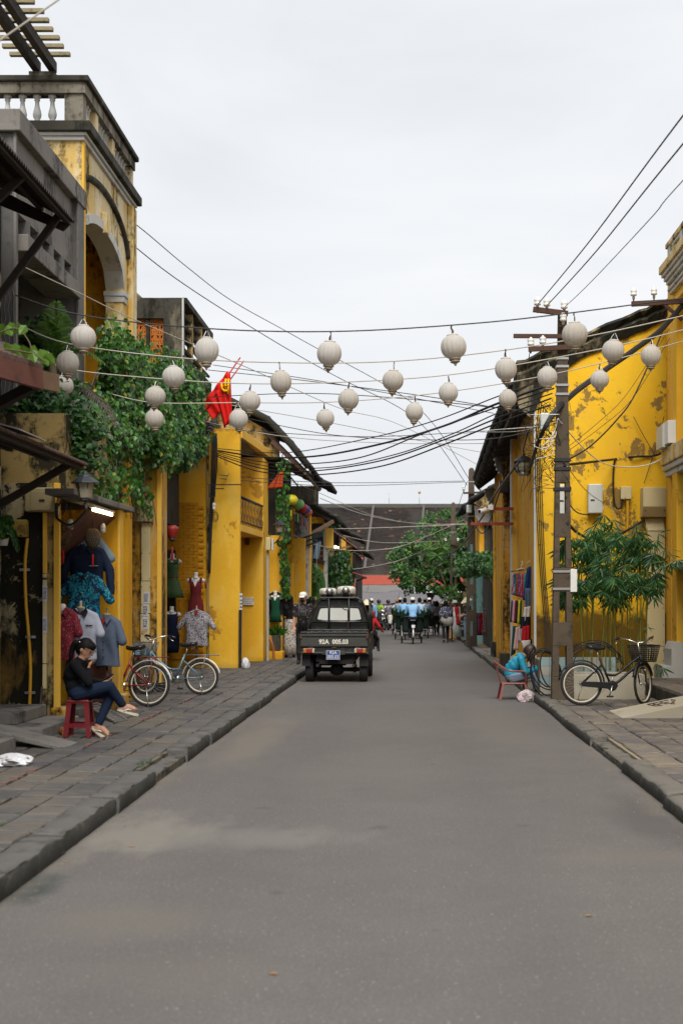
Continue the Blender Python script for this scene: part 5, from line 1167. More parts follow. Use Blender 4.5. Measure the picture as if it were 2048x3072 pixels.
for(dx,dy,dz,L,dr)in((-.15,-.1,1,.85,.25),(.1,-.2,1,.95,.2),(.25,-.3,1,.85,.3),(.55,-.3,.8,.9,.6),(.8,-.2,.55,.95,.7),(-.5,-.3,.8,.8,.5),(-.8,-.2,.4,.7,.6),(.0,-.5,.9,.8,.35)):
    mb=MB();palm_frond(mb,base,(dx,dy,dz),L,24,dr,.26);mb.build('frond',MT['palm'],PM)
MB().tube([base,base+Vector((0,0,-.6))],.05,8).build('trunk',MT['stem'],PM)
MB().lathe([(.10,0),(.16,.25),(.17,.27),(.15,.27)],base+Vector((0,0,-.85)),12).build('pot',MT['concrete_dark'],PM)
DP=thing('dry_palm_frond','withered grey palm fronds hanging down in the vine','palm frond',tuple(W(215,1180,19.6)))
for(px,py,dx,dz,L)in((185,1160,.45,.1,1.0),(205,1170,.25,-.1,.95),(215,1165,.6,.15,.8),(190,1150,.15,-.2,.9),(230,1175,.75,.2,.7)):
    mb=MB();palm_frond(mb,W(px,py,19.7),(dx,-.3,dz),L,24,1.0,.22,.012);mb.build('frond',MT['palm_dry'],DP)
# leaves on the nearest awning, out of focus
AL=thing('awning_creeper','blurred bright leaves of a creeper lying on the rust red fascia awning','creeper',tuple(W(60,1050,11.5)))
for(px,py,s,a)in((8,985,.12,.2),(22,990,.10,-.4),(45,985,.13,.9),(62,990,.14,1.2),(80,990,.10,.6),(95,1062,.12,-.3),(70,1050,.13,.1),(120,1062,.15,-.5),(133,1078,.13,-.8),(105,1050,.11,.5),(20,1040,.12,.3),(45,1044,.12,-.2)):
    o=piece('leaf',leaf_mesh('leaf',MT['leaf_new']),AL,tuple(W(px,py,11.6)+Vector((0,0,.04))),Euler((R(-70)+rnd(-.4,.4),a,rnd(-.5,.5))),(s,s,s))
MB().tube(spline([W(-10,1000,11.6),W(50,985,11.6),W(85,1020,11.6),W(100,1055,11.6),W(135,1085,11.6)],6),.006,4).build('stem',MT['stem'],AL)
MB().tube(spline([W(-10,1045,11.6),W(40,1050,11.6),W(100,1060,11.6)],6),.006,4).build('stem',MT['stem'],AL)
# ------------------------------------------------------------------ bamboo on the right
BB=thing('bamboo_clump','clump of slim yellow green bamboo with drooping leaves growing from the tiled planter','bamboo',(3,22.5,.5))
random.seed(55);specs=[]
for i,px in enumerate((1745,1750,1760,1766,1770,1800,1812,1818,1828,1836,1846,1855,1862,1872,1880,1890,1896,1912,1921,1934,1940,1905)):
    Y=rnd(22.3,23.3);bx=WX(px+rnd(-6,6),Y);tx=bx+rnd(-.16,.22)+(.10 if px>1880 else 0);zt_=rnd(2.1,2.9)
    pts=[Vector((bx,Y,.5)),Vector((bx+(tx-bx)*.4,Y,1.2)),Vector((tx,Y+rnd(-.1,.1),zt_))]
    ps=spline(pts,10);mb=MB();mb.tube(ps,[.013-.006*k/len(ps)for k in range(len(ps))],6)
    for k in range(3,len(ps),3):mb.tube([ps[k]-Vector((0,0,.006)),ps[k]+Vector((0,0,.006))],.0155-.006*k/len(ps),6)
    mb.build('stem',MT['bamboo'],BB)
def fan(c,a0,n,s,spread=1.5,dn=.55):
    for k in range(n):
        a=a0+(k/max(1,n-1)-.5)*spread*2+rnd(-.12,.12)
        specs.append((Vector(c)+vec(.012),(math.sin(a),rnd(-.35,.25),-dn-.5*math.cos(a)+rnd(-.2,.2)),(rnd(-.4,.4),-1,rnd(.1,.8)),s*rnd(.75,1.2)))
low=lambda px:np.interp(px,[1670,1700,1760,1830,1900,1960,2048],[1805,1825,1820,1800,1800,1795,1730])
hi=lambda px:np.interp(px,[1670,1720,1760,1800,1870,1930,1990,2048],[1650,1610,1580,1572,1590,1610,1625,1650])
for i in range(235):
    px=rnd(1675,1975);py=rnd(hi(px)-12*math.sin(px*.06),low(px)+30*math.sin(px*.045)-rnd(0,45));Y=rnd(21.8,23.5)
    if px>1940 and rnd(0,1)<.5:continue
    fan(W(px,py,Y),rnd(-.5,.5),random.randint(4,9),rnd(.17,.29))
for(px,py,n,s,a)in((1700,1800,7,.22,-.2),(1718,1740,6,.2,0),(1690,1760,5,.2,-.5),(1745,1795,6,.2,0),(1905,1720,9,.24,0),(1960,1790,6,.2,.3),(1966,1765,6,.18,.1),(1835,1790,5,.16,0),(1900,1850,4,.13,.4),(1985,1700,7,.2,.1),(2010,1690,7,.2,.2),(2030,1680,7,.22,.2),(1985,2005,6,.18,.5),(1965,1990,4,.15,.6),(1690,1690,7,.22,-.2),(1990,1650,4,.14,.2),(1965,1620,5,.16,.2),(1975,1600,3,.18,1.2),(2005,1665,4,.16,.5),(1940,1880,3,.12,.5),(1810,1545,5,.22,-.6),(1840,1560,5,.2,-.3),(1790,1590,6,.2,-.4),(1905,1575,5,.16,.2)):
    fan(W(px,py,21.9),a,n,s,1.3,.4)
random.shuffle(specs);front=[q for q in specs if q[0][1]<22.2];back=[q for q in specs if q[0][1]>=22.2]
foliage(BB,front+back,'blade',MT['bamboo_leaf'],260)
tw=MB()
for i in range(60):
    px=rnd(1700,1990);py=rnd(hi(px),low(px));Y=rnd(22,23.2);tw.tube([W(px,py,Y),W(px+rnd(-40,40),py+rnd(-30,30),Y)],.003,3)
for q in([(1950,1660),(1990,1640),(2040,1655)],[(1950,1690),(2010,1680),(2048,1690)],[(1920,1760),(1950,1765),(1975,1790)],[(1935,1900),(1945,1980),(1985,2000)]):tw.tube([W(x,y,21.95)for x,y in q],.004,4)
tw.build('twig',MT['bamboo'],BB)
# ------------------------------------------------------------------ flowering tree at the end of the street
FT=thing('flowering_tree','broad bushy tree with red flowers in front of the market hall','tree',(2.0,60,.1))
specs=[];fl=[]
out=[(1165,1700,1770),(1200,1670,1765),(1230,1640,1780),(1260,1600,1790),(1290,1570,1800),(1320,1555,1800),(1350,1550,1780),(1380,1560,1780),(1400,1570,1760)]
random.seed(77)
for i in range(105):
    px=rnd(1190,1400);a=np.interp(px,[o[0]for o in out],[o[1]for o in out]);b=np.interp(px,[o[0]for o in out],[o[2]for o in out]);py=rnd(a+12,b-12);Y=rnd(57.5,63);c_=W(px,py,Y);r=rnd(.18,.42)
    for k in range(75):
        q=vec();q=q if q.length<1 else q*.6
        specs.append((c_+Vector((q.x*r,q.y*r,q.z*r*.8)),vec(),(rnd(-.5,.5),-rnd(.1,1),rnd(0,1)),rnd(.10,.17)))
    if i%4==0:
        for k in range(4):fl.append((c_+Vector((rnd(-r,r),-r*.8,rnd(0,r))),vec(),(0,-1,.5),rnd(.07,.12)))
for i in range(60):
    px=rnd(1180,1400);a=np.interp(px,[o[0]for o in out],[o[1]for o in out]);c_=W(px,a,59)
    for k in range(10):specs.append((c_+Vector((rnd(-.2,.1)-k*.02,rnd(-.2,.2),rnd(-.1,.12)+k*.03)),vec(),(0,-1,.5),rnd(.09,.14)))
foliage(FT,specs,'leaf',MT['tree_leaf'],0,'crown');foliage(FT,fl,'leaf',MT['flower'],0,'blossom')
MB().tube(spline([(2.3,60,.1),(2.2,60,1.2),(1.7,60,2.2),(1.3,60,3.2)],6),[.14-.004*i for i in range(19)],8).build('trunk',MT['stem'],FT)
for e in((.3,59.5,2.8),(-.3,60,2.6),(2.4,60.5,3.8),(1.2,58.8,3.9)):MB().tube(spline([(1.9,60,1.9),((1.9+e[0])/2,e[1],(1.9+e[2])/2+.2),e],5),[.07-.005*i for i in range(11)],6).build('limb',MT['stem'],FT)
DC=thing('dracaena','slim leaning dracaena with tufts of strap leaves before the flowering tree','tree',(1.9,54,.1))
p_=[W(1352,1790,54),W(1335,1755,54),W(1322,1720,54),W(1312,1690,54)]
MB().tube([(WX(1355,54),54,.1)]+spline(p_,4),.03,6).build('trunk',MT['stem'],DC)
specs=[]
for(px,py,n,s)in((1310,1665,36,.55),(1290,1650,22,.45),(1325,1640,26,.5),(1330,1690,18,.4),(1352,1775,26,.5),(1362,1790,18,.42),(1342,1790,18,.42)):
    for k in range(n):a=rnd(-2.4,2.4);specs.append((W(px,py,54+rnd(-.1,.1)),(math.sin(a),rnd(-.5,.5),math.cos(a)*.8-.25),(0,-1,.6),s*rnd(.7,1.1)))
foliage(DC,specs,'blade',MT['palm'],0,'crown')
OV=thing('overhanging_tree','dark leafy branch hanging over the pavement beside the second pole','tree',(2.4,43,2.4))
specs=[]
for i in range(40):
    c_=W(rnd(1375,1480),rnd(1668,1718),rnd(41,44));
    for k in range(45):specs.append((c_+Vector((rnd(-.2,.2),rnd(-.2,.2),rnd(-.14,.14))),vec(),(rnd(-.5,.5),-1,rnd(0,1)),rnd(.09,.14)))
foliage(OV,specs,'leaf',MT['dark_leaf'],0,'crown')
MB().tube(spline([(2.75,43.5,.1),(2.7,43.4,1.6),(2.3,43,2.4),(1.7,42.6,2.5)],5),.05,6).build('trunk',MT['stem'],OV)
# ------------------------------------------------------------------ vines and pots down the left side
VH=thing('hanging_vine','thin vine curtain trailing down the timber house pillar beside the lanterns','vine',(-3.2,37.5,4.5))
specs=[];
for i in range(300):
    z=rnd(1.7,5.2);x=-3.17+rnd(-.16,.16)*(1 if z>3 else.6);specs.append(((x+(.05 if z<2.6 else 0),36.05+rnd(-.15,.1),z),(rnd(-.5,.5),rnd(-.3,.1),-1),(rnd(-.3,.8),-1,.3),rnd(.08,.14)))
foliage(VH,specs,'leaf',MT['leaf'],50)
MB().tube(spline([(-3.2,36.1,5.3),(-3.16,36.02,4),(-3.15,36.03,2.6),(-3.1,36.02,1.7)],6),.012,4).build('stem',MT['stem'],VH)
VK=thing('hanging_vine','bushy vine and ferns hanging under the corrugated awning past the yellow balcony','vine',(-2.2,49,2.5))
specs=[]
for(px,py,r)in((990,1690,.45),(1010,1700,.4),(1025,1720,.35),(985,1720,.35),(1000,1760,.3),(1020,1755,.3),(975,1770,.3),(1000,1560,.2),(1030,1670,.2)):
    for k in range(170):q=vec();specs.append((W(px,py,48.6)+Vector((q.x*r,q.y*.3,q.z*r)),(rnd(-.5,.5),rnd(-.5,.5),-1),(rnd(-.4,.6),-1,.4),rnd(.09,.15)))
foliage(VK,specs,'leaf',MT['dark_leaf'],0,'foliage')
MB().tube(spline([W(1016,1760,48.6),W(1012,1700,48.7),W(1018,1640,48.8),(-2.3,48.9,3.6)],5),.02,5).build('stem',MT['stem'],VK)
BN=thing('banana_plant','broad banana leaves standing before the yellow balcony shop','plant',(WX(945,43),43,.1))
for(px,py,a,L,w)in((940,1690,-.12,1.7,.30),(962,1735,.35,1.3,.24),(948,1745,.1,1.2,.25)):
    top=W(px,py,43);bot=W(px-math.sin(a)*90,py+110,43);mb=MB();gr=[]
    for i in range(10):
        t_=i/9;c_=bot.lerp(top,t_);ww=w*math.sin(math.pi*min(1,.08+t_*.9))**.7;gr.append([c_+Vector((-ww,rnd(-.02,.02),.02)),c_+Vector((0,.05,-.03)),c_+Vector((ww,rnd(-.02,.02),.02))])
    mb.sheet(gr,0,.006);mb.build('leaf',MT['leaf'],BN)
MB().tube([(WX(945,43),43,.1),tuple(W(945,1790,43))],.06,8).build('trunk',MT['bamboo'],BN)
HP=thing('hanging_planter','fern in a white hanging pot at the small balcony shop','plant',tuple(W(944,1730,42.6)))
MB().lathe([(.06,0),(.10,.16),(.11,.17),(.09,.17)],W(944,1745,42.6),10).build('pot',MT['white'],HP)
specs=[(W(938+rnd(-14,25),1728+rnd(-12,10),42.6+rnd(-.15,.15)),(rnd(-1,1),rnd(-.4,.4),rnd(-.6,.6)),(0,-1,.5),rnd(.12,.2))for k in range(260)]
foliage(HP,specs,'blade',MT['leaf'],0,'foliage')
for x in(936,950):MB().tube([W(x,1620,42.6),W(x,1705,42.6),W(944,1740,42.6)],.006,4).build('hanger',MT['steel'],HP)
GP=thing('potted_plant','grassy plant in a dark grey square pot below the green dress','plant',(WX(828,36),35.8,.12))
MB().box((WX(817,35.8),35.65,.33),(WX(841,35.8),35.9,.72)).build('pot',MT['concrete_dark'],GP,bevel=.01)
MB().box((WX(808,35.8),35.5,.11),(WX(850,35.8),36.15,.32)).build('pedestal',MT['yellow_shade'],GP,bevel=.01)
foliage(GP,[((WX(829,35.8)+rnd(-.1,.1),35.78+rnd(-.1,.1),.7),(rnd(-.9,.9),rnd(-.6,.5),rnd(.3,1)),(0,-1,.5),rnd(.18,.34))for k in range(140)],'blade',MT['leaf'],0,'foliage')
WPt=thing('hanging_planter','white pot of trailing pothos hanging on the mossy wall','plant',tuple(W(12,1635,17.0)))
MB().lathe([(.05,0),(.075,.13),(.085,.135),(.085,.15),(.06,.15)],W(11,1637,17.0),12).build('pot',MT['white'],WPt)
for dx in(-.06,.06):MB().tube([W(11,1603,17.0)+Vector((dx,0,0)),W(8,1470,17.1)],.004,4).build('hanger',MT['wire'],WPt)
specs=[(W(11+rnd(-20,28),1600+rnd(-55,6),17.0+rnd(-.12,.08)),(rnd(-.7,.7),rnd(-.4,.1),-rnd(.2,1)),(0,-1,.4),rnd(.05,.085))for k in range(110)]+[(W(36+k*.7+rnd(-6,6),1580+k*2.5,16.95),(rnd(-.6,.6),-.1,-1),(rnd(-.3,.3),-1,.3),rnd(.045,.075))for k in range(26)]
foliage(WPt,specs,'leaf',MT['leaf'],40)
# weeds in the pavement joints and moss tufts
random.seed(91);specs=[]
for i in range(150):
    y=rnd(9,22);x=-2.43-.285*random.randint(1,6);
    if rnd(0,1)<.25:x,y=rnd(-2.5,-2.4),rnd(12.9,13.4)
    for k in range(5):specs.append(((x+rnd(-.012,.012),y+rnd(-.04,.04),.112),(rnd(-1,1),rnd(-1,1),rnd(.2,.8)),(0,0,1),rnd(.018,.04)))
wd=foliage(None,specs,'blade',MT['leaf'],0,'weeds')
# ------------------------------------------------------------------ bodies: capsules and ellipsoids fused into one continuous surface
def capsule(mb,a,b,ra,rb,n=10):
    a,b=Vector(a),Vector(b);d=b-a;L=d.length
    q=(d.to_track_quat('Z','Y')if L>1e-6 else Vector((0,0,1)).to_track_quat('Z','Y')).to_matrix()
    k=4;prof=[(ra*math.sin(math.pi/2*i/k),-ra*math.cos(math.pi/2*i/k))for i in range(k+1)]+[(rb*math.cos(math.pi/2*i/k),L+rb*math.sin(math.pi/2*i/k))for i in range(k+1)]
    mb.lathe(prof,a,n,0,q)
def flesh(name,prims,mats,parent,voxel=.012,smooth=3,cut=None):
    mb=MB()
    for p in prims:
        if p[0]=='c':capsule(mb,p[1],p[2],p[3],p[4])
        else:mb.ball(p[1],p[2],0,12,8,p[3])
    me=mb.mesh(name,mats);o=bpy.data.objects.new(name,me);COL.objects.link(o)
    m=o.modifiers.new('r','REMESH');m.mode='VOXEL';m.voxel_size=voxel;m.use_smooth_shade=True
    if smooth:s=o.modifiers.new('s','SMOOTH');s.iterations=smooth;s.factor=.5
    dg=bpy.context.evaluated_depsgraph_get();me2=bpy.data.meshes.new_from_object(o.evaluated_get(dg))
    bpy.data.objects.remove(o);bpy.data.meshes.remove(me);me2.name=name
    me2.materials.clear()
    for mm in mats:me2.materials.append(mm)
    n=len(me2.vertices);co=np.empty(n*3);me2.vertices.foreach_get('co',co);co=co.reshape(-1,3)
    if cut:co=cut(co);me2.vertices.foreach_set('co',co.ravel())
    nf=len(me2.polygons);c=np.empty(nf*3);me2.polygons.foreach_get('center',c);c=c.reshape(-1,3)
    best=np.full(nf,1e9);mi=np.zeros(nf,int)
    for p in prims:
        if p[0]=='c':
            a,b=np.array(p[1]),np.array(p[2]);d=b-a;L2=max(d@d,1e-9);t=np.clip((c-a)@d/L2,0,1)
            dist=np.linalg.norm(c-a-t[:,None]*d,axis=1)-(p[3]+(p[4]-p[3])*t);m=p[5]
        else:
            q=c-np.array(p[1])
            if p[3]is not None:q=q@np.array(p[3])
            r=np.array(p[2]);dist=(np.linalg.norm(q/r,axis=1)-1)*r.min();m=p[4]
        k=dist<best;best[k]=dist[k];mi[k]=m
    me2.polygons.foreach_set('material_index',mi.astype(np.int32));me2.polygons.foreach_set('use_smooth',np.ones(nf,bool));me2.update()
    ob=bpy.data.objects.new(name,me2);link(ob,parent);return ob
STAND=dict(pelvis=(0,0,.90),chest=(0,0,1.27),neck=(0,-.005,1.37),head=(0,.02,1.50),face=(0,1,0),
shr=(.165,0,1.31),elr=(.20,-.03,1.06),wrr=(.21,.05,.84),shl=(-.165,0,1.31),ell=(-.20,-.03,1.06),wrl=(-.21,.05,.84),
hipr=(.085,0,.86),knr=(.095,.02,.47),anr=(.095,-.02,.08),toer=(.11,.15,.03),hipl=(-.085,0,.86),knl=(-.095,.02,.47),anl=(-.095,-.02,.08),toel=(-.11,.15,.03))
def hand(pr,w,el,m,fdir=None,curl=.6,palmn=None,s=1.0):
    w,el=Vector(w),Vector(el);d=(Vector(fdir)if fdir else(w-el)).normalized();pn=Vector(palmn)if palmn else Vector((0,1,0));x=d.cross(pn)
    x=x.normalized()if x.length>.05 else d.orthogonal().normalized();nrm=x.cross(d).normalized()
    k=w+d*.085*s
    pr.append(('c',tuple(w+x*.012),tuple(k+x*.022*s),.017*s,.015*s,m));pr.append(('c',tuple(w-x*.012),tuple(k-x*.022*s),.017*s,.015*s,m))
    for i,(o_,L)in enumerate(((-.031,.062),(-.0105,.078),(.0105,.072),(.031,.056))):
        a=k+x*o_*s;b=a+(d*math.cos(curl*.5)+nrm*math.sin(curl*.5))*L*.5*s;c=b+(d*math.cos(curl*1.3)+nrm*math.sin(curl*1.3))*L*.5*s
        pr.append(('c',tuple(a),tuple(b),.0092*s,.0085*s,m));pr.append(('c',tuple(b),tuple(c),.0085*s,.0075*s,m))
    a=w+d*.02-x*.028*s;b=a+(d*.75-x*.55+nrm*.25).normalized()*.038*s;c=b+(d+nrm*.35).normalized()*.03*s
    pr.append(('c',tuple(a),tuple(b),.012*s,.0105*s,m));pr.append(('c',tuple(b),tuple(c),.0105*s,.009*s,m))
def headrot(face):
    y=Vector(face).normalized();x=y.cross(Vector((0,0,1))).normalized();z=x.cross(y);return Matrix((x,y,z)).transposed()
def person(label,loc,rz,J=None,top='cloth',bottom='cloth',shoe='black',skin='skin',sleeve=1.0,legs=1.0,k=1.0,voxel=.013,hair='short',hairm='hair',group=None,hands=None,loose=1.0,female=False,smooth=3):
    P=dict(STAND);P.update(J or{});P={a:Vector(b)for a,b in P.items()}
    t=thing('person',label,'person',loc,rz,group);t.scale=(k,k,k)
    mats=[MT[skin],MT[top],MT[bottom],MT[shoe]];pr=[]
    lat=(P['shr']-P['shl']).normalized();lat2=(P['hipr']-P['hipl']).normalized();hipw=(P['hipr']-P['hipl']).length/2;shw=(P['shr']-P['shl']).length/2
    bend=P.get('waist',P['pelvis'].lerp(P['chest'],.5))
    prof=[(0,hipw+.055,.105,2),(.16,hipw+.05,.10,1),(.34,hipw+(.025 if female else.045),.092,1),(.52,shw-(.045 if female else.02),.092,1),(.70,shw-.01,.10,1),(.86,shw,.094,1),(1.0,shw-.02,.075,1)]
    for(u_,hw,r,m)in prof:
        c=(P['pelvis'].lerp(bend,u_*2)if u_<.5 else bend.lerp(P['chest'],u_*2-1));la=lat2.lerp(lat,u_).normalized();r*=(loose if m==1 else 1);hw=max(.01,hw-r)
        pr.append(('c',tuple(c-la*hw),tuple(c+la*hw),r,r,m))
    pr.append(('c',tuple(P['chest'].lerp(P['neck'],.3)),tuple(P['neck']),.072,.05,1));pr.append(('c',tuple(P['neck']),tuple(P['head']-Vector((0,0,.03))),.052,.05,0))
    R_=headrot(P['face']);h=P['head']
    def hp(x,y,z):return tuple(h+R_@Vector((x,y,z)))
    pr+=[('e',tuple(h),(.074,.092,.108),R_,0),('e',hp(0,.03,-.055),(.052,.056,.058),R_,0),('c',hp(0,.086,.012),hp(0,.102,-.02),.010,.014,0),('e',hp(0,.078,-.052),(.024,.014,.012),R_,0),
('e',hp(.076,-.005,-.008),(.012,.02,.03),R_,0),('e',hp(-.076,-.005,-.008),(.012,.02,.03),R_,0)]
    for s in 'rl':
        sh,el,wr,hi,kn,an,to=[P[q+s]for q in('sh','el','wr','hip','kn','an','toe')]
        la=.052*loose;
        if sleeve>=.99:pr+=[('c',tuple(sh),tuple(el),.058*loose,.048*loose,1),('c',tuple(el),tuple(el.lerp(wr,.93)),.046*loose,.036*loose,1),('c',tuple(el.lerp(wr,.9)),tuple(wr),.027,.025,0)]
        else:pr+=[('c',tuple(sh),tuple(sh.lerp(el,sleeve*1.6)),.058*loose,.056*loose,1),('c',tuple(sh.lerp(el,.3)),tuple(el),.043,.037,0),('c',tuple(el),tuple(wr),.037,.026,0)]
        hd=(hands or{}).get(s,{});hand(pr,wr,el,0,**hd)
        pr.append(('c',tuple(hi),tuple(kn),.088,.062,2))
        e=an if legs>=.99 else kn.lerp(an,legs)
        if legs>0:pr.append(('c',tuple(kn),tuple(e),.060,.047,2))
        pr.append(('c',tuple(kn.lerp(an,.3)),tuple(an),.045,.034,0 if shoe==skin or legs<.99 else 2))
        d=(to-an);heel=an-Vector((d.x,d.y,0)).normalized()*.03-Vector((0,0,.035))
        if shoe==skin and voxel<.01:
            x=Vector((0,0,1)).cross(Vector((d.x,d.y,d.z)).normalized()).normalized();dn=d.normalized()
            for q,(o_,r)in enumerate(((-.030,.012),(-.012,.0095),(.002,.0085),(.015,.008),(.027,.0075))):c0=to+x*o_*(1 if s=='r' else-1)*-1;pr.append(('c',tuple(c0),tuple(c0+dn*(.034-q*.004)),r,r*.9,0))
        pr.append(('c',tuple(heel),tuple(an.lerp(to,.6)-Vector((0,0,.005))),.034,.036,3));pr.append(('c',tuple(an.lerp(to,.5)),tuple(to),.038,.028,3))
    body=flesh('body',pr,mats,t,voxel,smooth)
    for s in(-1,1):MB().ball(hp(s*.030,.080,.012),(.011,.009,.008),0,8,6,R_).build('eye',MT['eye'],t,w=0)
    MB().ball(hp(0,.089,-.055),(.020,.007,.007),0,8,6,R_).build('mouth',MT['lip'],t,w=0)
    if hair:
        hm=MB();k0=len(hm.v)
        vs_,fs=[],[]
        n,kk=20,14
        for i in range(kk+1):
            for j in range(n):
                a,b=math.pi*i/kk,2*math.pi*j/n;q=Vector((math.sin(a)*math.cos(b),math.sin(a)*math.sin(b),math.cos(a)))
                vs_.append(q)
        for i in range(kk):
            for j in range(n):
                f=(i*n+j,i*n+(j+1)%n,(i+1)*n+(j+1)%n,(i+1)*n+j);c=sum((vs_[z]for z in f),Vector())/4
                lim=.18-.0 if c.y>.35 else(-.05 if c.y>-.1 else-.75)
                if c.z>lim:fs.append(f)
        out=[Vector(hp(q.x*.084,q.y*.103-.010,q.z*.117+.010))for q in vs_];inn=[Vector(hp(q.x*.070,q.y*.088-.006,q.z*.1+.006))for q in vs_]
        hm.add(out,fs,0,True);hm.add(inn,[f[::-1]for f in fs],0,True)
        if hair in('long','verylong','bob'):
            L={'bob':.16,'long':.34,'verylong':.5}[hair];gr=[]
            down=Vector((0,0,-1));bk=R_@Vector((0,-1,0));side=R_@Vector((1,0,0))
            for i in range(8):
                u_=i/7;row=[]
                for j in range(13):
                    a=math.pi*(j/12);w=.082+.028*u_-.03*u_*u_
                    row.append(Vector(hp(0,-.012,.02))+side*(math.cos(a)*w)+bk*(math.sin(a)*(.085+.025*math.sin(u_*3))-.01)+down*(u_*L+.008*math.sin(j*2.2)*u_*2))
                gr.append(row)
            hm.sheet(gr,0,.022)
        if hair=='pony':
            a=Vector(hp(0,-.095,.03));hm.tube(spline([a,Vector(hp(0,-.135,.0)),Vector(hp(0,-.135,-.08)),Vector(hp(0,-.11,-.17)),Vector(hp(0,-.12,-.22))],4),[.024,.03,.034,.036,.036,.036,.034,.034,.032,.03,.03,.028,.024,.02,.016,.012,.006],8)
        if hair=='bob':
            for s in(-1,1):
                for q in(.0,.045):hm.tube(spline([Vector(hp(s*.072,q,.06)),Vector(hp(s*.088,q+.01,-.01)),Vector(hp(s*.084,q+.02,-.06))+Vector((0,0,-.03)),Vector(hp(s*.07,q+.02,-.07))+Vector((0,0,-.10))],4),[.026]*9+[.022,.016,.010,.004],7)
        hm.build('hair',MT[hairm],t,w=0)
    t['_']=1;del t['_']
    return t,hp,R_,body
def hat(t,hp,R_,kind,m):
    prof={'cone':[(.21,-.03),(.20,-.025),(.01,.13),(.002,.132)],'brim':[(.15,.0),(.155,.008),(.09,.02),(.088,.085),(.06,.105),(.0,.108)],'cap':[(.088,-.015),(.092,.02),(.085,.06),(.05,.092),(0,.10)],'helmet':[(.10,-.06),(.112,.0),(.105,.06),(.07,.105),(0,.122)]}[kind]
    z={'cone':.06,'brim':.045,'cap':.03,'helmet':.02}[kind]
    MB().lathe(prof,hp(0,-.01,z),18,0,R_,sy=1.15).build('hat',m,t,w=0)
    if kind=='cap':
        mb=MB();mb.sheet([[Vector(hp(-.065+.13*i/6,.075+.085*j/3*math.sin(math.pi*(.18+.64*i/6)),.045-.012*j))for i in range(7)]for j in range(4)],0,.006);mb.build('cap_peak',m,t,w=0)
def loft(t,name,rows,m,n=24,wob=.0,seed=1,cap=True):
    """rows: (center xyz, rx, ry); slight folds"""
    random.seed(seed);ph=[rnd(0,6.28)for _ in range(3)];rg=[]
    for i,(c,rx,ry)in enumerate(rows):
        u_=i/(len(rows)-1);rg.append([Vector(c)+Vector((math.cos(2*math.pi*j/n)*rx*(1+wob*u_*math.sin(7*2*math.pi*j/n+ph[0])),math.sin(2*math.pi*j/n)*ry*(1+wob*u_*math.sin(5*2*math.pi*j/n+ph[1])),0))for j in range(n)])
    mb=MB();mb.rings(rg,0,cap,True);return mb.build(name,m,t,w=0)

MT['jacket_black']=cloth('black_jacket_cloth',(0.005,0.005,0.007));MT['jeans_dark']=cloth('dark_blue_denim',(0.010,0.019,0.043));MT['jeans']=cloth('washed_denim',(0.19,0.25,0.32))
MT['jacket_blue']=mat('bright_cyan_nylon',(0.012,0.25,0.38),.45,var=.2,scale=9,bump=.5,bscale=22)
MT['cloth_black']=cloth('black_cloth',(0.013,0.013,0.015));MT['cloth_white']=cloth('white_cloth',(.66,.65,.62));MT['shirt_blue']=cloth('light_blue_shirt',(0.22,0.42,0.66));MT['shirt_pale']=cloth('pale_blue_shirt',(0.40,0.50,0.60))
MT['cloth_red']=cloth('red_cloth',(0.42,0.018,0.022));MT['cloth_grey']=cloth('grey_cloth',(0.13,0.13,0.14));MT['cloth_lilac']=cloth('greyish_lilac_cloth',(.22,.19,.22));MT['jacket_lime']=cloth('lime_jacket',(.30,.48,.06));MT['cloth_navy']=cloth('navy_cloth',(0.012,0.018,0.05))
MT['leopard']=print_fabric('cream_skirt_with_dark_ring_print',(0.52,0.47,0.42),[((0.05,0.04,0.045),.53)],34);MT['shawl']=print_fabric('navy_and_white_shawl_print',(0.018,0.028,0.075),[((.55,.52,.48),.57)],26);MT['shawl_pale']=print_fabric('pale_shawl_border_print',(.40,.37,.33),[((.10,.10,.11),.56)],40)
MT['palmleaf_hat']=mat('palm_leaf_hat',(.60,.52,.34),.7,var=.1);MT['straw']=mat('white_straw',(.68,.66,.6),.8);MT['floral_dark']=print_fabric('dark_floral_print',(0.014,0.016,0.024),[((.3,.28,.28),.6),((.3,.06,.06),.64)],24)
MT['sole']=mat('cream_rubber',(.62,.56,.44),.6);MT['red_plastic']=mat('dark_red_moulded_plastic',(0.17,0.008,0.014),.38,var=.12);MT['brown_plastic']=mat('brownish_red_plastic',(0.22,0.05,0.038),.42,var=.12)
# ------------------------------------------------------------------ woman on the red stool
SX,SY=-3.545,15.62
J=dict(pelvis=(0,-.09,.505),waist=(0,-.155,.64),chest=(0,-.09,.775),neck=(0,-.035,.865),head=(0,.0,.96),face=(.22,1,-.50),
shr=(.155,-.085,.80),elr=(.175,.075,.60),wrr=(.085,.050,.735),shl=(-.155,-.07,.80),ell=(-.17,.02,.59),wrl=(-.06,.165,.595),
hipr=(.085,-.06,.475),knr=(.05,.275,.555),anr=(-.05,.405,.335),toer=(-.06,.52,.300),hipl=(-.085,-.06,.475),knl=(-.07,.28,.485),anl=(.03,.145,.125),toel=(.07,.255,.045))
wt1,hp,R_,wb1=person('young woman in black jacket and dark jeans sitting cross-legged on red stool looking at phone',(SX,SY,.12),R(-90),J,'jacket_black','jeans_dark','skin','skin',1.0,.90,1.0,.0075,'pony',female=True,smooth=2,
hands=dict(r=dict(fdir=(-.55,.12,.75),curl=.9,palmn=(-.3,1,.1),s=.9),l=dict(fdir=(.12,1,.25),curl=.5,palmn=(.2,-.2,1),s=.9)))
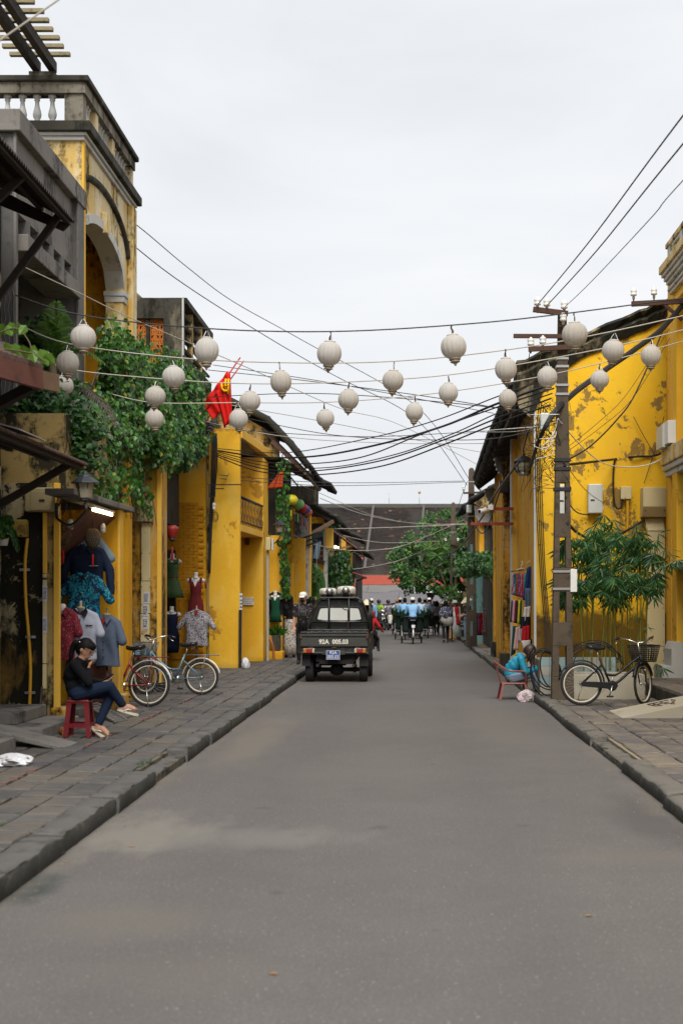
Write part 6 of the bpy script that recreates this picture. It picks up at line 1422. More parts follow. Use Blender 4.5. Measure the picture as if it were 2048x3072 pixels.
for s in(-1,1):
    MB().tube([Vector(hp(s*.030,.098,.014))+R_@Vector((.026*math.cos(a),0,.017*math.sin(a)))for a in[2*math.pi*i/14 for i in range(14)]],.0032,5,closed=True).build('glasses_rim',MT['black'],wt1,w=0)
    MB().tube([hp(s*.058,.096,.018),hp(s*.078,.0,.016)],.003,4).build('glasses_temple',MT['black'],wt1,w=0)
MB().ball(hp(.06,-.07,.055),.008).build('hair_clip',MT['porcelain'],wt1,w=0)
MB().ball(hp(-.01,.025,.055),(.074,.078,.055),0,14,8,R_).build('fringe',MT['hair'],wt1,w=0)
def sandal(an,to,side):
    an,to=Vector(an),Vector(to);d=(to-an);fl=Vector((d.x,d.y,d.z)).normalized();up=(Vector((0,0,1))-fl*fl.z).normalized();x=fl.cross(up)
    c0=an-fl*.045-up*.055;L=.235;rg=[]
    for i in range(9):
        u_=i/8;w=.034+.012*math.sin(math.pi*u_)+(.004 if u_>.5 else 0);w*=(1 if 0<i<8 else.55);c=c0+fl*(L*u_)
        rg.append([c-x*w-up*.012,c+x*w-up*.012,c+x*w+up*.010,c-x*w+up*.010])
    mb=MB();mb.rings(rg,0,True,False);s_=mb.build('sandal',MT['sole'],wt1,w=0)
    mid=c0+fl*.165+up*.02;st=MB()
    for sg in(-1,1):st.tube([mid+up*.02,c0+fl*.11+x*sg*.04+up*.035,c0+fl*.07+x*sg*.044+up*.005],.011,6,flat=.5)
    st.build('strap',MT['white'],s_,w=0)
sandal(J['anr'],J['toer'],1);sandal(J['anl'],J['toel'],-1)
ph=thing('smartphone','black smartphone held by the seated woman in the black jacket','phone',(SX+.225,SY+.05,.76),tilt=(R(-8),R(-33)))
MB().box((-.075,-.038,-.005),(.085,.038,.005)).build('phone_body',MT['black'],ph,w=0,bevel=.004);MB().box((-.068,-.033,.0052),(.078,.033,.0062)).build('screen',MT['glass_dark'],ph,w=0)
def stool(label,x,y,z,w=.29,h=.41):
    t=thing('stool',label,'stool',(x,y,z));m=MT['red_plastic'];a,b=w/2*.80,w/2*1.03
    MB().box((-a-.012,-a-.012,h-.035),(a+.012,a+.012,h)).build('seat',m,t,w=0,bevel=.018)
    for sx in(-1,1):
        for sy in(-1,1):
            q=MB();tx,ty=sx*a,sy*a;bx,by=sx*b,sy*b;wl=.055
            q.rings([[(tx,ty,h-.02),(tx-sx*wl,ty,h-.02),(tx-sx*wl,ty-sy*.012,h-.02),(tx-sx*.012,ty-sy*.012,h-.02),(tx-sx*.012,ty-sy*wl,h-.02),(tx,ty-sy*wl,h-.02)],[(bx,by,0),(bx-sx*.045,by,0),(bx-sx*.045,by-sy*.012,0),(bx-sx*.012,by-sy*.012,0),(bx-sx*.012,by-sy*.045,0),(bx,by-sy*.045,0)]],0,True,False);q.build('leg',m,t,w=0)
    e=a+(b-a)*.72-.01
    for sy in(-1,1):MB().box((-e,sy*e-.008,h*.26),(e,sy*e+.008,h*.26+.045)).build('brace',m,t,w=0)
    for sx in(-1,1):MB().box((sx*e-.008,-e,h*.26),(sx*e+.008,e,h*.26+.045)).build('brace',m,t,w=0)
    for sy in(-1,1):MB().prism([(-a,sy*a-.006,h-.09),(-a+.05,sy*a-.006,h-.04),(a-.05,sy*a-.006,h-.04),(a,sy*a-.006,h-.09),(a,sy*a-.006,h-.02),(-a,sy*a-.006,h-.02)],(0,.012,0)).build('apron',m,t,w=0)
    return t
stool('dark red plastic stool under the woman in the black jacket',SX-.06,SY,.122)
# ------------------------------------------------------------------ woman in the blue jacket
BX,BY=1.75,23.1
J=dict(pelvis=(0,-.09,.375),waist=(0,-.10,.50),chest=(0,.05,.645),neck=(0,.125,.715),head=(0,.215,.775),face=(.1,.8,-.62),
shr=(.155,.06,.665),elr=(.20,.13,.45),wrr=(.10,.33,.50),shl=(-.155,.07,.665),ell=(-.19,.15,.46),wrl=(-.06,.34,.52),
hipr=(.09,-.06,.345),knr=(.12,.26,.42),anr=(.10,.345,.19),toer=(.11,.46,.15),hipl=(-.09,-.06,.345),knl=(-.12,.27,.41),anl=(-.10,.37,.19),toel=(-.11,.48,.15))
wt2,hp,R_,_=person('woman in cyan jacket and pale jeans bent forward on a low chair',(BX,BY,.0),R(-90),J,'jacket_blue','jeans','cloth_black','skin_tan',1.0,.93,1.0,.009,'bob','hair_brown',female=True,loose=1.10,smooth=2,hands=dict(r=dict(curl=.9),l=dict(curl=.9)))
hd=MB();hd.ball((0,.055,.69),(.115,.075,.075),0,14,10,Euler((R(-35),0,0)).to_matrix());hd.build('hood',MT['jacket_blue'],wt2,w=0)
ch=thing('armchair','low brownish red plastic armchair standing on the road edge','chair',(BX-.06,BY,0),R(-90));m=MT['brown_plastic'];w=.23
MB().box((-w,-.20,.255),(w,.20,.285)).build('seat',m,ch,w=0,bevel=.015)
for sx in(-1,1):
    for(y0,y1)in((.18,.235),(-.17,-.225)):MB().bar((sx*w*.92,y0,.27),(sx*(w+.03),y1,0),.045,.035,up=(0,1,0)).build('leg',m,ch,w=0)
    MB().tube(spline([(sx*w*.95,.19,.26),(sx*(w+.02),.19,.43),(sx*(w+.02),.13,.47),(sx*(w+.02),-.08,.475),(sx*w*.96,-.22,.56),(sx*w*.7,-.285,.60)],5),.019,6,flat=.8).build('armrest',m,ch,w=0)
MB().tube([(-w*.72,-.285,.60),(0,-.30,.615),(w*.72,-.285,.60)],.022,6).build('back_rail',m,ch,w=0)
for i in range(5):x=-w*.62+i*w*.31;MB().bar((x,-.195,.27),(x*1.05,-.29,.60),.035,.012,up=(0,1,0)).build('back_slat',m,ch,w=0)
# ------------------------------------------------------------------ people farther off
walk=dict(knr=(.09,.12,.48),anr=(.09,.10,.10),toer=(.10,.24,.04),knl=(-.09,-.03,.47),anl=(-.09,-.22,.13),toel=(-.10,-.10,.03),wrr=(.2,-.08,.85),wrl=(-.2,.14,.87))
t,hp,R_,_=person('woman with long black hair, black top and patterned long skirt',(WX(870,36.6),36.6,.12),R(14),dict(elr=(.21,-.04,1.06),wrr=(.205,.02,.83),wrl=(-.1,.2,1.0)),'cloth_black','cloth_black','cloth_black','skin',.5,1,.99,.014,'verylong',female=True)
loft(t,'skirt',[((0,0,1.0),.135,.10),((0,-.005,.88),.165,.13),((0,0,.6),.165,.14),((0,.01,.35),.175,.15),((0,.01,.07),.19,.165)],MT['leopard'],28,.05)
t,hp,R_,_=person('bearded man in cap and printed black T-shirt behind the truck side rack',(WX(909,33),33,.12),R(178),dict(face=(.15,1,-.05)),'floral_dark','cloth_black','black','skin',.5,1,1.03,.014,'short');hat(t,hp,R_,'cap',MT['straw'])
MB().ball(hp(0,.062,-.07),(.05,.042,.038),0,10,6,R_).build('beard',MT['hair'],t,w=0)
t,hp,R_,_=person('dark haired passer-by half hidden behind the truck cab',(WX(934,34.5),34.5,.12),R(20),None,'cloth_black','cloth_black','black','skin',.5,1,.97,.016,'bob')
t,hp,R_,_=person('woman walking away wrapped in navy and white printed shawl',(1.38,53,0),R(6),walk,'cloth_navy','cloth_black','cloth_black','skin',1,.9,.97,.016,'long',female=True)
loft(t,'shawl',[((0,-.01,1.38),.10,.08),((0,-.01,1.33),.21,.12),((0,0,1.15),.27,.17),((.01,0,.95),.28,.18)],MT['shawl'],28,.04,3);loft(t,'shawl_border',[((.01,0,.99),.275,.180),((.05,.0,.82),.25,.17),((.10,-.02,.64),.17,.13)],MT['shawl_pale'],28,.05,4)
t,hp,R_,_=person('woman in long white dress, white hat and red scarf facing the street',(WX(1364,55.8),55.8,.1),R(165),dict(wrr=(.08,.2,1.0),elr=(.2,.03,1.05),face=(.2,1,-.05)),'cloth_white','cloth_white','black','skin',1,1,.90,.016,'long','hair_brown',female=True);hat(t,hp,R_,'brim',MT['straw'])
loft(t,'dress',[((0,0,1.12),.15,.11),((0,0,.95),.15,.12),((0,0,.6),.20,.17),((0,.02,.06),.30,.24)],MT['cloth_white'],28,.07,5)
sc=MB();sc.sheet([[(-.02-.06*i-.05*j/8,.13+.02*math.sin(i+j)-.015*j*.1,1.36-.10*j)for i in range(4)]for j in range(9)],0,.015);sc.sheet([[(.06+.05*i,.12+.02*math.sin(i),1.36-.11*j)for i in range(3)]for j in range(8)],0,.015);sc.build('scarf',MT['cloth_red'],t,w=0)
t,hp,R_,_=person('person in conical hat and dark floral shirt half hidden by the second pole',(WX(1400,50.5),50.5,.1),R(120),dict(wrr=(.1,.25,1.0),wrl=(-.1,.25,1.0),face=(0,1,-.4)),'floral_dark','jeans','black','skin',.5,1,.95,.016,'short');hat(t,hp,R_,'cone',MT['palmleaf_hat'])
t,hp,R_,_=person('woman in greyish lilac blouse and black trousers walking away past the cyclos',(WX(1309,63),63,0),R(4),walk,'cloth_lilac','cloth_black','black','skin',.5,1,.96,.018,'bob',female=True)
t,hp,R_,_=person('man in dark jacket standing between the two women on the right',(WX(1345,66),66,0),R(170),None,'cloth_black','cloth_grey','black','skin',1,1,1.0,.018,'short')
t,hp,R_,_=person('person in light blue shirt and white cap beyond the truck',(WX(1114,62),62,0),R(10),walk,'shirt_blue','cloth_black','black','skin_tan',1,1,1.02,.018,'short');hat(t,hp,R_,'cap',MT['white'])
# sitting dog on the kerb
dg_=thing('dog','tan dog sitting with its back to the camera at the kerb','dog',(1.66,54.6,0),R(20));MT['fur']=mat('tan_dog_fur',(.36,.22,.10),.9,var=.25,scale=14,bump=.5)
flesh('body',[('e',(0,-.05,.14),(.10,.13,.13),None,0),('c',(0,-.02,.18),(0,.10,.34),.10,.075,0),('c',(0,.10,.34),(0,.15,.42),.06,.055,0),('e',(0,.17,.46),(.055,.065,.055),None,0),('c',(0,.2,.45),(0,.27,.43),.032,.022,0),('c',(.035,.14,.50),(.05,.13,.55),.02,.008,0),('c',(-.035,.14,.50),(-.05,.13,.55),.02,.008,0)]+
[('c',(s*.06,.12,.28),(s*.065,.16,.03),.035,.022,0)for s in(-1,1)]+[('c',(s*.065,.16,.025),(s*.065,.2,.02),.024,.02,0)for s in(-1,1)]+[('c',(s*.09,-.08,.12),(s*.12,.05,.09),.07,.04,0)for s in(-1,1)]+[('c',(s*.12,.05,.09),(s*.11,.0,.03),.03,.022,0)for s in(-1,1)]+[('c',(s*.11,.0,.025),(s*.12,.09,.022),.025,.02,0)for s in(-1,1)]+[('c',(0,-.16,.06),(.12,-.24,.03),.025,.015,0)],[MT['fur']],dg_,.012)
for s in(-1,1):MB().ball((s*.028,.222,.475),.008).build('eye',MT['eye'],dg_,w=0)
MB().ball((0,.29,.44),.012).build('nose',MT['eye'],dg_,w=0)
# ------------------------------------------------------------------ bicycles
MT['paint_black']=mat('black_bicycle_paint',(0.009,0.0095,0.012),.45,var=.15,spec=.35);MT['paint_red']=mat('dark_red_bicycle_paint',(0.20,0.010,0.012),.35,var=.15,coat=.2);MT['paint_blue']=mat('pale_steel_blue_bicycle_paint',(0.13,0.22,0.27),.35,var=.15,metal=.3)
MT['vinyl']=mat('black_vinyl',(0.014,0.014,0.016),.35,var=.15);MT['rim_white']=mat('pale_rim',(.62,.57,.46),.4,var=.1);MT['basket_steel']=mat('grey_wire_basket',(.23,.24,.24),.5,metal=.4)
def wheel_mesh(r,tyre=.021):
    out={}
    c=[(math.cos(2*math.pi*i/40)*(r-tyre),0,math.sin(2*math.pi*i/40)*(r-tyre))for i in range(40)];out['tyre']=MB().tube(c,tyre,8,closed=True)
    c2=[(math.cos(2*math.pi*i/40)*(r-tyre*2-.006),0,math.sin(2*math.pi*i/40)*(r-tyre*2-.006))for i in range(40)];out['rim']=MB().tube(c2,.012,6,closed=True)
    sp=MB()
    for i in range(28):
        a=2*math.pi*i/28;b=a+(.35 if i%2 else-.35);s=.022*(1 if i%4<2 else-1);sp.tube([(math.cos(b)*.022,s,math.sin(b)*.022),(math.cos(a)*(r-.05),0,math.sin(a)*(r-.05))],.0016,3)
    out['spoke']=sp;out['hub']=MB().lathe([(.012,-.045),(.025,-.04),(.025,-.03),(.014,-.025),(.014,.025),(.025,.03),(.025,.04),(.012,.045)],(0,0,0),10,0,Euler((R(90),0,0)).to_matrix())
    return out
def add_wheel(t,r,x,z,rimm,steer=0.0,pivot=None,hubm=None):
    w=bpy.data.objects.new('wheel',None);link(w,t);w.location=(x,0,z);w.rotation_euler=(0,0,steer)
    for nme,mb in wheel_mesh(r).items():
        mm={'tyre':MT['rubber'],'rim':rimm,'spoke':MT['steel'],'hub':hubm or MT['chrome']}[nme]
        o=mb.build(nme,mm,w,w=0)
        if nme=='spoke':o['kind']='stuff'
    return w
def fender(t,r,x,z,a0,a1,m,w=.028,steer=0):
    rg=[]
    for i in range(25):
        a=a0+(a1-a0)*i/24;c,s=math.cos(a),math.sin(a)
        rg.append([(x+c*(r+.018),-w,z+s*(r+.018)),(x+c*(r+.034),-w*.5,z+s*(r+.034)),(x+c*(r+.038),0,z+s*(r+.038)),(x+c*(r+.034),w*.5,z+s*(r+.034)),(x+c*(r+.018),w,z+s*(r+.018)),(x+c*(r+.028),0,z+s*(r+.028))])
    mb=MB();mb.rings(rg,0,True,True)
    if steer:
        q=Matrix.Rotation(steer,3,'Z');mb.v=[tuple(q@(Vector(v)-Vector((x,0,0)))+Vector((x,0,0)))for v in mb.v]
    return mb.build('fender',m,t,w=0)
def bicycle(label,loc,rz,r,paint,rimm,fend,steer=0.0,basket=None,rack=None,wb=1.02,lean=0.0,guard=True,cover=None,hubm=None,lady=True,loopbar=True):
    t=thing('bicycle',label,'bicycle',loc,rz,tilt=(lean,0));pm=MT[paint]
    add_wheel(t,r,0,r,rimm,0,hubm=hubm);hx,hz=wb-.12,r+.42 # head tube top
    bbx,bbz=.43,r-.03;sx,sz=.27,r+.36
    fx=wb;q=Matrix.Rotation(steer,3,'Z');piv=Vector((hx-.02,0,0))
    def st(p):return tuple(q@(Vector(p)-piv)+piv)
    wpos=st((fx,0,r));w=add_wheel(t,r,fx,r,rimm,steer);w.location=wpos
    f=MB()
    ht0,ht1=Vector((hx+.04,0,hz-.17)),Vector((hx,0,hz))
    f.tube(spline([ht0+Vector((-.01,0,.05)),Vector((bbx+.30,0,bbz+.22)),Vector((bbx+.12,0,bbz+.07)),Vector((bbx,0,bbz))],5),.021,8)
    f.tube(spline([ht1+Vector((0,0,-.03)),Vector((bbx+.28,0,bbz+.31)),Vector((bbx+.08,0,bbz+.16)),Vector((bbx-.09,0,bbz+.17))],5),.016,8)
    f.tube([(bbx,0,bbz),(sx,0,sz)],.017,8);f.tube([ht0,ht1],.022,8)
    for s in(-1,1):
        f.tube([(bbx,s*.02,bbz),(0,s*.055,r)],.010,6);f.tube([(sx+.03,s*.02,sz-.09),(0,s*.055,r)],.009,6)
    f.build('frame',pm,t,w=0)
    fk=MB()
    for s in(-1,1):fk.tube(spline([st((hx+.045,s*.045,hz-.20)),st((hx+.085,s*.055,r+.12)),st((fx,s*.05,r))],5),.011,6)
    fk.tube([st((hx+.045,-.05,hz-.20)),st((hx+.045,.05,hz-.20))],.014,6);fk.build('fork',pm,t,w=0)
    MB().tube([(sx,0,sz-.02),(sx-.045,0,sz+.12)],.012,6).build('seat_post',MT['chrome'],t,w=0)
    sd=MB();rg=[]
    for i in range(9):
        u_=i/8;wv=np.interp(u_,[0,.15,.45,.75,1],[.055,.105,.085,.035,.020]);x=sx-.19+.27*u_;z=sz+.16+.015*math.cos(u_*5)
        rg.append([(x,-wv,z-.02),(x,-wv*.7,z+.02),(x,0,z+.025),(x,wv*.7,z+.02),(x,wv,z-.02),(x,0,z-.035)])
    sd.rings(rg,0,True,True);sd.build('saddle',MT['vinyl'],t,w=0)
    for s in(-1,1):MB().tube([(sx-.13+.018*math.sin(i),s*.05+.014*math.cos(i*1.2),sz+.08+i*.006)for i in range(10)],.005,4).build('saddle_spring',MT['chrome'],t,w=0)
    MB().tube([tuple(ht1),st((hx-.035,0,hz+.17))],.012,6).build('stem',MT['chrome'],t,w=0)
    hb=spline([st((hx-.24,-.27,hz+.21)),st((hx-.10,-.26,hz+.235)),st((hx-.0,-.16,hz+.21)),st((hx+.02,-.06,hz+.17)),st((hx-.01,0,hz+.165)),st((hx+.02,.06,hz+.17)),st((hx,.16,hz+.21)),st((hx-.10,.26,hz+.235)),st((hx-.24,.27,hz+.21))],4)
    MB().tube(hb,.0115,6).build('handlebar',MT['chrome'],t,w=0)
    for s in(0,-1):e=hb[s];e2=hb[4]if s==0 else hb[-5];MB().tube([e,e.lerp(e2,.95)],.017,8).build('grip',MT['vinyl'],t,w=0)
    for s in(0,-1):e2=hb[4]if s==0 else hb[-5];e=hb[s];MB().tube([e2+Vector((0,0,-.01)),e2.lerp(e,.4)+Vector((0,0,-.045)),e+Vector((.02,0,-.06))],.006,5).build('brake_lever',MT['chrome'],t,w=0)
    cr_=MB();cr_.lathe([(.0,-.004),(.075,-.004),(.075,.004),(0,.004)],(bbx,-.055,bbz),20,0,Euler((R(90),0,0)).to_matrix());cr_.build('chainring',MT['chrome']if not guard else MT['paint_black'],t,w=0)
    for s,a in((-1,-1.9),(1,1.2)):
        e=Vector((bbx+.16*math.cos(a),s*.08,bbz+.16*math.sin(a)));MB().tube([(bbx,s*.075,bbz),e],.010,6).build('crank',MT['chrome'],t,w=0)
        MB().cbox(e+Vector((0,s*.05,0)),(.085,.075,.025),0).build('pedal',MT['rubber'],t,w=0,bevel=.005)
    if guard:MB().prism([(bbx+.06,-.062,bbz+.05),(bbx+.085,-.062,bbz),(bbx+.05,-.062,bbz-.055),(.0,-.062,r-.035),(-.03,-.062,r+.01),(.0,-.062,r+.035)],(0,-.012,0)).build('chain_guard',MT[paint],t,w=0,bevel=.004)
    else:MB().tube([(bbx,-.055,bbz+.07),(0,-.055,r+.03),(-.03,-.055,r),(0,-.055,r-.03),(bbx,-.055,bbz-.07)],.004,4).build('chain',MT['rust'],t,w=0)
    fender(t,r,0,r,R(5),R(185)if False else R(170),MT[fend]);ff=fender(t,r,fx,r,R(20),R(165),MT[fend])
    if steer:
        for v in ff.data.vertices:v.co=Vector(st(v.co))
    MB().tube([(.02,.06,r-.02),(-.05,.13,.005)],.008,5).build('kickstand',MT['chrome'],t,w=0)
    if basket:
        bk=MB();bx,bz=hx+.05,hz-.04;tw,td,bw,bd,hh=.19,.15,.14,.115,.23
        def ring(z,w,d):return[(bx+.12-d,-w,z),(bx+.12+d,-w,z),(bx+.12+d,w,z),(bx+.12-d,w,z)]
        for i in range(9):
            u_=i/8;p=ring(bz-.06+hh*u_,bw+(tw-bw)*u_,bd+(td-bd)*u_);bk.tube([st(a)for a in p],.0045 if 0<i<8 else.008,4,closed=True,smooth=False)
        for i in range(36):
            a=i/36*4;e=int(a);g_=a-e;p0=ring(bz-.06,bw,bd);p1=ring(bz-.06+hh,tw,td);lo=Vector(p0[e]).lerp(Vector(p0[(e+1)%4]),g_);hi_=Vector(p1[e]).lerp(Vector(p1[(e+1)%4]),g_);bk.tube([st(lo),st(hi_)],.0040,4)
        bk.add([st(a)for a in ring(bz-.06,bw,bd)]+[st((a[0],a[1],a[2]+.006))for a in ring(bz-.06,bw,bd)],[(0,1,2,3),(7,6,5,4)]);bk.build('basket',MT[basket],t,w=0)
        if cover:MB().box((bx+.02,-.08,bz-.04),(bx+.2,.08,bz+.08)).build('parcel',MT[cover],t,w=0,bevel=.01)
    if rack:
        rk=MB();z=r*2+.075
        for y in(-.07,-.025,.025,.07):rk.tube([(sx-.06,y,z),(-.26,y,z)],.007,5)
        for x in(sx-.06,-.02,-.14,-.26):rk.tube([(x,-.075,z),(x,.075,z)],.007,5)
        for s in(-1,1):rk.tube([(-.08,s*.075,z),(0,s*.06,r)],.006,5)
        rk.build('rack',MT[rack],t,w=0)
    MB().lathe([(.035,0),(.045,.03),(.04,.055),(.0,.06)],st((hx+.10,0,hz-.24)),10,0,Euler((0,R(90),0)).to_matrix()).build('headlamp',MT['chrome'],t,w=0)
    return t
bicycle('black ladies bicycle with front basket leaning at the white planter by the pole',(WX(1744,20.2),20.2,.118),R(7),.305,'paint_black',MT['rim_white'],'paint_black',steer=R(50),basket='paint_black',wb=.98,lean=R(-4))
bicycle('red bicycle with rear carrier parked nose in beside the shop pillar',(WX(446,19.9),19.9,.122),R(168),.31,'paint_red',MT['rim_white'],'silver',rack='paint_red',guard=False,wb=1.0,lean=R(3))
bicycle('pale blue step-through bicycle with grey wire basket parked before the dress wall',(WX(604,22.4),22.4,.122),R(174),.275,'paint_blue',MT['rim_white'],'silver',steer=R(-25),basket='basket_steel',rack='basket_steel',guard=False,wb=.93,lean=R(3),cover='blue_board')

# ------------------------------------------------------------------ the little black pickup truck
MT['truck']=mat('dusty_black_truck_paint',(0.011,0.013,0.012),.38,var=.3,scale=5,dirt=((0.075,0.068,0.054),.53,.6),local=True,bump=.5)
MT['truck_dust']=mat('dust_coated_black_tailgate',(0.040,0.039,0.033),.6,var=.3,scale=4,dirt=((0.018,0.018,0.016),.52,.9),local=True)
MT['underbody']=mat('black_underbody',(0.010,0.010,0.010),.85)
T_=thing('pickup_truck','small old black pickup truck with two horn speakers on the cab roof','truck',(-1.442,27.62,0))
def tb(name,a,b,m='truck',bevel=.01,parent=None):return MB().box(a,b).build(name,MT[m],parent or T_,w=0,bevel=bevel)
tb('bed_floor',(-.66,.05,.62),(.66,2.0,.68));
for s in(-1,1):tb('side_panel',(s*.685-.022,.05,.58),(s*.685+.022,2.0,.97),bevel=.008)
tb('bed_front',(-.66,1.96,.68),(.66,2.0,1.0))
tgp=tb('tailgate',(-.665,.0,.69),(.665,.045,.99))
tb('panel',(-.655,-.012,.715),(.645,-.001,.875),'truck_dust',.004,tgp);tb('rail',(-.66,-.018,.905),(.65,-.001,.945),'truck_dust',.006,tgp);tb('rail',(-.66,-.016,.955),(.65,-.001,.992),'truck',.006,tgp)
for i in range(7):tb('rib',(-.42+i*.14-.03,.0,.99),(-.42+i*.14+.03,.045,1.003),'truck',.004,tgp)
MT['stencil']=mat('white_stencil_paint',(.60,.58,.50),.7,var=.15,scale=14,dirt=((.05,.05,.045),.56,.85),local=True)
def stencil(s,loc,size,m,parent,sx=1.0,bold=0.0):
    o=letters(s,root_of(parent).matrix_basis@Vector(loc),size,m,parent,sx=sx);o.data.offset=bold;return o
stencil('92A  005.03',(-.01,-.0135,.797),.118,MT['stencil'],tgp,.98,.005)
tb('rear_frame',(-.665,.02,.55),(.68,.10,.69));tb('bumper_bar',(-.66,-.005,.56),(.66,.03,.60),'truck',.008)
for s,(xa,xb)in((-1,(-.605,-.375)),(1,(.385,.62))):
    tl=tb('tail_light',(xa,-.03,.578),(xb,.0,.678),'black',.006);w=(xb-xa)
    MT.setdefault('lens_red',mat('red_lens',(.30,.012,.010),.2,coat=.5));MT.setdefault('lens_amber',mat('amber_lens',(.42,.13,.01),.2,coat=.5));MT.setdefault('lens_clear',mat('clear_lens',(.45,.38,.24),.2,coat=.5))
    seq=('lens_amber','lens_red','lens_clear')if s<0 else('lens_clear','lens_red','lens_amber');fr_=((.02,.32),(.34,.76),(.78,.98))if s<0 else((.02,.22),(.24,.66),(.68,.98))
    for(c,(a,b))in zip(seq,fr_):tb('lens',(xa+w*a,-.042,.588),(xa+w*b,-.031,.668),c,.006,tl)
lp=tb('number_plate',(-.150,-.042,.455),(.112,-.030,.635),'black',.004)
MT['plate_blue']=mat('blue_number_plate',(0.03,0.075,0.24),.45,var=.08);tb('face',(-.146,-.0455,.459),(.108,-.0425,.631),'plate_blue',.002,lp)
fr=MB();
for a,b in(((-.148,-.047,.457),(-.142,-.0445,.633)),((.104,-.047,.457),(.110,-.0445,.633)),((-.142,-.047,.457),(.104,-.0445,.462)),((-.142,-.047,.628),(.104,-.0445,.633))):fr.box(a,b)
fr.build('border',MT['white'],lp,w=0)
stencil('92A',(-.019,-.047,.588),.088,MT['white'],lp,1.0);stencil('005.03',(-.019,-.047,.505),.098,MT['white'],lp,.80)
for s,(xa,xb)in((-1,(-.24,-.155)),(1,(.115,.21))):MB().prism([(xa,-.02,.55),(xb,-.02,.55),(xb,-.02,.625),(xa+.02 if s<0 else xa,-.02,.625)],(0,.03,0)).build('plate_bracket',MT['truck_dust'],T_,w=0,bevel=.004)
for x in(-.45,0,.45):tb('hinge',(x-.04,-.02,.672),(x+.04,.0,.70),'rust',.004)
for s in(-1,1):
    MB().tube([(s*.655,.01,.97),(s*.66,-.03,.90),(s*.665,.0,.84)],.008,5).build('tailgate_chain',MT['rust'],T_,w=0);MB().tube([(s*.62,2.9,1.2),(s*.80,2.86,1.25)],.010,5).build('mirror_arm',MT['black'],T_,w=0);MB().cbox((s*.83,2.86,1.28),(.09,.04,.16)).build('mirror',MT['black'],T_,w=0,bevel=.01);tb('latch',(s*.64-.02,-.035,.86),(s*.64+.02,-.012,.93),'rust',.004)
# wheels
def truck_wheel(x,y,r=.265,w=.155):
    e=bpy.data.objects.new('wheel',None);link(e,T_);e.location=(x,y,r);q=Euler((0,R(90),0)).to_matrix()
    MB().lathe([(r*.62,-w/2),(r*.93,-w/2),(r,-w/2+.025),(r,w/2-.025),(r*.93,w/2),(r*.62,w/2)],(0,0,0),28,0,q).build('tyre',MT['rubber'],e,w=0)
    MB().lathe([(.03,-w/2+.03),(r*.62,-w/2+.02),(r*.62,w/2-.02),(.03,w/2-.03)],(0,0,0),20,0,q).build('rim',MT['underbody'],e,w=0)
for x in(-.50,.555-.0):truck_wheel(x,.47)
for x in(-.56,.60):truck_wheel(x,2.45)
MB().tube([(-.5,.47,.24),(.55,.47,.24)],.045,10).build('axle',MT['underbody'],T_,w=0);MB().ball((.03,.46,.235),(.15,.12,.115)).build('differential',MT['underbody'],T_,w=0)
for s in(-.33,.38):MB().bar((s,.1,.34),(s,.9,.28),.06,.06).build('leaf_spring',MT['underbody'],T_,w=0);MB().tube([(s,.47,.18),(s,.47,.55)],.03,8).build('damper',MT['underbody'],T_,w=0)
tb('chassis',(-.36,.12,.40),(.40,2.9,.58),'underbody');tb('fuel_tank',(-.35,.8,.30),(.2,1.4,.5),'underbody',.03)
tb('spare_carrier',(-.3,.10,.36),(.35,.3,.44),'underbody');MB().tube([(.36,-.0,.33),(.36,.8,.35)],.025,8).build('exhaust',MT['rust'],T_,w=0)
for(xa,xb)in((-.635,-.47),(.49,.66)):MB().box((xa,.14,.32),(xb,.152,.56)).build('mudflap',MT['rubber'],T_,w=0)
# cab: tapered body with rounded roof
def cabring(y,sc=1.0,zlow=.55):
    pts=[(-.64,zlow),(-.655,.95),(-.60,1.18),(-.52,1.45),(-.46,1.575),(-.38,1.625),(0,1.645),(.38,1.625),(.46,1.575),(.52,1.45),(.60,1.18),(.655,.95),(.64,zlow)]
    return[(x*sc,y,zlow+(z-zlow)*(sc if z>1.2 else 1))for x,z in pts]
cb=MB();cb.rings([cabring(2.06,.985),cabring(2.12),cabring(2.7),cabring(2.95,.99),[(x,y,min(z,1.1))for x,y,z in cabring(3.25,.97)]],0,True,False);cab=cb.build('cab',MT['truck'],T_,w=0,bevel=.02)
def rr(cx,cz,pts,y,d=.02):return None
win=[(-.455,1.19),(-.47,1.24),(-.43,1.40),(-.39,1.455),(-.2,1.468),(.2,1.468),(.39,1.455),(.43,1.40),(.47,1.24),(.455,1.19),(.3,1.172),(-.3,1.172)]
MT['truck_glass']=mat('rear_window_glass',(0.62,0.60,0.52),.06,spec=1.0,var=.1);MT['truck_glass'].node_tree.nodes['Principled BSDF'].inputs['Metallic'].default_value=.9;
gl=MB().prism([(x,2.030+(z-1.17)*.09,z)for x,z in win],(0,.006,0)).build('rear_window',MT['truck_glass'],cab,w=0)
MB().tube([(x,2.046,z)for x,z in win],.024,6,closed=True,smooth=False).build('window_seal',MT['rubber'],cab,w=0)
rb=MB();rb.tube([(x*1.02,1.985,z)for x,z in[(-.60,1.02),(-.60,1.18),(-.53,1.45),(-.46,1.60),(-.36,1.655),(.36,1.655),(.46,1.60),(.53,1.45),(.60,1.18),(.60,1.02)]],.022,8)
for x in(-.215,.20):rb.tube([(x,1.985,1.03),(x,1.985,1.655)],.020,8)
rb.tube([(-.61,1.985,1.15),(.62,1.985,1.15)],.022,8);rb.build('cab_guard',MT['truck'],T_,w=0)
tb('roof_rack',(-.42,2.0,1.655),(.43,2.5,1.675),'truck',.005)
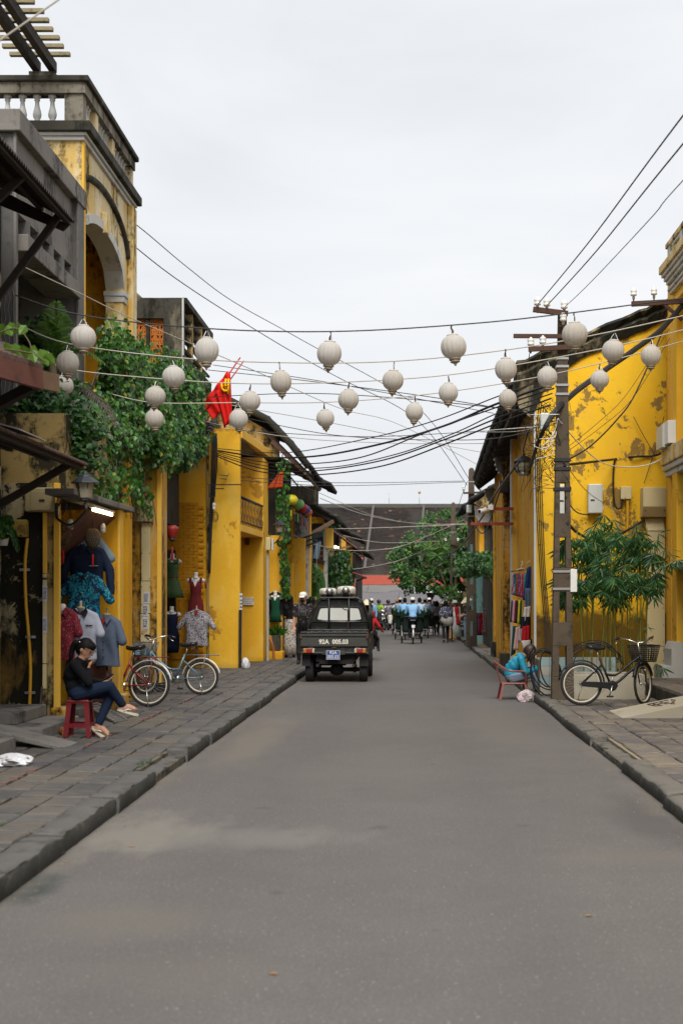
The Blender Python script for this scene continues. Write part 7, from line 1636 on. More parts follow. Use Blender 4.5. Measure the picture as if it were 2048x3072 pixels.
# side racks
for s in(-1,1):
    rk=MB();x=s*.685;y0,y1=.05,1.92;zt=1.6
    rk.tube([(x,y0,.97),(x,y0,1.62)],.018,6);rk.tube([(x,y1,.97),(x,y1,1.5)],.018,6)
    for z0,z1 in((1.60,1.50),(1.32,1.27)):rk.tube([(x,y0,z0),(x,y1,z1)],.010,6)
    for i in range(1,7):y=y0+(y1-y0)*i/7;rk.tube([(x,y,.97),(x,y,1.6-.1*i/7)],.006,5)
    rk.build('side_rack',MT['truck'],T_,w=0)
MB().tube(spline([(.02,2.3,1.75),(.0,1.96,1.55),(.1,1.95,1.42),(.17,1.95,1.4),(.18,1.94,1.2),(.24,1.2,.9)],6),.006,4).build('speaker_wire',MT['rust'],T_,w=0)
MT['horn']=mat('cream_fibreglass_horn',(.60,.58,.50),.4,var=.08,dirt=((.3,.27,.2),.62,.5))
for(cx,w,h,z0,tl)in((-.26,.19,.098,1.66,-.06),(.13,.205,.115,1.665,.0)):
    hn=thing('x',None,None)if False else bpy.data.objects.new('horn_speaker',None);link(hn,T_);hn.location=(cx,2.05,z0);rg=[]
    for i in range(7):
        u_=i/6;a=w*(.32+.68*u_**.7)if i else w*.3;b=h*(.42+.58*u_**.7);y=.08+.30*u_
        rg.append([(a*math.copysign(abs(math.cos(t_))**.55,math.cos(t_))+tl*(1-u_)*-.3,y,h+.01+b*math.copysign(abs(math.sin(t_))**.55,math.sin(t_)))for t_ in[2*math.pi*j/28 for j in range(28)]])
    # flare seen from behind: widest rim ahead
    mbh=MB();mbh.rings(rg,0,True,True);mbh.build('flare',MT['horn'],hn,w=0)
    q=Euler((R(90),0,0)).to_matrix();o_=Vector((.05 if cx<0 else.0,.10,h+.03))
    MB().lathe([(.0,.15),(.035,.15),(.062,.13),(.072,.08),(.072,.03),(.08,.02),(.08,-.02),(.05,-.05)],o_,18,0,q).build('driver',MT['steel'],hn,w=0)
    MB().lathe([(0,.156),(.045,.154),(.052,.150)],o_,16,0,q).build('driver_cap',MT['chrome'],hn,w=0)
    MB().tube([o_+Vector((-.088,-.02,.0)),o_+Vector((-.088,.02,-h-.03)),o_+Vector((.088,.02,-h-.03)),o_+Vector((.088,-.02,0))],.010,5,smooth=False).build('bracket',MT['steel'],hn,w=0)

# ------------------------------------------------------------------ mopeds and cyclos
def moped(label,loc,rz,bodym,shieldm,group=None):
    t=thing('motorbike',label,'motorbike',loc,rz,group)
    for y in(0,1.2):
        e=bpy.data.objects.new('wheel',None);link(e,t);e.location=(0,y,.28);c=[(0,math.cos(2*math.pi*i/28)*.25,math.sin(2*math.pi*i/28)*.25)for i in range(28)]
        MB().tube(c,.036,8,closed=True).build('tyre',MT['rubber'],e,w=0);MB().tube([tuple(v*.8 for v in p)for p in c],.014,6,closed=True).build('rim',MT['steel'],e,w=0)
        sp=MB()
        for i in range(12):a=2*math.pi*i/12;sp.tube([(0,0,0),(0,math.cos(a)*.2,math.sin(a)*.2)],.005,4)
        sp.build('spoke',MT['steel'],e,w=0)['kind']='stuff'
    b=MB();b.rings([[(x*w,y,z+zz)for x,zz in((-1,-.08),(-1,.06),(-.4,.1),(.4,.1),(1,.06),(1,-.08))]for(y,z,w)in((-.25,.66,.05),(.0,.66,.12),(.35,.62,.13),(.6,.50,.10),(.85,.52,.06),(1.02,.75,.05))],0,True,True);b.build('body',MT[bodym],t,w=0)
    sh_=MB();sh_.sheet([[(-.21+.42*i/6,1.0-.05*j/5+.10*(abs(i-3)/3)**2*-1,.34+.46*j/5)for i in range(7)]for j in range(6)],0,.03);sh_.build('leg_shield',MT[shieldm],t,w=0)
    MB().rings([[(-.10,-.25,.76),(.10,-.25,.76),(.11,-.25,.82),(-.11,-.25,.82)],[(-.12,.1,.74),(.12,.1,.74),(.12,.1,.82),(-.12,.1,.82)],[(-.09,.45,.72),(.09,.45,.72),(.09,.45,.79),(-.09,.45,.79)]],0,True,False).build('seat',MT['vinyl'],t,w=0,bevel=.02)
    fk=MB();
    for s in(-1,1):fk.tube([(s*.06,1.2,.28),(s*.05,1.0,.85)],.018,6)
    fk.build('fork',MT['chrome'],t,w=0);fd=MB();fd.rings([[(-.05,1.2+math.cos(a)*.30,.28+math.sin(a)*.30),(0,1.2+math.cos(a)*.33,.28+math.sin(a)*.33),(.05,1.2+math.cos(a)*.30,.28+math.sin(a)*.30)]for a in[R(20+11*i)for i in range(12)]],0,True,True);fd.build('fender',MT[bodym],t,w=0)
    MB().tube(spline([(-.34,.86,.98),(-.12,.96,1.0),(.12,.96,1.0),(.34,.86,.98)],4),.016,6).build('handlebar',MT['black'],t,w=0)
    MB().lathe([(.0,.07),(.06,.06),(.085,.0),(.06,-.09),(0,-.1)],(0,1.02,.98),12,0,Euler((R(-90),0,0)).to_matrix()).build('headlight',MT['chrome'],t,w=0)
    for s in(-1,1):MB().tube([(s*.27,.9,1.0),(s*.33,.88,1.16)],.007,4).build('mirror_arm',MT['chrome'],t,w=0);MB().ball((s*.35,.88,1.19),(.055,.012,.04)).build('mirror',MT['chrome'],t,w=0)
    MB().tube([(.13,.4,.3),(.13,-.3,.36)],.04,8).build('exhaust',MT['chrome'],t,w=0)
    MB().cbox((0,.55,.36),(.2,.3,.22)).build('engine',MT['underbody'],t,w=0,bevel=.02);return t
MT['moto_white']=mat('white_moped_plastic',(.6,.6,.58),.3);MT['moto_yellow']=mat('yellow_moped_plastic',(.62,.42,.02),.3);MT['moto_black']=mat('black_moped_plastic',(.015,.015,.017),.25);MT['moto_red']=mat('red_moped_plastic',(.35,.015,.015),.3);MT['moto_blue']=mat('dark_blue_moped_plastic',(.02,.04,.1),.3)
sit=dict(pelvis=(0,.02,.90),chest=(0,.10,1.25),neck=(0,.13,1.34),head=(0,.16,1.47),shr=(.165,.1,1.28),shl=(-.165,.1,1.28),elr=(.24,.26,1.05),ell=(-.24,.26,1.05),wrr=(.25,.48,1.02),wrl=(-.25,.48,1.02),hipr=(.09,.02,.86),hipl=(-.09,.02,.86),knr=(.17,.38,.72),knl=(-.17,.38,.72),anr=(.16,.34,.36),anl=(-.16,.34,.36),toer=(.17,.48,.30),toel=(-.17,.48,.30))
def shift(J,d):return{k:(v if k=='face' else tuple(Vector(v)+Vector(d)))for k,v in J.items()}
for i,(px,Y,sh_,bd,lab)in enumerate(((1150,76,'moto_white','moto_white','white moped parked facing the street before the market'),(1133,75,'moto_black','moto_black','dark moped of the rider in the lime jacket'),(1164,74.5,'moto_white','moto_yellow','moped with yellow body and white leg shield before the market'),(1180,76,'moto_black','moto_red','red moped parked by the rider in the orange hat'),(1197,77,'moto_white','moto_blue','moped with white shield half hidden by the green cyclo'),(1118,77.5,'moto_blue','moto_black','dark blue moped showing just right of the truck'),(1143,79,'moto_red','moto_black','black moped with red shield parked in the second row'),(1172,79.5,'moto_blue','moto_black','black moped behind the yellow one in the second row'))):
    moped(lab,(WX(px,Y),Y,0),R(180+(i*37)%40-20),bd,sh_,'mopeds in front of the market')
for(px,Y,top,hk,hm,lab,d)in((1136,75.1,'jacket_lime','helmet','moto_black','moped rider in lime green jacket and dark helmet',0),(1164,74.6,'cloth_lilac','helmet','moto_black','moped rider in grey vest and dark helmet facing the camera',0),(1191,76.2,'shirt_pale','brim','rust_hat','moped rider in pale shirt and rust orange hat',0)):
    MT.setdefault('rust_hat',mat('rust_orange_hat',(.32,.09,.03),.8));t,hp,R_,_=person(lab,(WX(px,Y),Y,0),R(180),shift(sit,(0,-.1,0)),top,'cloth_grey','black','skin_tan',1,1,1.0,.02,'short');hat(t,hp,R_,hk,MT[hm])
mb_t=moped('motorbike with two riders passing on the far side of the truck',(-1.13,37.6,0),R(-4),'moto_black','moto_black')
t,hp,R_,_=person('boy in red shirt riding pillion and looking back past the truck',(-1.02,37.55,.0),R(-4),dict(shift(sit,(0,-.15,-.02)),face=(.9,-.8,-.1),knr=(.22,.2,.66),anr=(.24,.14,.36),toer=(.26,.26,.30),wrr=(.36,.05,.95),elr=(.30,-.05,1.05)),'cloth_red','cloth_black','black','skin_tan',1,1,.86,.014,'short')
t,hp,R_,_=person('motorbike rider in red jacket and conical hat in front of the boy',(-1.14,37.95,.0),R(-4),shift(sit,(0,.05,0)),'cloth_red','cloth_black','black','skin_tan',1,1,.98,.014,'bob');hat(t,hp,R_,'cone',MT['palmleaf_hat'])

MT['cyclo_green']=mat('green_cyclo_canopy',(0.008,0.075,0.036),.5,var=.2);MT['cyclo_blue']=mat('blue_cyclo_frame',(.02,.07,.2),.4)
MT['cyclo_dark']=mat('dark_green_vinyl',(0.006,0.02,0.014),.5)
def cyclo(label,loc,rz,seatm='cyclo_green'):
    t=thing('cyclo',label,'cyclo',loc,rz);r=.31
    for(x,y)in((0,0),(-.37,1.05),(.35,1.05)):
        e=bpy.data.objects.new('wheel',None);link(e,t);e.location=(x,y,r);c=[(0,math.cos(2*math.pi*i/30)*(r-.025),math.sin(2*math.pi*i/30)*(r-.025))for i in range(30)]
        MB().tube(c,.025,8,closed=True).build('tyre',MT['rubber'],e,w=0);MB().tube([tuple(v*.88 for v in p)for p in c],.012,6,closed=True).build('rim',MT['steel'],e,w=0);sp=MB()
        for i in range(16):a=2*math.pi*i/16;sp.tube([(0,0,0),(0,math.cos(a)*.26,math.sin(a)*.26)],.003,3)
        sp.build('spoke',MT['steel'],e,w=0)['kind']='stuff'
        fd=MB();fd.rings([[(x-.04,y+math.cos(a)*(r+.02),r+math.sin(a)*(r+.02)),(x,y+math.cos(a)*(r+.05),r+math.sin(a)*(r+.05)),(x+.04,y+math.cos(a)*(r+.02),r+math.sin(a)*(r+.02))]for a in[R(60+12*i)for i in range(12)]],0,True,True);fd.build('fender',MT['silver'],t,w=0)
    f=MB();f.tube([(0,0,r),(0,.35,.32),(0,.95,.40)],.028,8);f.tube([(0,.35,.32),(0,.12,.80)],.022,8);f.tube([(-.37,1.05,r),(.35,1.05,r)],.022,8)
    for s in(-1,1):f.tube([(0,0,r),(s*.03,.2,.62)],.012,6);f.tube([(s*.30,.6,.42),(s*.33,1.5,.42)],.02,6)
    f.build('frame',MT['cyclo_blue'],t,w=0);MB().rings([[(-.10,-.02,.83),(.10,-.02,.83),(.11,-.02,.88),(-.11,-.02,.88)],[(-.05,.26,.83),(.05,.26,.83),(.05,.26,.87),(-.05,.26,.87)]],0,True,False).build('saddle',MT['vinyl'],t,w=0,bevel=.02)
    MB().box((-.06,-.34,.60),(.06,-.325,.70)).build('rear_plate',MT['white'],t,w=0)
    bk=MB();bk.sheet([[(-.36+.72*i/10,.62-.10*math.sin(math.pi*i/10),.42+.60*j/6)for i in range(11)]for j in range(7)],0,.06);bk.build('seat_back',MT['cyclo_dark'],t,w=0)
    MB().box((-.34,.66,.40),(.34,1.2,.52)).build('passenger_seat',MT['cloth_red'],t,w=0,bevel=.03)
    hd=MB()
    for k in range(5):hd.tube(spline([(-.37,.62+.04*k,.95),(-.36,.56-.02*k,1.05+.03*k),(0,.50-.03*k,1.10+.045*k),(.36,.56-.02*k,1.05+.03*k),(.37,.62+.04*k,.95)],5),.045,6)
    hd.build('folded_hood',MT[seatm],t,w=0)
    for s in(-1,1):MB().box((s*.36-.02,.62,.45),(s*.36+.02,1.25,.78)).build('side_panel',MT['cyclo_dark'],t,w=0,bevel=.02)
    MB().tube([(-.34,.50,1.0),(.34,.50,1.0)],.018,6).build('push_bar',MT['chrome'],t,w=0)
    return t
ped=dict(pelvis=(0,.06,.95),chest=(0,.16,1.34),neck=(0,.22,1.43),head=(0,.26,1.565),face=(0,1,-.1),shr=(.18,.16,1.37),shl=(-.18,.16,1.37),elr=(.25,.25,1.13),ell=(-.25,.25,1.13),wrr=(.22,.46,1.06),wrl=(-.22,.46,1.06),hipr=(.09,.06,.92),hipl=(-.09,.06,.92),knr=(.12,.42,.75),knl=(-.12,.34,.58),anr=(.11,.30,.42),anl=(-.11,.22,.22),toer=(.12,.42,.36),toel=(-.12,.34,.17))
for i,(px,Y,dm,hk,lab,plab)in enumerate(((1238,51.4,'shirt_blue','cap','closest cyclo with white number plate on the rear mudguard','cyclo driver in light blue shirt and white cap closest to the camera'),
(1214,56.5,'shirt_blue',None,'green hooded cyclo left of the closest one','bare-headed cyclo driver in blue shirt on the left'),(1258,58,'shirt_pale',None,'green hooded cyclo right of the closest one','dark haired cyclo driver in pale blue shirt on the right'),
(1274,63,'shirt_pale','cap','cyclo farther up behind the pale shirted driver','cyclo driver in pale shirt and light cap farther up on the right'),(1199,64,'shirt_pale','cap','cyclo farther up at the left end of the row','cyclo driver with pale cap at the left end of the row'),(1286,69,'cloth_navy','cap','leading cyclo in the dark group before the market','cyclo driver in dark jacket leading the row'))):
    rz=R(2-i);cyclo(lab,(WX(px,Y),Y,0),rz)
    t,hp,R_,_=person(plab,(WX(px,Y),Y,0),rz,ped,dm,'cloth_black','skin_tan','skin_tan',1,1,1.0,.014 if Y<60 else.02,'short',loose=1.15)
    if hk:hat(t,hp,R_,hk,MT['straw'])
# ------------------------------------------------------------------ white silk lanterns on four strings
def lanternmat():
    T=NTree('weathered_white_silk');v=T.obj();oi=T.n('ShaderNodeObjectInfo').outputs['Random']
    c=T.mix(T.noise(6,5,.6,vec=v),(0.66,0.63,0.59),(0.80,0.77,0.73));c=T.mix(T.step(T.noise(14,7,.7,vec=v),.60,.72,0,.5),c,(.44,.37,.28));c=T.mix(T.math('MULTIPLY',oi,.4),c,(.56,.50,.40))
    T.set(T.b.inputs['Base Color'],c);T.b.inputs['Roughness'].default_value=.8
    tr=T.n('ShaderNodeBsdfTranslucent');T.set(tr.inputs['Color'],c);ms=T.n('ShaderNodeMixShader',{0:.5});T.t.links.new(T.b.outputs[0],ms.inputs[1]);T.t.links.new(tr.outputs[0],ms.inputs[2]);T.t.links.new(ms.outputs[0],T.out.inputs['Surface']);return T.mat
MT['silk']=lanternmat();MT['silk_seam']=mat('grey_lantern_seam',(.56,.53,.49),.8);MT['lantern_base']=mat('weathered_lantern_base',(.36,.30,.22),.7,var=.2,scale=20)
def lantern_body(Rr,H,ribs=14,n=112,k=16,dent=.045):
    rg=[]
    for i in range(k+1):
        a=math.pi*(.075+.85*i/k);r=Rr*math.sin(a)**.82;z=-H*math.cos(a)*1.0
        rg.append([Vector((math.cos(2*math.pi*j/n)*r*(1-dent*(1-abs(math.sin(ribs/2*2*math.pi*j/n))**.6)),math.sin(2*math.pi*j/n)*r*(1-dent*(1-abs(math.sin(ribs/2*2*math.pi*j/n))**.6)),z))for j in range(n)])
    return MB().rings(rg,0,True,True)
LR=.135
Lm=dict(body=lantern_body(LR,.1305).mesh('body',MT['silk']),
base=MB().lathe([(.05,.004),(.060,-.002),(.060,-.016),(.044,-.020),(.042,-.030),(.050,-.034),(.050,-.042),(.032,-.046),(.022,-.058),(.012,-.062),(.012,-.078),(.004,-.084)],(0,0,-.128),16).mesh('base_finial',MT['lantern_base']),
top=MB().lathe([(.06,-.008),(.062,.006),(.05,.01),(.048,-.004)],(0,0,.128),16).mesh('top_ring',MT['silk_seam']))
lw=MB();
for s in(-1,1):lw.tube(spline([(s*.045,0,.126),(s*.032,0,.165),(s*.004,0,.215)],4),.004,5)
Lm['loop']=lw.mesh('wire_loop',MT['white']);Lm['tape']=MB().tube(spline([(.0,0,.135),(.008,0,.18),(-.004,0,.215),(.002,.0,.236)],4),[.012,.012,.011,.011,.01,.01,.01,.009,.009,.008,.008,.008,.008],6).mesh('hook_tape',MT['black'])
seam=MB()
for j in range(14):
    a=2*math.pi*(j)/14;pts=[]
    for i in range(13):
        b=math.pi*(.08+.84*i/12);r=LR*math.sin(b)**.82*(1-.045)+.0012;pts.append((math.cos(a)*r,math.sin(a)*r,-.1305*math.cos(b)))
    seam.tube(pts,.0015,4)
Lm['seam']=seam.mesh('seam',MT['silk_seam'])
rows=[(15.3,[(192,775),(475,805),(756,812),(1041,797),(1319,768)]),(17.46,[(156,833),(399,865),(645,877),(902,874),(1161,848),(1407,805)]),
(18.9,[(146,886),(357,910),(574,922),(800,918),(1029,902),(1256,866),(1494,817)]),(20.8,[(355,962),(548,962),(747,961),(951,946),(1165,916),(1376,872)])]
names=['highest and largest lantern string','second lantern string from the top','third lantern string from the top','lowest lantern string']
wlab=['white wire of the highest lantern string','white wire of the second lantern string','white wire of the third lantern string','white wire of the lowest lantern string']
ordn=['first','second','third','fourth','fifth','sixth','seventh']
backs={(0,0):'against the green vine',(0,1):'at the louvred balcony',(0,4):'beside the pole top',(1,5):'against the yellow gable',(2,6):'against the yellow gable',(3,5):'against the yellow gable'}
random.seed(31);K=2048/1568
for ri,(Y,ls)in enumerate(rows):
    pts=[]
    for li,(dx,dy)in enumerate(ls):
        p=W(dx*K,dy*K,Y);lab='white silk lantern, %s from the left on the %s'%(ordn[li],names[ri])
        if ri==2 and li==0:lab='torn yellow-stained white lantern at the left end of the third lantern string'
        t=thing('silk_lantern',lab,'lantern',tuple(p),rnd(0,6.28),'white lanterns strung over the street',tilt=(rnd(-.11,.11),rnd(-.11,.11)));t.scale=(rnd(.95,1.04),)*2+(rnd(.94,1.05),)
        for nme in('body','base','top','loop','tape','seam'):
            o=piece({'base':'base_finial','top':'top_ring','loop':'wire_loop','tape':'hook_tape'}.get(nme,nme),Lm[nme],t,(0,0,0),w=0)
            if nme=='seam':o['kind']='stuff'
        pts.append(p+Vector((0,0,.236)))
    L0=pts[0]+(pts[0]-pts[1])*.55+Vector((0,0,.14));L0.x=max(L0.x,-4.93)if Y<17.3 else max(L0.x,-4.78)
    R0_=pts[-1]+(pts[-1]-pts[-2]);R0_.x=4.6;R0_.z=pts[-1].z+(pts[-1].z-pts[-2].z)*(4.6-pts[-1].x)/(pts[-1].x-pts[-2].x)*1.3
    MB().tube(spline([L0]+pts+[R0_],6),.0075,5).build('lantern_wire',MT['wire_pale']if ri!=0 else MT['wire'],at=tuple(pts[0]),label=wlab[ri],cat='wire',group='wires of the lantern strings')
# ------------------------------------------------------------------ wires
def wire(label,pts,r=.008,m='wire',k=8,cat='wire',group='overhead wires',n=5):
    P=[W(*p)if not isinstance(p,Vector)else p for p in pts]
    return MB().tube(spline(P,k),r,n).build('overhead_wire',MT[m],at=tuple(P[0]),label=label,cat=cat,group=group)
def ext(a,b,f):return b+(b-a)*f
for i,(a,b,lab)in enumerate((((1611,914,21.4),(2048,345,12),'leftmost of three wires rising from the pole crossarm to the upper right'),((1639,917,21.4),(2048,430,12),'middle wire rising from the pole crossarm to the upper right'))):
    A_,B_=W(*a),W(*b);wire(lab,[A_,A_.lerp(B_,.5)+Vector((0,0,-.05)),B_,ext(A_,B_,.9)],.008)
A_,B_=W(1692,922,21.4),W(2048,540,12);wire('thin sagging right wire rising from the pole insulator',[A_,W(1772,845,18),W(1950,655,13.5),B_,ext(A_,B_,.9)],.005)
wire('blurred wire crossing the upper left corner over the pergola',[W(-60,168,8.5),W(0,122,8.5),W(175,0,8.5),W(260,-62,8.5)],.006,'wire_pale')
wire('thin wire from the tower facade running far down the street',[(205,553,22.5),(390,660,26),(560,800,31),(700,905,35),(905,1020,39),(1250,1220,43),(1405,1435,45.3)],.010)
wire('second thin wire from the tower front down to the second pole',[(260,615,21.8),(520,830,27),(800,1010,32),(1000,1125,37),(1250,1260,42),(1400,1455,45.3)],.010)
wire('taut pale wire from the concrete balcony over the vine',[(60,795,17.3),(240,880,18.5),(388,952,20),(585,1036,22),(770,1115,24),(1020,1225,29),(1200,1275,34),(1480,1420,37)],.007,'wire_pale')
wire('pale wire from below the torn lantern to the yellow balcony house',[(218,1158,20.6),(450,1215,24),(660,1275,30.6),(900,1315,33),(1200,1330,36),(1500,1330,31.9)],.009,'wire_pale')
wire('pale wire under the hanging flag reaching the pilaster house',[(610,1200,30.9),(745,1225,31.5),(1000,1270,33),(1300,1330,36),(1490,1365,37)],.009,'wire_pale')
for i,(pts,lab)in enumerate((([(560,1270-75,27.5),(900,1180,27),(1200,1195,26),(1600,1235,22)],'thin wire below the second lantern string'),([(625,1110,30.9),(900,1140,29),(1250,1185,27),(1590,1240,22)],'thin wire between the third and lowest lantern strings'),
([(640,1095,30.9),(1000,1150,30),(1480,1240,32)],'thin grey wire behind the middle lanterns'),([(655,1235,31),(1000,1305,30),(1400,1320,27),(1595,1295,22)],'thin low wire behind the lowest lantern string'),([(660,1425,31),(1000,1448,36),(1390,1443,45)],'straight faint wire over the market roof'),([(660,1436,31),(1000,1457,37),(1390,1446,45.1)],'second faint wire just above the market roof'),([(700,1290,31.2),(1100,1310,33),(1490,1290,34)],'nearly level wire above the black service cables'))):
    wire(lab,pts,.008)
for i,(pts,r,lab)in enumerate((([(655,1346,31.1),(860,1358,29.5),(1100,1316,27),(1300,1263,24.5),(1490,1190,22.5),(1660,1130,21.4)],.010,'topmost black service cable sweeping up to the pole'),
([(655,1352,31.1),(800,1372,30),(960,1367,28.5),(1150,1330,26.5),(1330,1278,24.5),(1480,1215,22.8),(1660,1150,21.4)],.019,'thickest black service cable sweeping across the street'),
([(655,1356,31.1),(790,1386,30),(930,1391,28.7),(1090,1370,27),(1270,1300,25),(1480,1225,22.8),(1660,1165,21.4)],.012,'twisted black service cable below the thickest one'),
([(653,1360,31.1),(800,1398,30),(990,1402,28.2),(1190,1362,26.2),(1360,1300,24.4),(1490,1240,22.8),(1655,1180,21.4)],.010,'black service cable fourth from the top'),
([(651,1364,31.1),(800,1408,30),(950,1412,28.7),(1150,1380,26.5),(1340,1316,24.5),(1490,1255,22.8),(1652,1195,21.4)],.013,'black service cable fifth from the top'),
([(649,1368,31.1),(780,1415,30.2),(950,1424,28.7),(1150,1397,26.5),(1340,1330,24.5),(1490,1270,22.8),(1650,1215,21.4)],.013,'lowest black service cable sagging most over the street'))):
    wire(lab,pts,r,group='black service cables over the street',cat='cable',n=6)
bun=MB();base=[W(2070,885,23.6),W(1985,985,23.0),W(1900,1050,22.5),W(1800,1120,22),W(1720,1180,21.7),W(1662,1238,21.3),W(1620,1310,21.4),W(1590,1400,23)]
random.seed(9)
for i in range(7):a=i*.9;bun.tube(spline([p+Vector((math.cos(a+j*.8),0,math.sin(a+j*.8)))*(.028 if j<6 else.012)for j,p in enumerate(base)],8),.017,6)
bun.build('cable_bundle',MT['wire'],at=tuple(base[0]),label='heavy black cable bundle hanging from the cornice house to the pole',cat='cable bundle')
for i,(pts,r,m,lab)in enumerate((([(1690,1386,21.4),(1770,1338,22.5),(1850,1258,23.5),(1905,1180,24),(1990,985,24.4)],.014,'wire','black cable swinging up from the pole across the blotched wall'),
([(1672,1256,21.3),(1735,1330,22),(1800,1385,23),(1870,1401,24),(1960,1388,24.3),(2050,1325,24)],.009,'white','bright white wire looping across the blotched yellow wall'),
([(1668,1230,21.3),(1630,1275,22),(1560,1284,24),(1480,1290,28),(1390,1300,31)],.009,'white','white wire leaving the pole to the left'),([(1660,1262,21.3),(1560,1293,25),(1440,1296,30)],.008,'wire_pale','second pale wire leaving the pole leftwards'),
([(1692,1395,21.4),(1840,1378,25.38),(1900,1370,25.42),(1965,1366,25.42),(2012,1340,24.8)],.022,'wire','black cable clipped along the middle of the yellow wall'),([(1842,1379,25.42),(1838,1430,25.42),(1840,1500,25.42),(1848,1524,25.42),(1862,1522,25.4),(1866,1500,25.4)],.018,'wire','black cable dropping to the small cream junction box'),
([(1697,1490,21.4),(1712,1520,23),(1735,1540,25.2),(1765,1544,25.4)],.012,'wire','black lead from the pole into the lone meter cabinet'),([(1702,1568,21.4),(1730,1598,23),(1780,1620,24.4),(1840,1612,25),(1930,1560,25.3)],.024,'wire','thick black cable drooping from the pole to the cable cabinet'),
([(1700,1400,21.4),(1755,1470,23),(1810,1510,24.5),(1880,1555,25.4)],.006,'wire_pale','pale lead crossing in front of the meter cabinet'),([(1808,1465,25.4),(1830,1510,25.4),(1850,1570,25.4),(1872,1608,25.4)],.006,'wire_pale','pale lead drooping beside the ribbed conduit'),
([(1690,1350,21.5),(1790,1270,23),(1880,1180,24),(2010,980,24.6)],.005,'rust','first of the thin brown wires fanning up the yellow wall'),([(1692,1360,21.5),(1800,1282,23),(1900,1190,24),(2016,1000,24.6)],.005,'rust','second thin brown wire fanning up the yellow wall'),([(1899,1250,25.42),(1925,1300,25.42),(1959,1358,25.42)],.007,'rust','brown lead slanting left above the black wall cable'),([(1990,1250,25.42),(1975,1310,25.42),(1959,1362,25.42),(1930,1450,25.42)],.007,'rust','brown lead slanting right above the black wall cable'),
([(1545,1400,23.6),(1480,1490,30),(1440,1560,36),(1380,1640,44),(1300,1700,56)],.022,'wire','thick black cable running on to the turquoise house'),([(1560,1380,24),(1500,1470,31),(1470,1560,38),(1445,1600,43),(1412,1560,45.2)],.02,'wire','second black cable swinging on to the second pole'),
([(1591,1040,21.4),(1560,1190,28),(1500,1320,36),(1416,1420,45.2)],.007,'wire','left of two thin wires dropping from the crossarm down the street'),([(1627,1035,21.4),(1590,1180,28),(1520,1310,36),(1420,1432,45.2)],.007,'wire','right of two thin wires dropping from the crossarm down the street'),
([(960,1495,44),(1080,1540,47),(1200,1565,50),(1300,1573,52),(1400,1570,45.3)],.010,'wire_pale','pale wire dipping across the upper market roof'),([(985,1587,45),(1150,1583,46),(1400,1573,45.3)],.011,'wire_pale','level pale wire across the middle of the market roof'),([(880,1605,41),(950,1635,43),(1060,1652,46),(1190,1642,48),(1300,1600,47),(1390,1560,45.3)],.011,'wire_pale','long pale wire sagging across the market roof'),([(1030,1710,49),(1100,1702,50),(1200,1680,52),(1300,1635,50),(1395,1575,45.5)],.010,'wire_pale','lowest pale wire rising to the second pole'),([(1030,1607,50),(1150,1628,52),(1345,1622,57.8)],.010,'wire_pale','pale wire running into the flowering tree'),
([(1400,1445,45.3),(1380,1500,52),(1362,1560,57.8)],.010,'wire','short wire between the second and third poles'),([(875,1445,36),(960,1480,42),(1100,1540,52),(1180,1560,57)],.008,'wire_pale','thin pale wire from the torn eave bracket to the right'))):
    wire(lab,pts,r,m,cat='cable' if r>.01 else 'wire',group='cables and wires around the poles')
# cables down the corner of the gable wall, with coils at the bottom
for i in range(4):
    q=[W(1612+i*6+18-12,1195+i*12,23.5),W(1605+i*5,1330,25.3),W(1607+i*6,1500,25.4),W(1618+i*5,1700,25.4),W(1630+i*5,1850,25.4),W(1634+i*6,1960,25.2)]
    wire(('first','second','third','fourth')[i]+' black cable from the left running down the gable corner',q,.009,cat='cable',group='cables down the gable corner')
co=MB();random.seed(4)
for i in range(5):
    c=W(1640+rnd(-8,8),2030+rnd(-10,10),22.2-i*.03);rx,rz_=rnd(.14,.24),rnd(.28,.44);ph_=rnd(-.3,.3)
    co.tube([c+Vector((math.cos(a)*rx+math.sin(a)*ph_*.2,rnd(-.01,.01),math.sin(a)*rz_+.1))for a in[2*math.pi*k/26 for k in range(26)]],.011,5,closed=True)
co.build('cable_coil',MT['wire'],at=tuple(W(1640,2075,22.2)),label='loops of spare black cable leaning on the tiled planter beside the pole',cat='cable coil')
co=MB()
for i in range(5):
    c=W(1775+rnd(-20,20),1985+rnd(-10,10),22.3);co.tube([c+Vector((math.cos(a)*rnd(.38,.40),rnd(-.02,.02),math.sin(a)*.30))for a in[math.pi*k/20 for k in range(21)]],.009,5)
co.build('cable_coil',MT['wire'],at=tuple(W(1775,2000,22.3)),label='arching black cable loops behind the bicycle saddle',cat='cable coil')
tg=MB();random.seed(15)
for i in range(60):
    a=W(rnd(1595,1660),rnd(1230,1440),rnd(21.2,24.5));b=a+Vector((rnd(-.25,.25),rnd(-.1,.1),rnd(-.3,.25)));c=a+Vector((rnd(-.35,.3),rnd(-.1,.1),rnd(-.45,.3)))
    tg.tube(spline([a,b,c,a.lerp(c,.5)+Vector((rnd(-.2,.2),0,rnd(-.35,.1)))],5),rnd(.003,.006),3)
tg.build('cable_tangle',MT['wire'],at=tuple(W(1630,1350,22)),label='tangle of thin black leads around the pole and gable corner',cat='cable tangle',kind='stuff')
tg=MB()
for i in range(7):
    a=W(rnd(1640,1690),rnd(1240,1340),21.2);b=a+Vector((rnd(-.15,.15),-.02,rnd(-.2,.0)));c=a+Vector((rnd(-.3,.1),-.02,rnd(-.5,.05)));tg.tube(spline([a,b,c],6),.0045,4)
tg.build('cable_tangle',MT['white'],at=tuple(W(1665,1290,21.2)),label='knotted white leads tied to the openwork pole',cat='cable tangle',kind='stuff')
cs=MB()
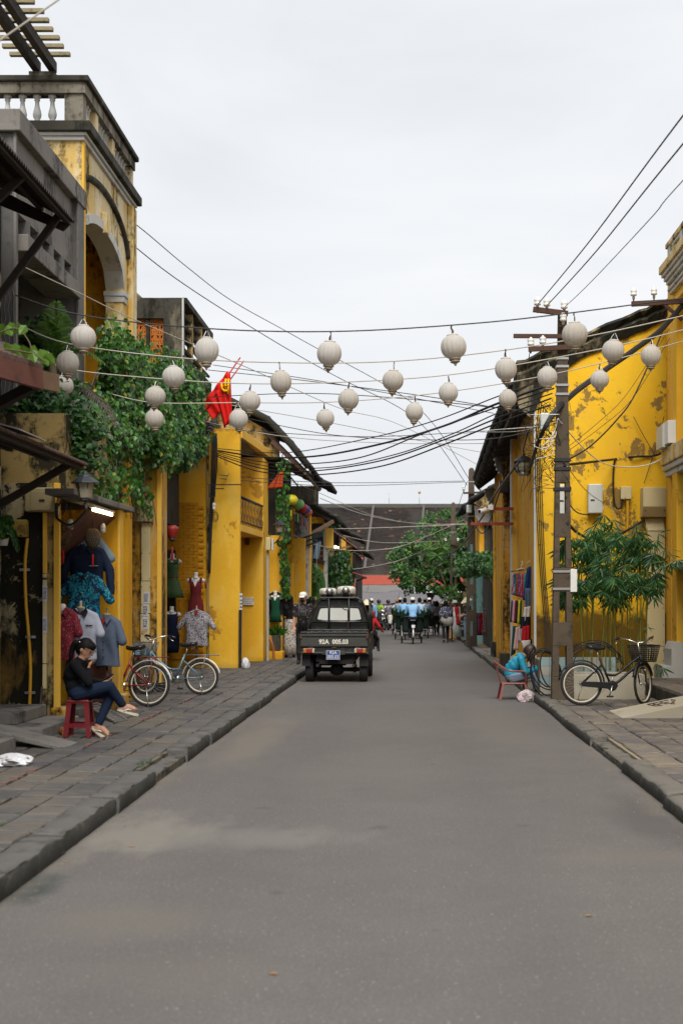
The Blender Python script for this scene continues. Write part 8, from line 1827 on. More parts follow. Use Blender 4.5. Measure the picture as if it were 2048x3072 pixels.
for i in range(4):cs.tube(spline([W(640+i*3,1300,31.2),W(636+i*5,1380,31.15),W(634+i*4,1450,31.2),W(630+i*2,1560,31.2),W(627+i,1720,31.22)],6),.016,5)
cs.build('cable_run',MT['wire'],at=tuple(W(630,1500,31.2)),label='black cables running down the corner between brick wall and yellow pier',cat='cable')
ib=thing('iron_bracket','black iron shelf bracket on the brick wall corner','bracket',tuple(W(660,1455,31.2)))
for a,b in(((628,1454),(724,1454)),((628,1454),(628,1490)),((628,1490),(645,1490)),((645,1490),(645,1466)),((645,1466),(672,1466))):MB().bar(W(a[0],a[1],31.0),W(b[0],b[1],31.0),.022,.022,up=(0,1,0)).build('bar',MT['black'],ib)
wb_=thing('wall_bulb','white bulb holder with coiled cord on the wall corner','lamp',tuple(W(642,1520,31.2)))
MB().lathe([(.02,0),(.035,.01),(.035,.05),(.025,.06),(.042,.09),(.04,.13),(.02,.16)],W(642,1530,31.1),12).build('bulb',MT['porcelain'],wb_)
for r in(.06,.09,.11):MB().tube([W(641,1550,31.15)+Vector((math.cos(a)*r*.7+.03,0,math.sin(a)*r))for a in[2*math.pi*i/18 for i in range(18)]],.005,4,closed=True).build('cord',MT['wire'],wb_)
# ------------------------------------------------------------------ street lamps
MT['lamp_iron']=mat('dark_grey_cast_iron',(.022,.027,.031),.5,var=.2);MT['lamp_glass']=mat('dusty_lamp_glass',(.30,.28,.20),.25,var=.2)
def street_lamp(label,p,s,wall,kind=0):
    t=thing('street_lamp',label,'street lamp',tuple(p));p=Vector(p)
    def L(prof,m,nme,n=6,par=None,dz=0):return MB().lathe([(r*s,z*s)for r,z in prof],p+Vector((0,0,dz)),n,0,None,False).build(nme,MT[m],par or t)
    if kind==0:
        L([(.02,.45),(.05,.44),(.06,.40),(.10,.385),(.11,.36),(.235,.27),(.24,.255),(.05,.26)],'lamp_iron','roof',8);L([(.055,.0),(.10,.02),(.155,.26),(.0,.26)],'lamp_glass','glass',6);L([(.0,-.10),(.02,-.09),(.03,-.05),(.075,-.02),(.07,.0)],'lamp_iron','base',6)
        f=MB()
        for i in range(6):a=2*math.pi*i/6;f.bar(p+Vector((math.cos(a)*.065,math.sin(a)*.065,0))*s,p+Vector((math.cos(a)*.16,math.sin(a)*.16,.26))*s,.014*s,.014*s)
        f.build('frame',MT['lamp_iron'],t);MB().ball(p+Vector((0,0,.13*s)),(.04*s,.04*s,.07*s)).build('bulb',MT['porcelain'],t)
    else:
        L([(.0,.42),(.03,.40),(.03,.36),(.10,.34),(.17,.29),(.21,.25),(.21,.23),(.05,.24)],'lamp_iron','roof',16);L([(.11,.0),(.16,.06),(.18,.14),(.17,.23),(.0,.23)],'lamp_glass','glass',16);L([(.0,-.06),(.10,-.05),(.125,-.01),(.12,.02),(.10,.02)],'steel','base',16)
        f=MB()
        for i in range(8):a=2*math.pi*i/8;f.tube([p+Vector((math.cos(a)*r,math.sin(a)*r,z))*s for r,z in((.125,.0),(.17,.06),(.19,.14),(.18,.23))],.012*s,5)
        f.build('frame',MT['lamp_iron'],t)
    w=Vector(wall);mid=p.lerp(w,.5)
    pts=[p+Vector((0,0,-.09*s)),p+Vector((0,0,-.2*s)),mid+Vector((0,0,-.34*s)),w+Vector((0,0,-.15*s)),w]if kind==0 else[p+Vector((0,0,.42*s)),p+Vector((0,0,.55*s)),mid+Vector((0,0,.62*s)),w]
    MB().tube(spline(pts,6),.016,6).build('bracket_arm',MT['lamp_iron'],t)
    if kind==0:MB().tube(spline([w+Vector((.02,0,.05)),w+(p-w)*.2+Vector((0,0,.10)),w+(p-w)*.35+Vector((0,0,.0)),w+(p-w)*.2+Vector((0,0,-.08))],5),.010,5).build('scroll',MT['lamp_iron'],t)
    MB().cbox(w,(.04,.08,.16),0).build('wall_plate',MT['lamp_iron'],t);return t
street_lamp('dark iron street lamp with tapered glass hanging over the shop canopy',W(256,1497,16.2),.70,(-4.28,17.35,2.72))
street_lamp('small street lamp on the dark timber house by the coloured lanterns',W(838,1597,35.5),.72,(-3.62,36.1,3.2))
street_lamp('round bodied street lamp hanging before the pale front panel',W(1570,1420,26.8),.92,W(1610,1330,27.4),1)
# ------------------------------------------------------------------ coloured silk lanterns
for i,(px,py,Y,c,lab,rr_)in enumerate(((873,1500,36.5,(.62,.52,.01),'yellow',.178),(893,1512,38.0,(.22,.52,.16),'pale green',.175),(905,1524,39.2,(.45,.015,.02),'red',.17),(913,1528,40.4,(.02,.08,.34),'blue',.17),(919,1537,41.5,(.62,.12,.03),'orange',.175),(517,1592,24.0,(.30,.02,.015),'dark red',.105))):
    m=mat(lab.replace(' ','_')+'_lantern_silk',c,.45,var=.08);p=W(px,py,Y)
    t=thing('silk_lantern',('%s silk lantern in the receding row at the timber house'%lab)if i<5 else 'dark red teardrop lantern hanging beside the weathered column','lantern',tuple(p),0,'coloured lanterns' if i<5 else None)
    if i<5:lantern_body(rr_,rr_*.78,20,80,12,.03).build('body',m,t,w=0)
    else:MB().lathe([(.05,.09),(.10,.06),(.105,.02),(.085,-.05),(.055,-.12),(.035,-.15)],(0,0,0),24).build('body',m,t,w=0)
    zb=-rr_*.76 if i<5 else-.15
    MB().lathe([(.05,.02),(.05,-.015),(.02,-.03)],(0,0,zb),12).build('base_ring',MT['black']if i!=1 else m,t,w=0)
    MB().lathe([(.012,0),(.018,-.02),(.02,-.22),(.012,-.24)],(0,0,zb-.12),8).build('tassel',m,t,w=0);MB().tube([(0,0,zb),(0,0,zb-.13)],.004,4).build('cord',MT['wire'],t,w=0)
    MB().tube([(0,0,-zb*.9),(0,0,.6)],.005,4).build('hanger',MT['wire'],t,w=0)
MB().tube([W(873,1433,36.3),W(919,1490,41.8)],.02,6).build('lantern_rod',MT['black'],at=tuple(W(873,1433,36.3)),label='black rod carrying the row of coloured lanterns',cat='rod')
# ------------------------------------------------------------------ flags
def flagcloth(name,t,corners,m,thick=.012,wob=.05,nu=14,nv=10,seed=2):
    a,b,c,d=[Vector(p)for p in corners];random.seed(seed);ph_=rnd(0,6);gr=[]
    for j in range(nv+1):
        gr.append([(a.lerp(b,i/nu)).lerp(d.lerp(c,i/nu),j/nv)+Vector((0,wob*math.sin(i*1.25+ph_+j*.25),0))for i in range(nu+1)])
    return MB().sheet(gr,0,thick).build(name,m,t),gr
FY=29.6;MT['flag_red']=cloth('red_flag_cloth',(.62,.014,.010));MT['flag_yellow']=cloth('yellow_flag_cloth',(.75,.48,.01));MT['flag_orange']=cloth('faded_orange_red_flag_cloth',(.48,.075,.02));MT['pole_red']=mat('red_painted_pole',(.42,.02,.02),.5)
fl=thing('flag','red flag with folded yellow emblem hanging from a slanted red pole','flag',tuple(W(640,1225,FY)))
MB().tube([W(612,1245,FY),W(640,1190,FY),W(721,1072,FY)],.016,6).build('flag_pole',MT['pole_red'],fl)
flagcloth('flag_cloth',fl,(W(684,1112,FY),W(608,1208,FY),W(640,1258,FY),W(692,1205,FY)),MT['flag_red'],wob=.05,seed=5);_,gr=flagcloth('flag_cloth',fl,(W(690,1112,FY-.05),W(648,1180,FY-.05),W(672,1284,FY-.05),W(698,1258,FY-.05)),MT['flag_red'],wob=.04,seed=8)
em=MB()
for st in([(664,1150),(666,1165),(672,1172),(681,1172),(687,1170)],[(678,1136),(676,1150),(677,1168)],[(686,1136),(685,1160),(684,1183)],[(668,1158),(680,1157),(687,1156)]):em.tube([W(x,y,FY-.125)for x,y in st],.022,6,flat=.3)
em.build('emblem',MT['flag_yellow'],fl)
fl2=thing('flag_pole','second slanted red flag pole just right of the folded flag','flag pole',tuple(W(690,1150,FY+.3)));MB().tube([W(616,1270,FY+.3),W(690,1140,FY+.3),W(732,1082,FY+.3)],.014,6).build('pole',MT['pole_red'],fl2)
fl3=thing('flag','faded orange red flag furled under the timber house eave','flag',tuple(W(830,1440,36.2)))
MB().tube([W(808,1462,36.0),W(868,1385,36.0)],.014,6).build('flag_pole',MT['wood'],fl3);flagcloth('flag_cloth',fl3,(W(852,1410,35.9),W(828,1428,35.9),W(804,1466,35.9),W(846,1463,35.9)),MT['flag_orange'],wob=.06,seed=9)
fl4=thing('flag','red and yellow cloth half hidden in the vine under the screen house','flag',tuple(W(580,1190,29.3)));flagcloth('flag_cloth',fl4,(W(574,1150,29.2),W(586,1150,29.2),W(590,1222,29.2),W(576,1222,29.2)),MT['flag_red'],seed=3);flagcloth('flag_cloth',fl4,(W(592,1170,29.3),W(600,1170,29.3),W(604,1240,29.3),W(594,1240,29.3)),MT['flag_yellow'],seed=4)
rf=thing('banner','red and blue banner hanging behind the truck speakers','banner',tuple(W(1052,1770,50)));flagcloth('cloth',rf,(W(1048,1752,50),W(1062,1748,50),W(1060,1800,50),W(1050,1802,50)),MT['flag_red'],seed=6);MB().tube([W(1066,1735,50),W(1058,1830,50),Vector((WX(1058,50),50,.1))],.02,5).build('pole',MT['wood'],rf)
# ------------------------------------------------------------------ boxes, ducts and hoses on the left
YM=17.38
lb=wallbox('cable_box','big beige cable box on the mossy wall left of the canopy',84,1465,168,1537,17.36,.16,MT['beige'],bevel=.02)
MB().box(tuple(W(92,1530,17.19)),tuple(W(162,1473,17.197))).build('lid',MT['beige'],lb,bevel=.006);MB().box(tuple(W(118,1504,17.18)),tuple(W(135,1498,17.188))).build('latch',MT['wood_dark'],lb)
MT['box_yellow']=mat('mildewed_yellow_box',(.36,.27,.045),.6,var=.15,scale=5,dirt=((.10,.09,.03),.5,.75))
yb_=wallbox('meter_box','small mildewed yellow box marked in red on the mossy wall',43,1560,88,1612,17.36,.11,MT['box_yellow'])
for(s_,px,py,sz)in(('HVT',71,1579,.055),('C1',69,1591,.052),('/',76,1594,.085),('1',81,1598,.06)):letters(s_,W(px,py,17.238),sz,MT['redmark'],yb_)
MB().lathe([(.012,0),(.012,.006)],tuple(W(64,1607,17.245)),8,0,Euler((R(90),0,0)).to_matrix()).build('screw',MT['rust'],yb_)
mb=MB();corrugated(mb,[W(83,1615,17.3),W(76,1690,17.3),W(78,1800,17.3),W(86,1900,17.3),W(92,2000,17.3),W(90,2100,17.3),W(89,2168,17.3)],.021,10,.02)
yh=thing('ribbed_conduit','yellow ribbed conduit winding down the mossy wall','conduit',tuple(W(89,2168,17.3)));mb.build('hose',MT['yellow_pvc'],yh)
for(px,py)in((75,1709),(93,1911),(91,2078)):
    MB().box(tuple(W(px-16,py+4,17.36)),tuple(W(px+16,py-4,17.378))).build('clamp',MT['steel'],yh);MB().box(tuple(W(px-6,py+4,17.27)),tuple(W(px+6,py-4,17.36))).build('clamp',MT['steel'],yh)
lt=thing('cable_trunking','narrow cream cable trunking with blue printed number stickers on the mossy wall','trunking',tuple(W(134,2140,17.34)))
for k,(a,b)in enumerate(((1539,1720),(1722,1860),(1862,1990),(1992,2066))):MB().box(tuple(W(129-k*.3,b,17.33)),tuple(W(143-k*.3,a,17.395))).build('cover',MT['yellow_trim']if k<1 else MT['cream'],lt,bevel=.003)
MB().prism([W(128,2066,17.34),W(143,2066,17.34),W(139,2140,17.34),W(125,2143,17.34)],(0,.05,0)).build('cover',MT['tan_patch'],lt)
MB().box(tuple(W(127.5,1739,17.322)),tuple(W(143.5,1733,17.40))).build('tape',MT['black'],lt)
MT['sticker']=mat('white_printed_sticker',(.60,.60,.64),.6,var=.05);MT['ink_blue']=mat('navy_ink',(.02,.025,.16),.6);MT['ink_black']=mat('black_ink',(.02,.02,.025),.6)
def sticker(t_,s_,px0,px1,py0,py1,Y,ink):
    o=MB().box(tuple(W(px0,py1,Y)),tuple(W(px1,py0,Y+.004))).build('sticker',MT['sticker'],t_);c=W((px0+px1)/2,(py0+py1)/2,Y-.0015);L=(py1-py0)*Y/F;wd=(px1-px0)*Y/F
    letters(s_,c,wd*1.12,MT[ink],o,(R(90),R(-90),0),sx=L/(len(s_)*wd*1.12*.56)*.93)
sticker(lt,'0916 006 221',128.5,142.5,1755,1804,17.322,'ink_blue');sticker(lt,'0919.53.53.94',129,142.5,1850,1898,17.322,'ink_blue')
cb_=wallbox('cable_box','cream cable box on top of the weathered column under vine',402,1500,462,1567,22.99,.16,MT['cream']if False else MT['beige'],bevel=.015)
ct=thing('cable_trunking','wide cream cable trunking with black and blue numbers on the weathered column','trunking',tuple(W(440,1940,22.9)))
for k,(a,b)in enumerate(((1569,1742),(1744,1840),(1842,1938),(1940,2030))):MB().box(tuple(W(424.5-k*1.2,b,22.91)),tuple(W(454-k*1.2,a,22.995))).build('cover',MT['cream'],ct,bevel=.003)
for py in(1580,1660,1735,1760,1813,1848,1900,1930):
    for px in(426,450):MB().lathe([(.008,0),(.008,.006)],W(px,py,22.908),6,0,Euler((R(90),0,0)).to_matrix()).build('screw',MT['rust'],ct)
sticker(ct,'0919.59.59.54',432,447,1776,1810,22.902,'ink_blue');sticker(ct,'0947.220.330',428.5,444,1814,1848,22.902,'ink_black');sticker(ct,'0947.25.26.25',428.5,444,1852,1887,22.902,'ink_black')
for(s_,px,py,sz)in(('HVT',434,1895,.05),('C1',433,1902,.05)):letters(s_,W(px,py,22.905),sz,MT['redmark'],ct)
MT['orange_pvc']=mat('orange_ribbed_pipe',(.38,.13,.035),.55,var=.15,dirt=((.1,.05,.02),.6,.6))
mb=MB();corrugated(mb,[W(142,2162,16.9),W(165,2178,16.4),W(198,2202,15.75)],.040,12,.028);oh=thing('ribbed_pipe','short orange ribbed pipe at the foot of the mossy wall behind the stool','pipe',tuple(W(198,2200,15.8)));mb.build('hose',MT['orange_pvc'],oh)
MB().tube(spline([W(126,2060,17.2),W(122,2120,17.1),W(135,2158,16.9),W(160,2174,16.45),W(200,2206,15.7)],6),.018,6).build('cable',MT['wire'],oh)
mb=MB();corrugated(mb,[W(806,1912,35.6),W(814,1925,35.5),W(820,1950,35.5),W(821,1982,35.5)],.032,10,.03);mb.build('ribbed_pipe',MT['orange_pvc'],at=tuple(W(821,1982,35.5)),label='orange ribbed pipe bending down beside the green dress wall',cat='pipe')
dk2=wallbox('cable_box','cream cable box on the far pier of the balcony house',799,1613,814,1651,34.84,.2,MT['cream']);MB().box(tuple(W(815,1650,34.6)),tuple(W(822,1616,34.8))).build('side_case',MT['greybox'],dk2)
MB().box(tuple(W(800,1982,34.75)),tuple(W(807,1652,34.84))).build('downpipe',MT['white_pier'],at=tuple(W(803,1980,34.8)),label='pale downpipe below the cream box on the far pier',cat='pipe')
sg=MB().box(tuple(W(729.5,1815,34.80)),tuple(W(761,1792,34.815))).build('wall_notice',MT['white'],at=tuple(W(745,1803,34.8)),label='small white job notice with black Vietnamese text in the yellow recess',cat='sign')
for(s_,py)in(('TUYỂN NHÂN VIÊN',1797.3),('PHỤ BÁN GIÀY DÉP',1804),('LH 01208.548.471',1810.6)):letters(s_,W(745,py,34.797),.043,MT['ink_black'],sg,sx=.72)
nt=MB().box(tuple(W(718.5,1829,31.27)),tuple(W(727.5,1780,31.292))).build('notice_strip',MT['sticker'],at=tuple(W(723,1829,31.28)),label='narrow grey strip of notices on the corner of the yellow pier',cat='sign')
for py in(1789,1801,1811,1821):MB().box(tuple(W(719.5,py+3,31.2675)),tuple(W(726.8,py-3,31.269))).build('notice',MT['concrete'],nt)
MB().bar(W(721,1830,31.26),W(720,2004,31.26),.06,.06,up=(0,1,0)).build('corner_post',MT['black'],at=tuple(W(720,2004,31.26)),label='black post at the foot of the yellow pier corner',cat='post')
MB().box(tuple(W(734,1588,34.7)),tuple(W(748,1543+92,34.82))).build('letter_box',MT['rustboard'],at=tuple(W(741,1640,34.8)),label='small dark red box hanging in the yellow recess',cat='box')
# ------------------------------------------------------------------ shop front garments
def tee(name,label,c,w,h,m,rz=0,collar=None,sleeve=.24,sleevedir=.35,extras=None,depth=.085,cat='shirt',group=None,long_=False,voxel=.013,hang=True):
    """a shirt on a form: shoulders at c.z + h*.42"""
    t=thing(name,label,cat,tuple(c),rz,group);hw=w/2;zs=h*.40;pr=[]
    for q in np.linspace(-.5,.37,22):
        z=q*h;ww=np.interp(q,[-.5,-.3,-.1,.1,.25,.37],[.98,.95,.93,.96,1.0,.90]);d=np.interp(q,[-.5,-.1,.1,.25,.37],[.80,.9,1.0,.95,.72]);r=depth*d;pr.append(('c',(-(hw*ww-r),0,z),((hw*ww-r),0,z),r,r,0))
    pr.append(('c',(-hw*.82,0,zs),(-.05,0,zs+.06),.055,.05,0));pr.append(('c',(hw*.82,0,zs),(.05,0,zs+.06),.055,.05,0))
    for s in(-1,1):
        a=(s*hw*.86,0,zs-.02);b=(s*(hw*.95+sleeve*sleevedir),-.01,zs-sleeve);pr.append(('c',a,b,.056,.064,0))
        if long_:pr.append(('c',b,(s*(hw*1.0+sleeve*sleevedir*1.15),-.03,zs-.55),.062,.05,0))
    def cut(co):
        z0=-h*.5-.02*np.abs(np.sin(co[:,0]*9));low=co[:,2]<z0;co[low,2]=z0[low];co[:,1]+=.016*np.sin(co[:,0]*23+3*np.sin(co[:,2]*5)+c[0]*9)*np.clip((zs-co[:,2])/h,0,1);return co
    flesh('cloth',pr,[m],t,voxel,4,cut)
    cm=collar or m
    for s in(-1,1):MB().prism([(s*.012,-.075,zs+.05),(s*.075,-.05,zs+.115),(s*.10,-.055,zs+.06),(s*.062,-.098,zs-.02)],(0,-.012,0)).build('collar',cm,t,w=0,bevel=.003)
    return t,zs
def form_neck(t,zs,wood=True):
    if wood:
        MB().lathe([(.05,zs+.02),(.052,zs+.09),(.048,zs+.10)],(0,0,0),16).build('form_neck',MT['cloth_grey'],t,w=0);MB().lathe([(.05,zs+.10),(.05,zs+.125),(.012,zs+.13),(.018,zs+.16),(.012,zs+.20)],(0,0,0),14).build('form_cap',MT['wood_pale'],t,w=0)
MT['wood_pale']=mat('turned_pale_wood',(.46,.36,.22),.6,var=.1)
def buttons(t,zs,h,n,m,y=-.098):
    for i in range(n):MB().lathe([(.0,.004),(.010,.004),(.010,-.004)],(.004,y-(.0 if i else-.004),zs-.05-i*h*.16),10,0,Euler((R(90),0,0)).to_matrix()).build('button',m,t,w=0)
MT['sh_grey']=cloth('light_grey_blue_oxford',(.40,.43,.52));MT['sh_slate']=cloth('slate_blue_chambray',(.095,.12,.175));MT['sh_steel']=cloth('blue_grey_polo',(.16,.22,.28));MT['sh_navy']=cloth('dark_navy_shirt',(.010,.018,.045));MT['hawaii']=print_fabric('teal_tropical_leaf_print',(.008,.022,.065),[((.01,.17,.26),.50),((.03,.32,.38),.57),((.006,.02,.05),.60),((.22,.40,.16),.66)],15)
MT['sh_floral']=print_fabric('white_shirt_with_navy_flower_print',(.52,.48,.50),[((.02,.025,.05),.52),((.10,.08,.12),.60)],40);MT['sh_red']=print_fabric('dark_red_speckled_print',(.22,.02,.035),[((.42,.2,.22),.60),((.05,.01,.02),.58)],52);MT['inner_red']=cloth('red_lining',(.34,.02,.03))
S_=4267/18.5
def at(px,py,Y):return W(px,py,Y)
t,zs=tee('shirt_form','light grey shirt with black collar and pocket trim on a form behind the seated woman',at(243,1905,18.3),.42,.60,MT['sh_grey'],R(4),MT['cloth_black'],.22,.22,long_=False);form_neck(t,zs);buttons(t,zs,.60,5,MT['black']);MB().box((.075,-.103,.12),(.165,-.092,.132)).build('pocket_trim',MT['black'],t,w=0);MB().tube([(.004,-.094,zs-.02),(.004,-.100,0),(.004,-.088,-.29)],.004,4).build('placket',MT['cloth_grey'],t,w=0)
t,zs=tee('shirt_form','slate blue short sleeved shirt with red lining on a form by the yellow pillar',at(322,1925,18.9),.38,.62,MT['sh_slate'],R(-22),None,.24,.25);form_neck(t,zs);buttons(t,zs,.62,5,MT['black']);MB().prism([(-.03,-.085,zs+.06),(.03,-.085,zs+.06),(.0,-.102,zs-.05)],(0,-.006,0)).build('lining',MT['inner_red'],t,w=0)
MB().tube([(0,0,-.33),(0,0,-.75)],.016,6).build('stand',MT['black'],t,w=0);MB().lathe([(.15,0),(.15,.02),(.02,.03)],(0,0,-.76),14).build('stand_foot',MT['black'],t,w=0)
t,zs=tee('hanging_shirt','grey blue shirt hanging highest under the shop ceiling',at(258,1675,19.2),.44,.60,MT['sh_steel'],0,None,.24,.55)
t,zs=tee('hanging_shirt','navy shirt hanging in the middle of the shop front stack',at(262,1712,19.0),.46,.62,MT['sh_navy'],0,None,.24,.35,long_=True);MB().box((.05,-.102,.06),(.17,-.094,.066)).build('pocket_trim',MT['white'],t,w=0)
t,zs=tee('hanging_shirt','teal tropical leaf print shirt hanging below the navy shirt',at(252,1795,18.8),.46,.60,MT['hawaii'],0,None,.26,.50);MB().prism([(-.03,-.085,zs+.06),(.03,-.085,zs+.06),(.0,-.102,zs-.03)],(0,-.006,0)).build('lining',MT['cloth_black'],t,w=0)
t,zs=tee('dress_form','dark red speckled blouse on a form just behind the yellow corner',at(188,1905,18.1),.34,.62,MT['sh_red'],0,None,.22,.2);MB().lathe([(.05,zs+.02),(.045,zs+.13),(.03,zs+.15)],(0,0,0),14).build('form_neck',MT['white'],t,w=0)
for k,(x,z,dx)in enumerate(((-.02,.0,.0),)):
    pass
# wicker lanterns, bulbs and tube in the shop
MT['wicker']=mat('dark_wicker',(.11,.075,.035),.8,var=.4,scale=30);MT['tassel_red']=cloth('red_tassel',(.50,.02,.015))
for(px,py,Y,lab)in((279,1612,18.5,'dark wicker lantern with red tassel before the hanging shirts'),(190,1600,18.2,'dark wicker lantern half behind the yellow corner strip')):
    p=at(px,py,Y);t=thing('wicker_lantern',lab,'lantern',tuple(p));mb=MB()
    pf=lambda u_:(.10*math.sin(math.pi*(.12+.80*u_))**.8*(1.12-.25*u_))
    for i in range(26):
        a=2*math.pi*i/26;mb.tube([(math.cos(a+.9*u_)*pf(u_),math.sin(a+.9*u_)*pf(u_),.11-.26*u_)for u_ in[k/8 for k in range(9)]],.0045,4);mb.tube([(math.cos(a-.9*u_)*pf(u_),math.sin(a-.9*u_)*pf(u_),.11-.26*u_)for u_ in[k/8 for k in range(9)]],.0045,4)
    o=mb.build('cage',MT['wicker'],t,w=0)
    MB().lathe([(.008,0),(.013,-.02),(.013,-.16),(.008,-.165)],(0,0,-.22),8).build('tassel',MT['tassel_red'],t,w=0);MB().tube([(0,0,-.15),(0,0,-.22)],.004,4).build('cord',MT['wire'],t,w=0);MB().tube([(0,0,.1),(0,0,.32)],.004,4).build('hanger',MT['wire'],t,w=0)
for(px,py,Y,lab)in((211,1574,18.0,'left unlit white bulb hanging under the canopy'),(309,1586,19.2,'right unlit white bulb hanging by the yellow shop wall')):
    p=at(px,py,Y);t=thing('hanging_bulb',lab,'bulb',tuple(p));MB().lathe([(.012,.075),(.03,.06),(.038,.035),(.04,.01),(.04,.0)],(0,0,0),14).build('bulb_base',MT['porcelain'],t,w=0);MB().lathe([(.040,0),(.040,-.045),(.032,-.06),(0,-.062)],(0,0,0),14).build('diffuser',MT['lamp_diff']if 'lamp_diff' in MT else MT.setdefault('lamp_diff',mat('milky_diffuser',(.45,.45,.47),.4)),t,w=0);MB().tube([(0,0,.07),(0,0,.30)],.005,4).build('cord',MT['wire'],t,w=0)
MT['tube_on']=mat('lit_fluorescent_tube',(1,.9,.7),.3,emit=((1.0,.74,.38),4.0))
tl=thing('tube_lamp','lit warm fluorescent tube under the concrete canopy','lamp',(-4.0,18.6,2.78));MB().tube([(-4.0,18.05,2.762),(-4.0,19.2,2.762)],.017,8).build('tube',MT['tube_on'],tl);MB().box((-4.03,18.0,2.79),(-3.97,19.25,2.82)).build('fitting',MT['white'],tl)
MB().prism([(-4.02,17.9,2.74),(-4.02,19.7,2.74),(-4.6,19.5,2.20),(-4.6,17.9,2.20)],(0.01,0,.01)).build('printed_board',MT['rustboard'],at=(-4.3,18.7,2.4),label='tilted brown printed panel hanging under the canopy',cat='panel')
MT['incense']=mat('incense_red',(.25,.03,.02),.7)
ic=thing('incense_holder','tin of incense sticks fixed to the yellow shop wall','incense holder',tuple(at(340,1765,19.48)));MB().lathe([(.016,0),(.022,.10)],at(341,1775,19.48),10).build('tin',MT['rust'],ic)
for dx in(-18,-8,-2,8):MB().tube([at(341,1756,19.48),at(340+dx,1700,19.44)],.003,4).build('stick',MT['incense'],ic)
cab=thing('shop_cabinet','dark reddish wooden cabinet low inside the shop front','cabinet',(-4.2,20.1,.2));MB().box((-4.36,19.2,.20),(-4.06,19.5,.85)).build('carcass',MT['rustboard'],cab,bevel=.01);MB().box((-4.34,19.185,.24),(-4.08,19.202,.80)).build('door',MT['rustboard'],cab,bevel=.006)
gr_=thing('steel_grating','grey steel grating ramp on the pavement behind the stool','grating',(-3.75,17.5,.13));mbq=MB()
ga,gb,gc,gd=W(293,2122,18.6),W(383,2158,17.6),W(345,2170,17.3),W(255,2128,18.3)
ga.z,gb.z,gc.z,gd.z=.27,.135,.135,.27
for a,b in((ga,gb),(gd,gc),(ga,gd),(gb,gc)):mbq.bar(a,b,.014,.02)
mbq.build('frame',MT['steel'],gr_)
for i in range(1,10):MB().bar(ga.lerp(gb,i/10),gd.lerp(gc,i/10),.010,.012).build('bar',MT['steel'],gr_)
MB().add([ga-Vector((0,0,.02)),gb-Vector((0,0,.012)),gc-Vector((0,0,.012)),gd-Vector((0,0,.02)),ga-Vector((0,0,.16)),gb-Vector((0,0,.03)),gc-Vector((0,0,.03)),gd-Vector((0,0,.16))],[(0,1,2,3),(7,6,5,4),(0,4,5,1),(1,5,6,2),(2,6,7,3),(3,7,4,0)]).build('ramp_plate',MT['concrete'],gr_)
# ------------------------------------------------------------------ mannequins on the dress wall
MT['manne']=mat('white_mannequin_plastic',(.66,.64,.61),.35,var=.03)
def dress(label,px,top_py,Y,m,prof,neck=True,rz=0,belt=None,shoulders=.16,hook=False,vneck=None,collar=None,wob=.03):
    p=W(px,top_py,Y);t=thing('mannequin',label,'mannequin',tuple(p),rz);zt=0
    MB().lathe([(.0,.0),(.042,-.002),(.045,-.03),(.040,-.07),(.052,-.11),(.07,-.13)],(0,0,0),20).build('neck',MT['manne'],t,w=0)
    flesh('torso',[('c',(-shoulders*.75,0,-.165),(shoulders*.75,0,-.165),.05,.05,0),('c',(-shoulders,0,-.18),(shoulders,0,-.18),.045,.045,0),('c',(-.06,0,-.26),(.06,0,-.26),.06,.06,0),('c',(0,0,-.1),(0,0,-.2),.05,.07,0)],[MT['manne']],t,.012)
    rows=[((0,y,z),rx,ry)for(z,rx,ry,y)in prof]
    o=loft(t,'dress_cloth',rows,m,36,wob,7)
    for s in(-1,1):MB().tube(spline([(s*.10,-.06,prof[0][0]-.02),(s*.115,-.045,-.16),(s*.11,.0,-.125),(s*.10,.06,prof[0][0]-.02)],5),.03,8,flat=.4).build('strap',m,t,w=0)
    if vneck:MB().prism([(-.05,-.082,prof[0][0]+.012),(.05,-.082,prof[0][0]+.012),(.0,-.122,prof[0][0]-vneck)],(0,-.008,.001)).build('neckline',MT['manne'],t,w=0)
    if belt:MB().lathe([(belt[1],belt[0]-.015),(belt[1]+.006,belt[0]),(belt[1],belt[0]+.015)],(0,0,0),30,sy=.72).build('belt',MT['rustboard'],t,w=0)
    if collar:
        for s in(-1,1):MB().prism([(s*.01,-.10,-.22),(s*.05,-.07,-.12),(s*.13,-.085,-.17),(s*.10,-.11,-.215)],(0,-.01,0)).build('collar',m,t,w=0,bevel=.003)
    if hook:MB().tube([(0,0,0),(.0,0,.05),(.02,0,.08),(.03,0,.11),(.015,0,.135),(-.015,0,.135),(-.03,0,.11)],.005,5).build('hook',MT['rust'],t,w=0)
    return t
MT['d_green']=print_fabric('dark_green_fine_print',(.055,.11,.045),[((.14,.18,.08),.58)],60);MT['d_maroon']=cloth('maroon_dress_cloth',(.145,.018,.022));MT['d_navy']=cloth('dark_navy_dress_cloth',(.008,.012,.035));MT['d_deep']=cloth('deep_green_dress_cloth',(.008,.065,.035))
dress('white necked mannequin in belted sleeveless green print dress',518,1660,30.95,MT['d_green'],[(-.20,.13,.085,0),(-.30,.135,.11,-.01),(-.45,.118,.09,0),(-.52,.112,.085,0),(-.62,.15,.10,0),(-.80,.20,.13,0),(-.97,.235,.15,0)],belt=(-.52,.118),collar=True,wob=.05)
dress('white necked mannequin in long maroon V-neck dress',588,1717,31.0,MT['d_maroon'],[(-.20,.125,.085,0),(-.30,.135,.115,-.01),(-.46,.108,.09,0),(-.56,.115,.09,0),(-.70,.165,.12,0),(-.95,.175,.13,0),(-1.12,.18,.13,0)],vneck=.12,hook=True)
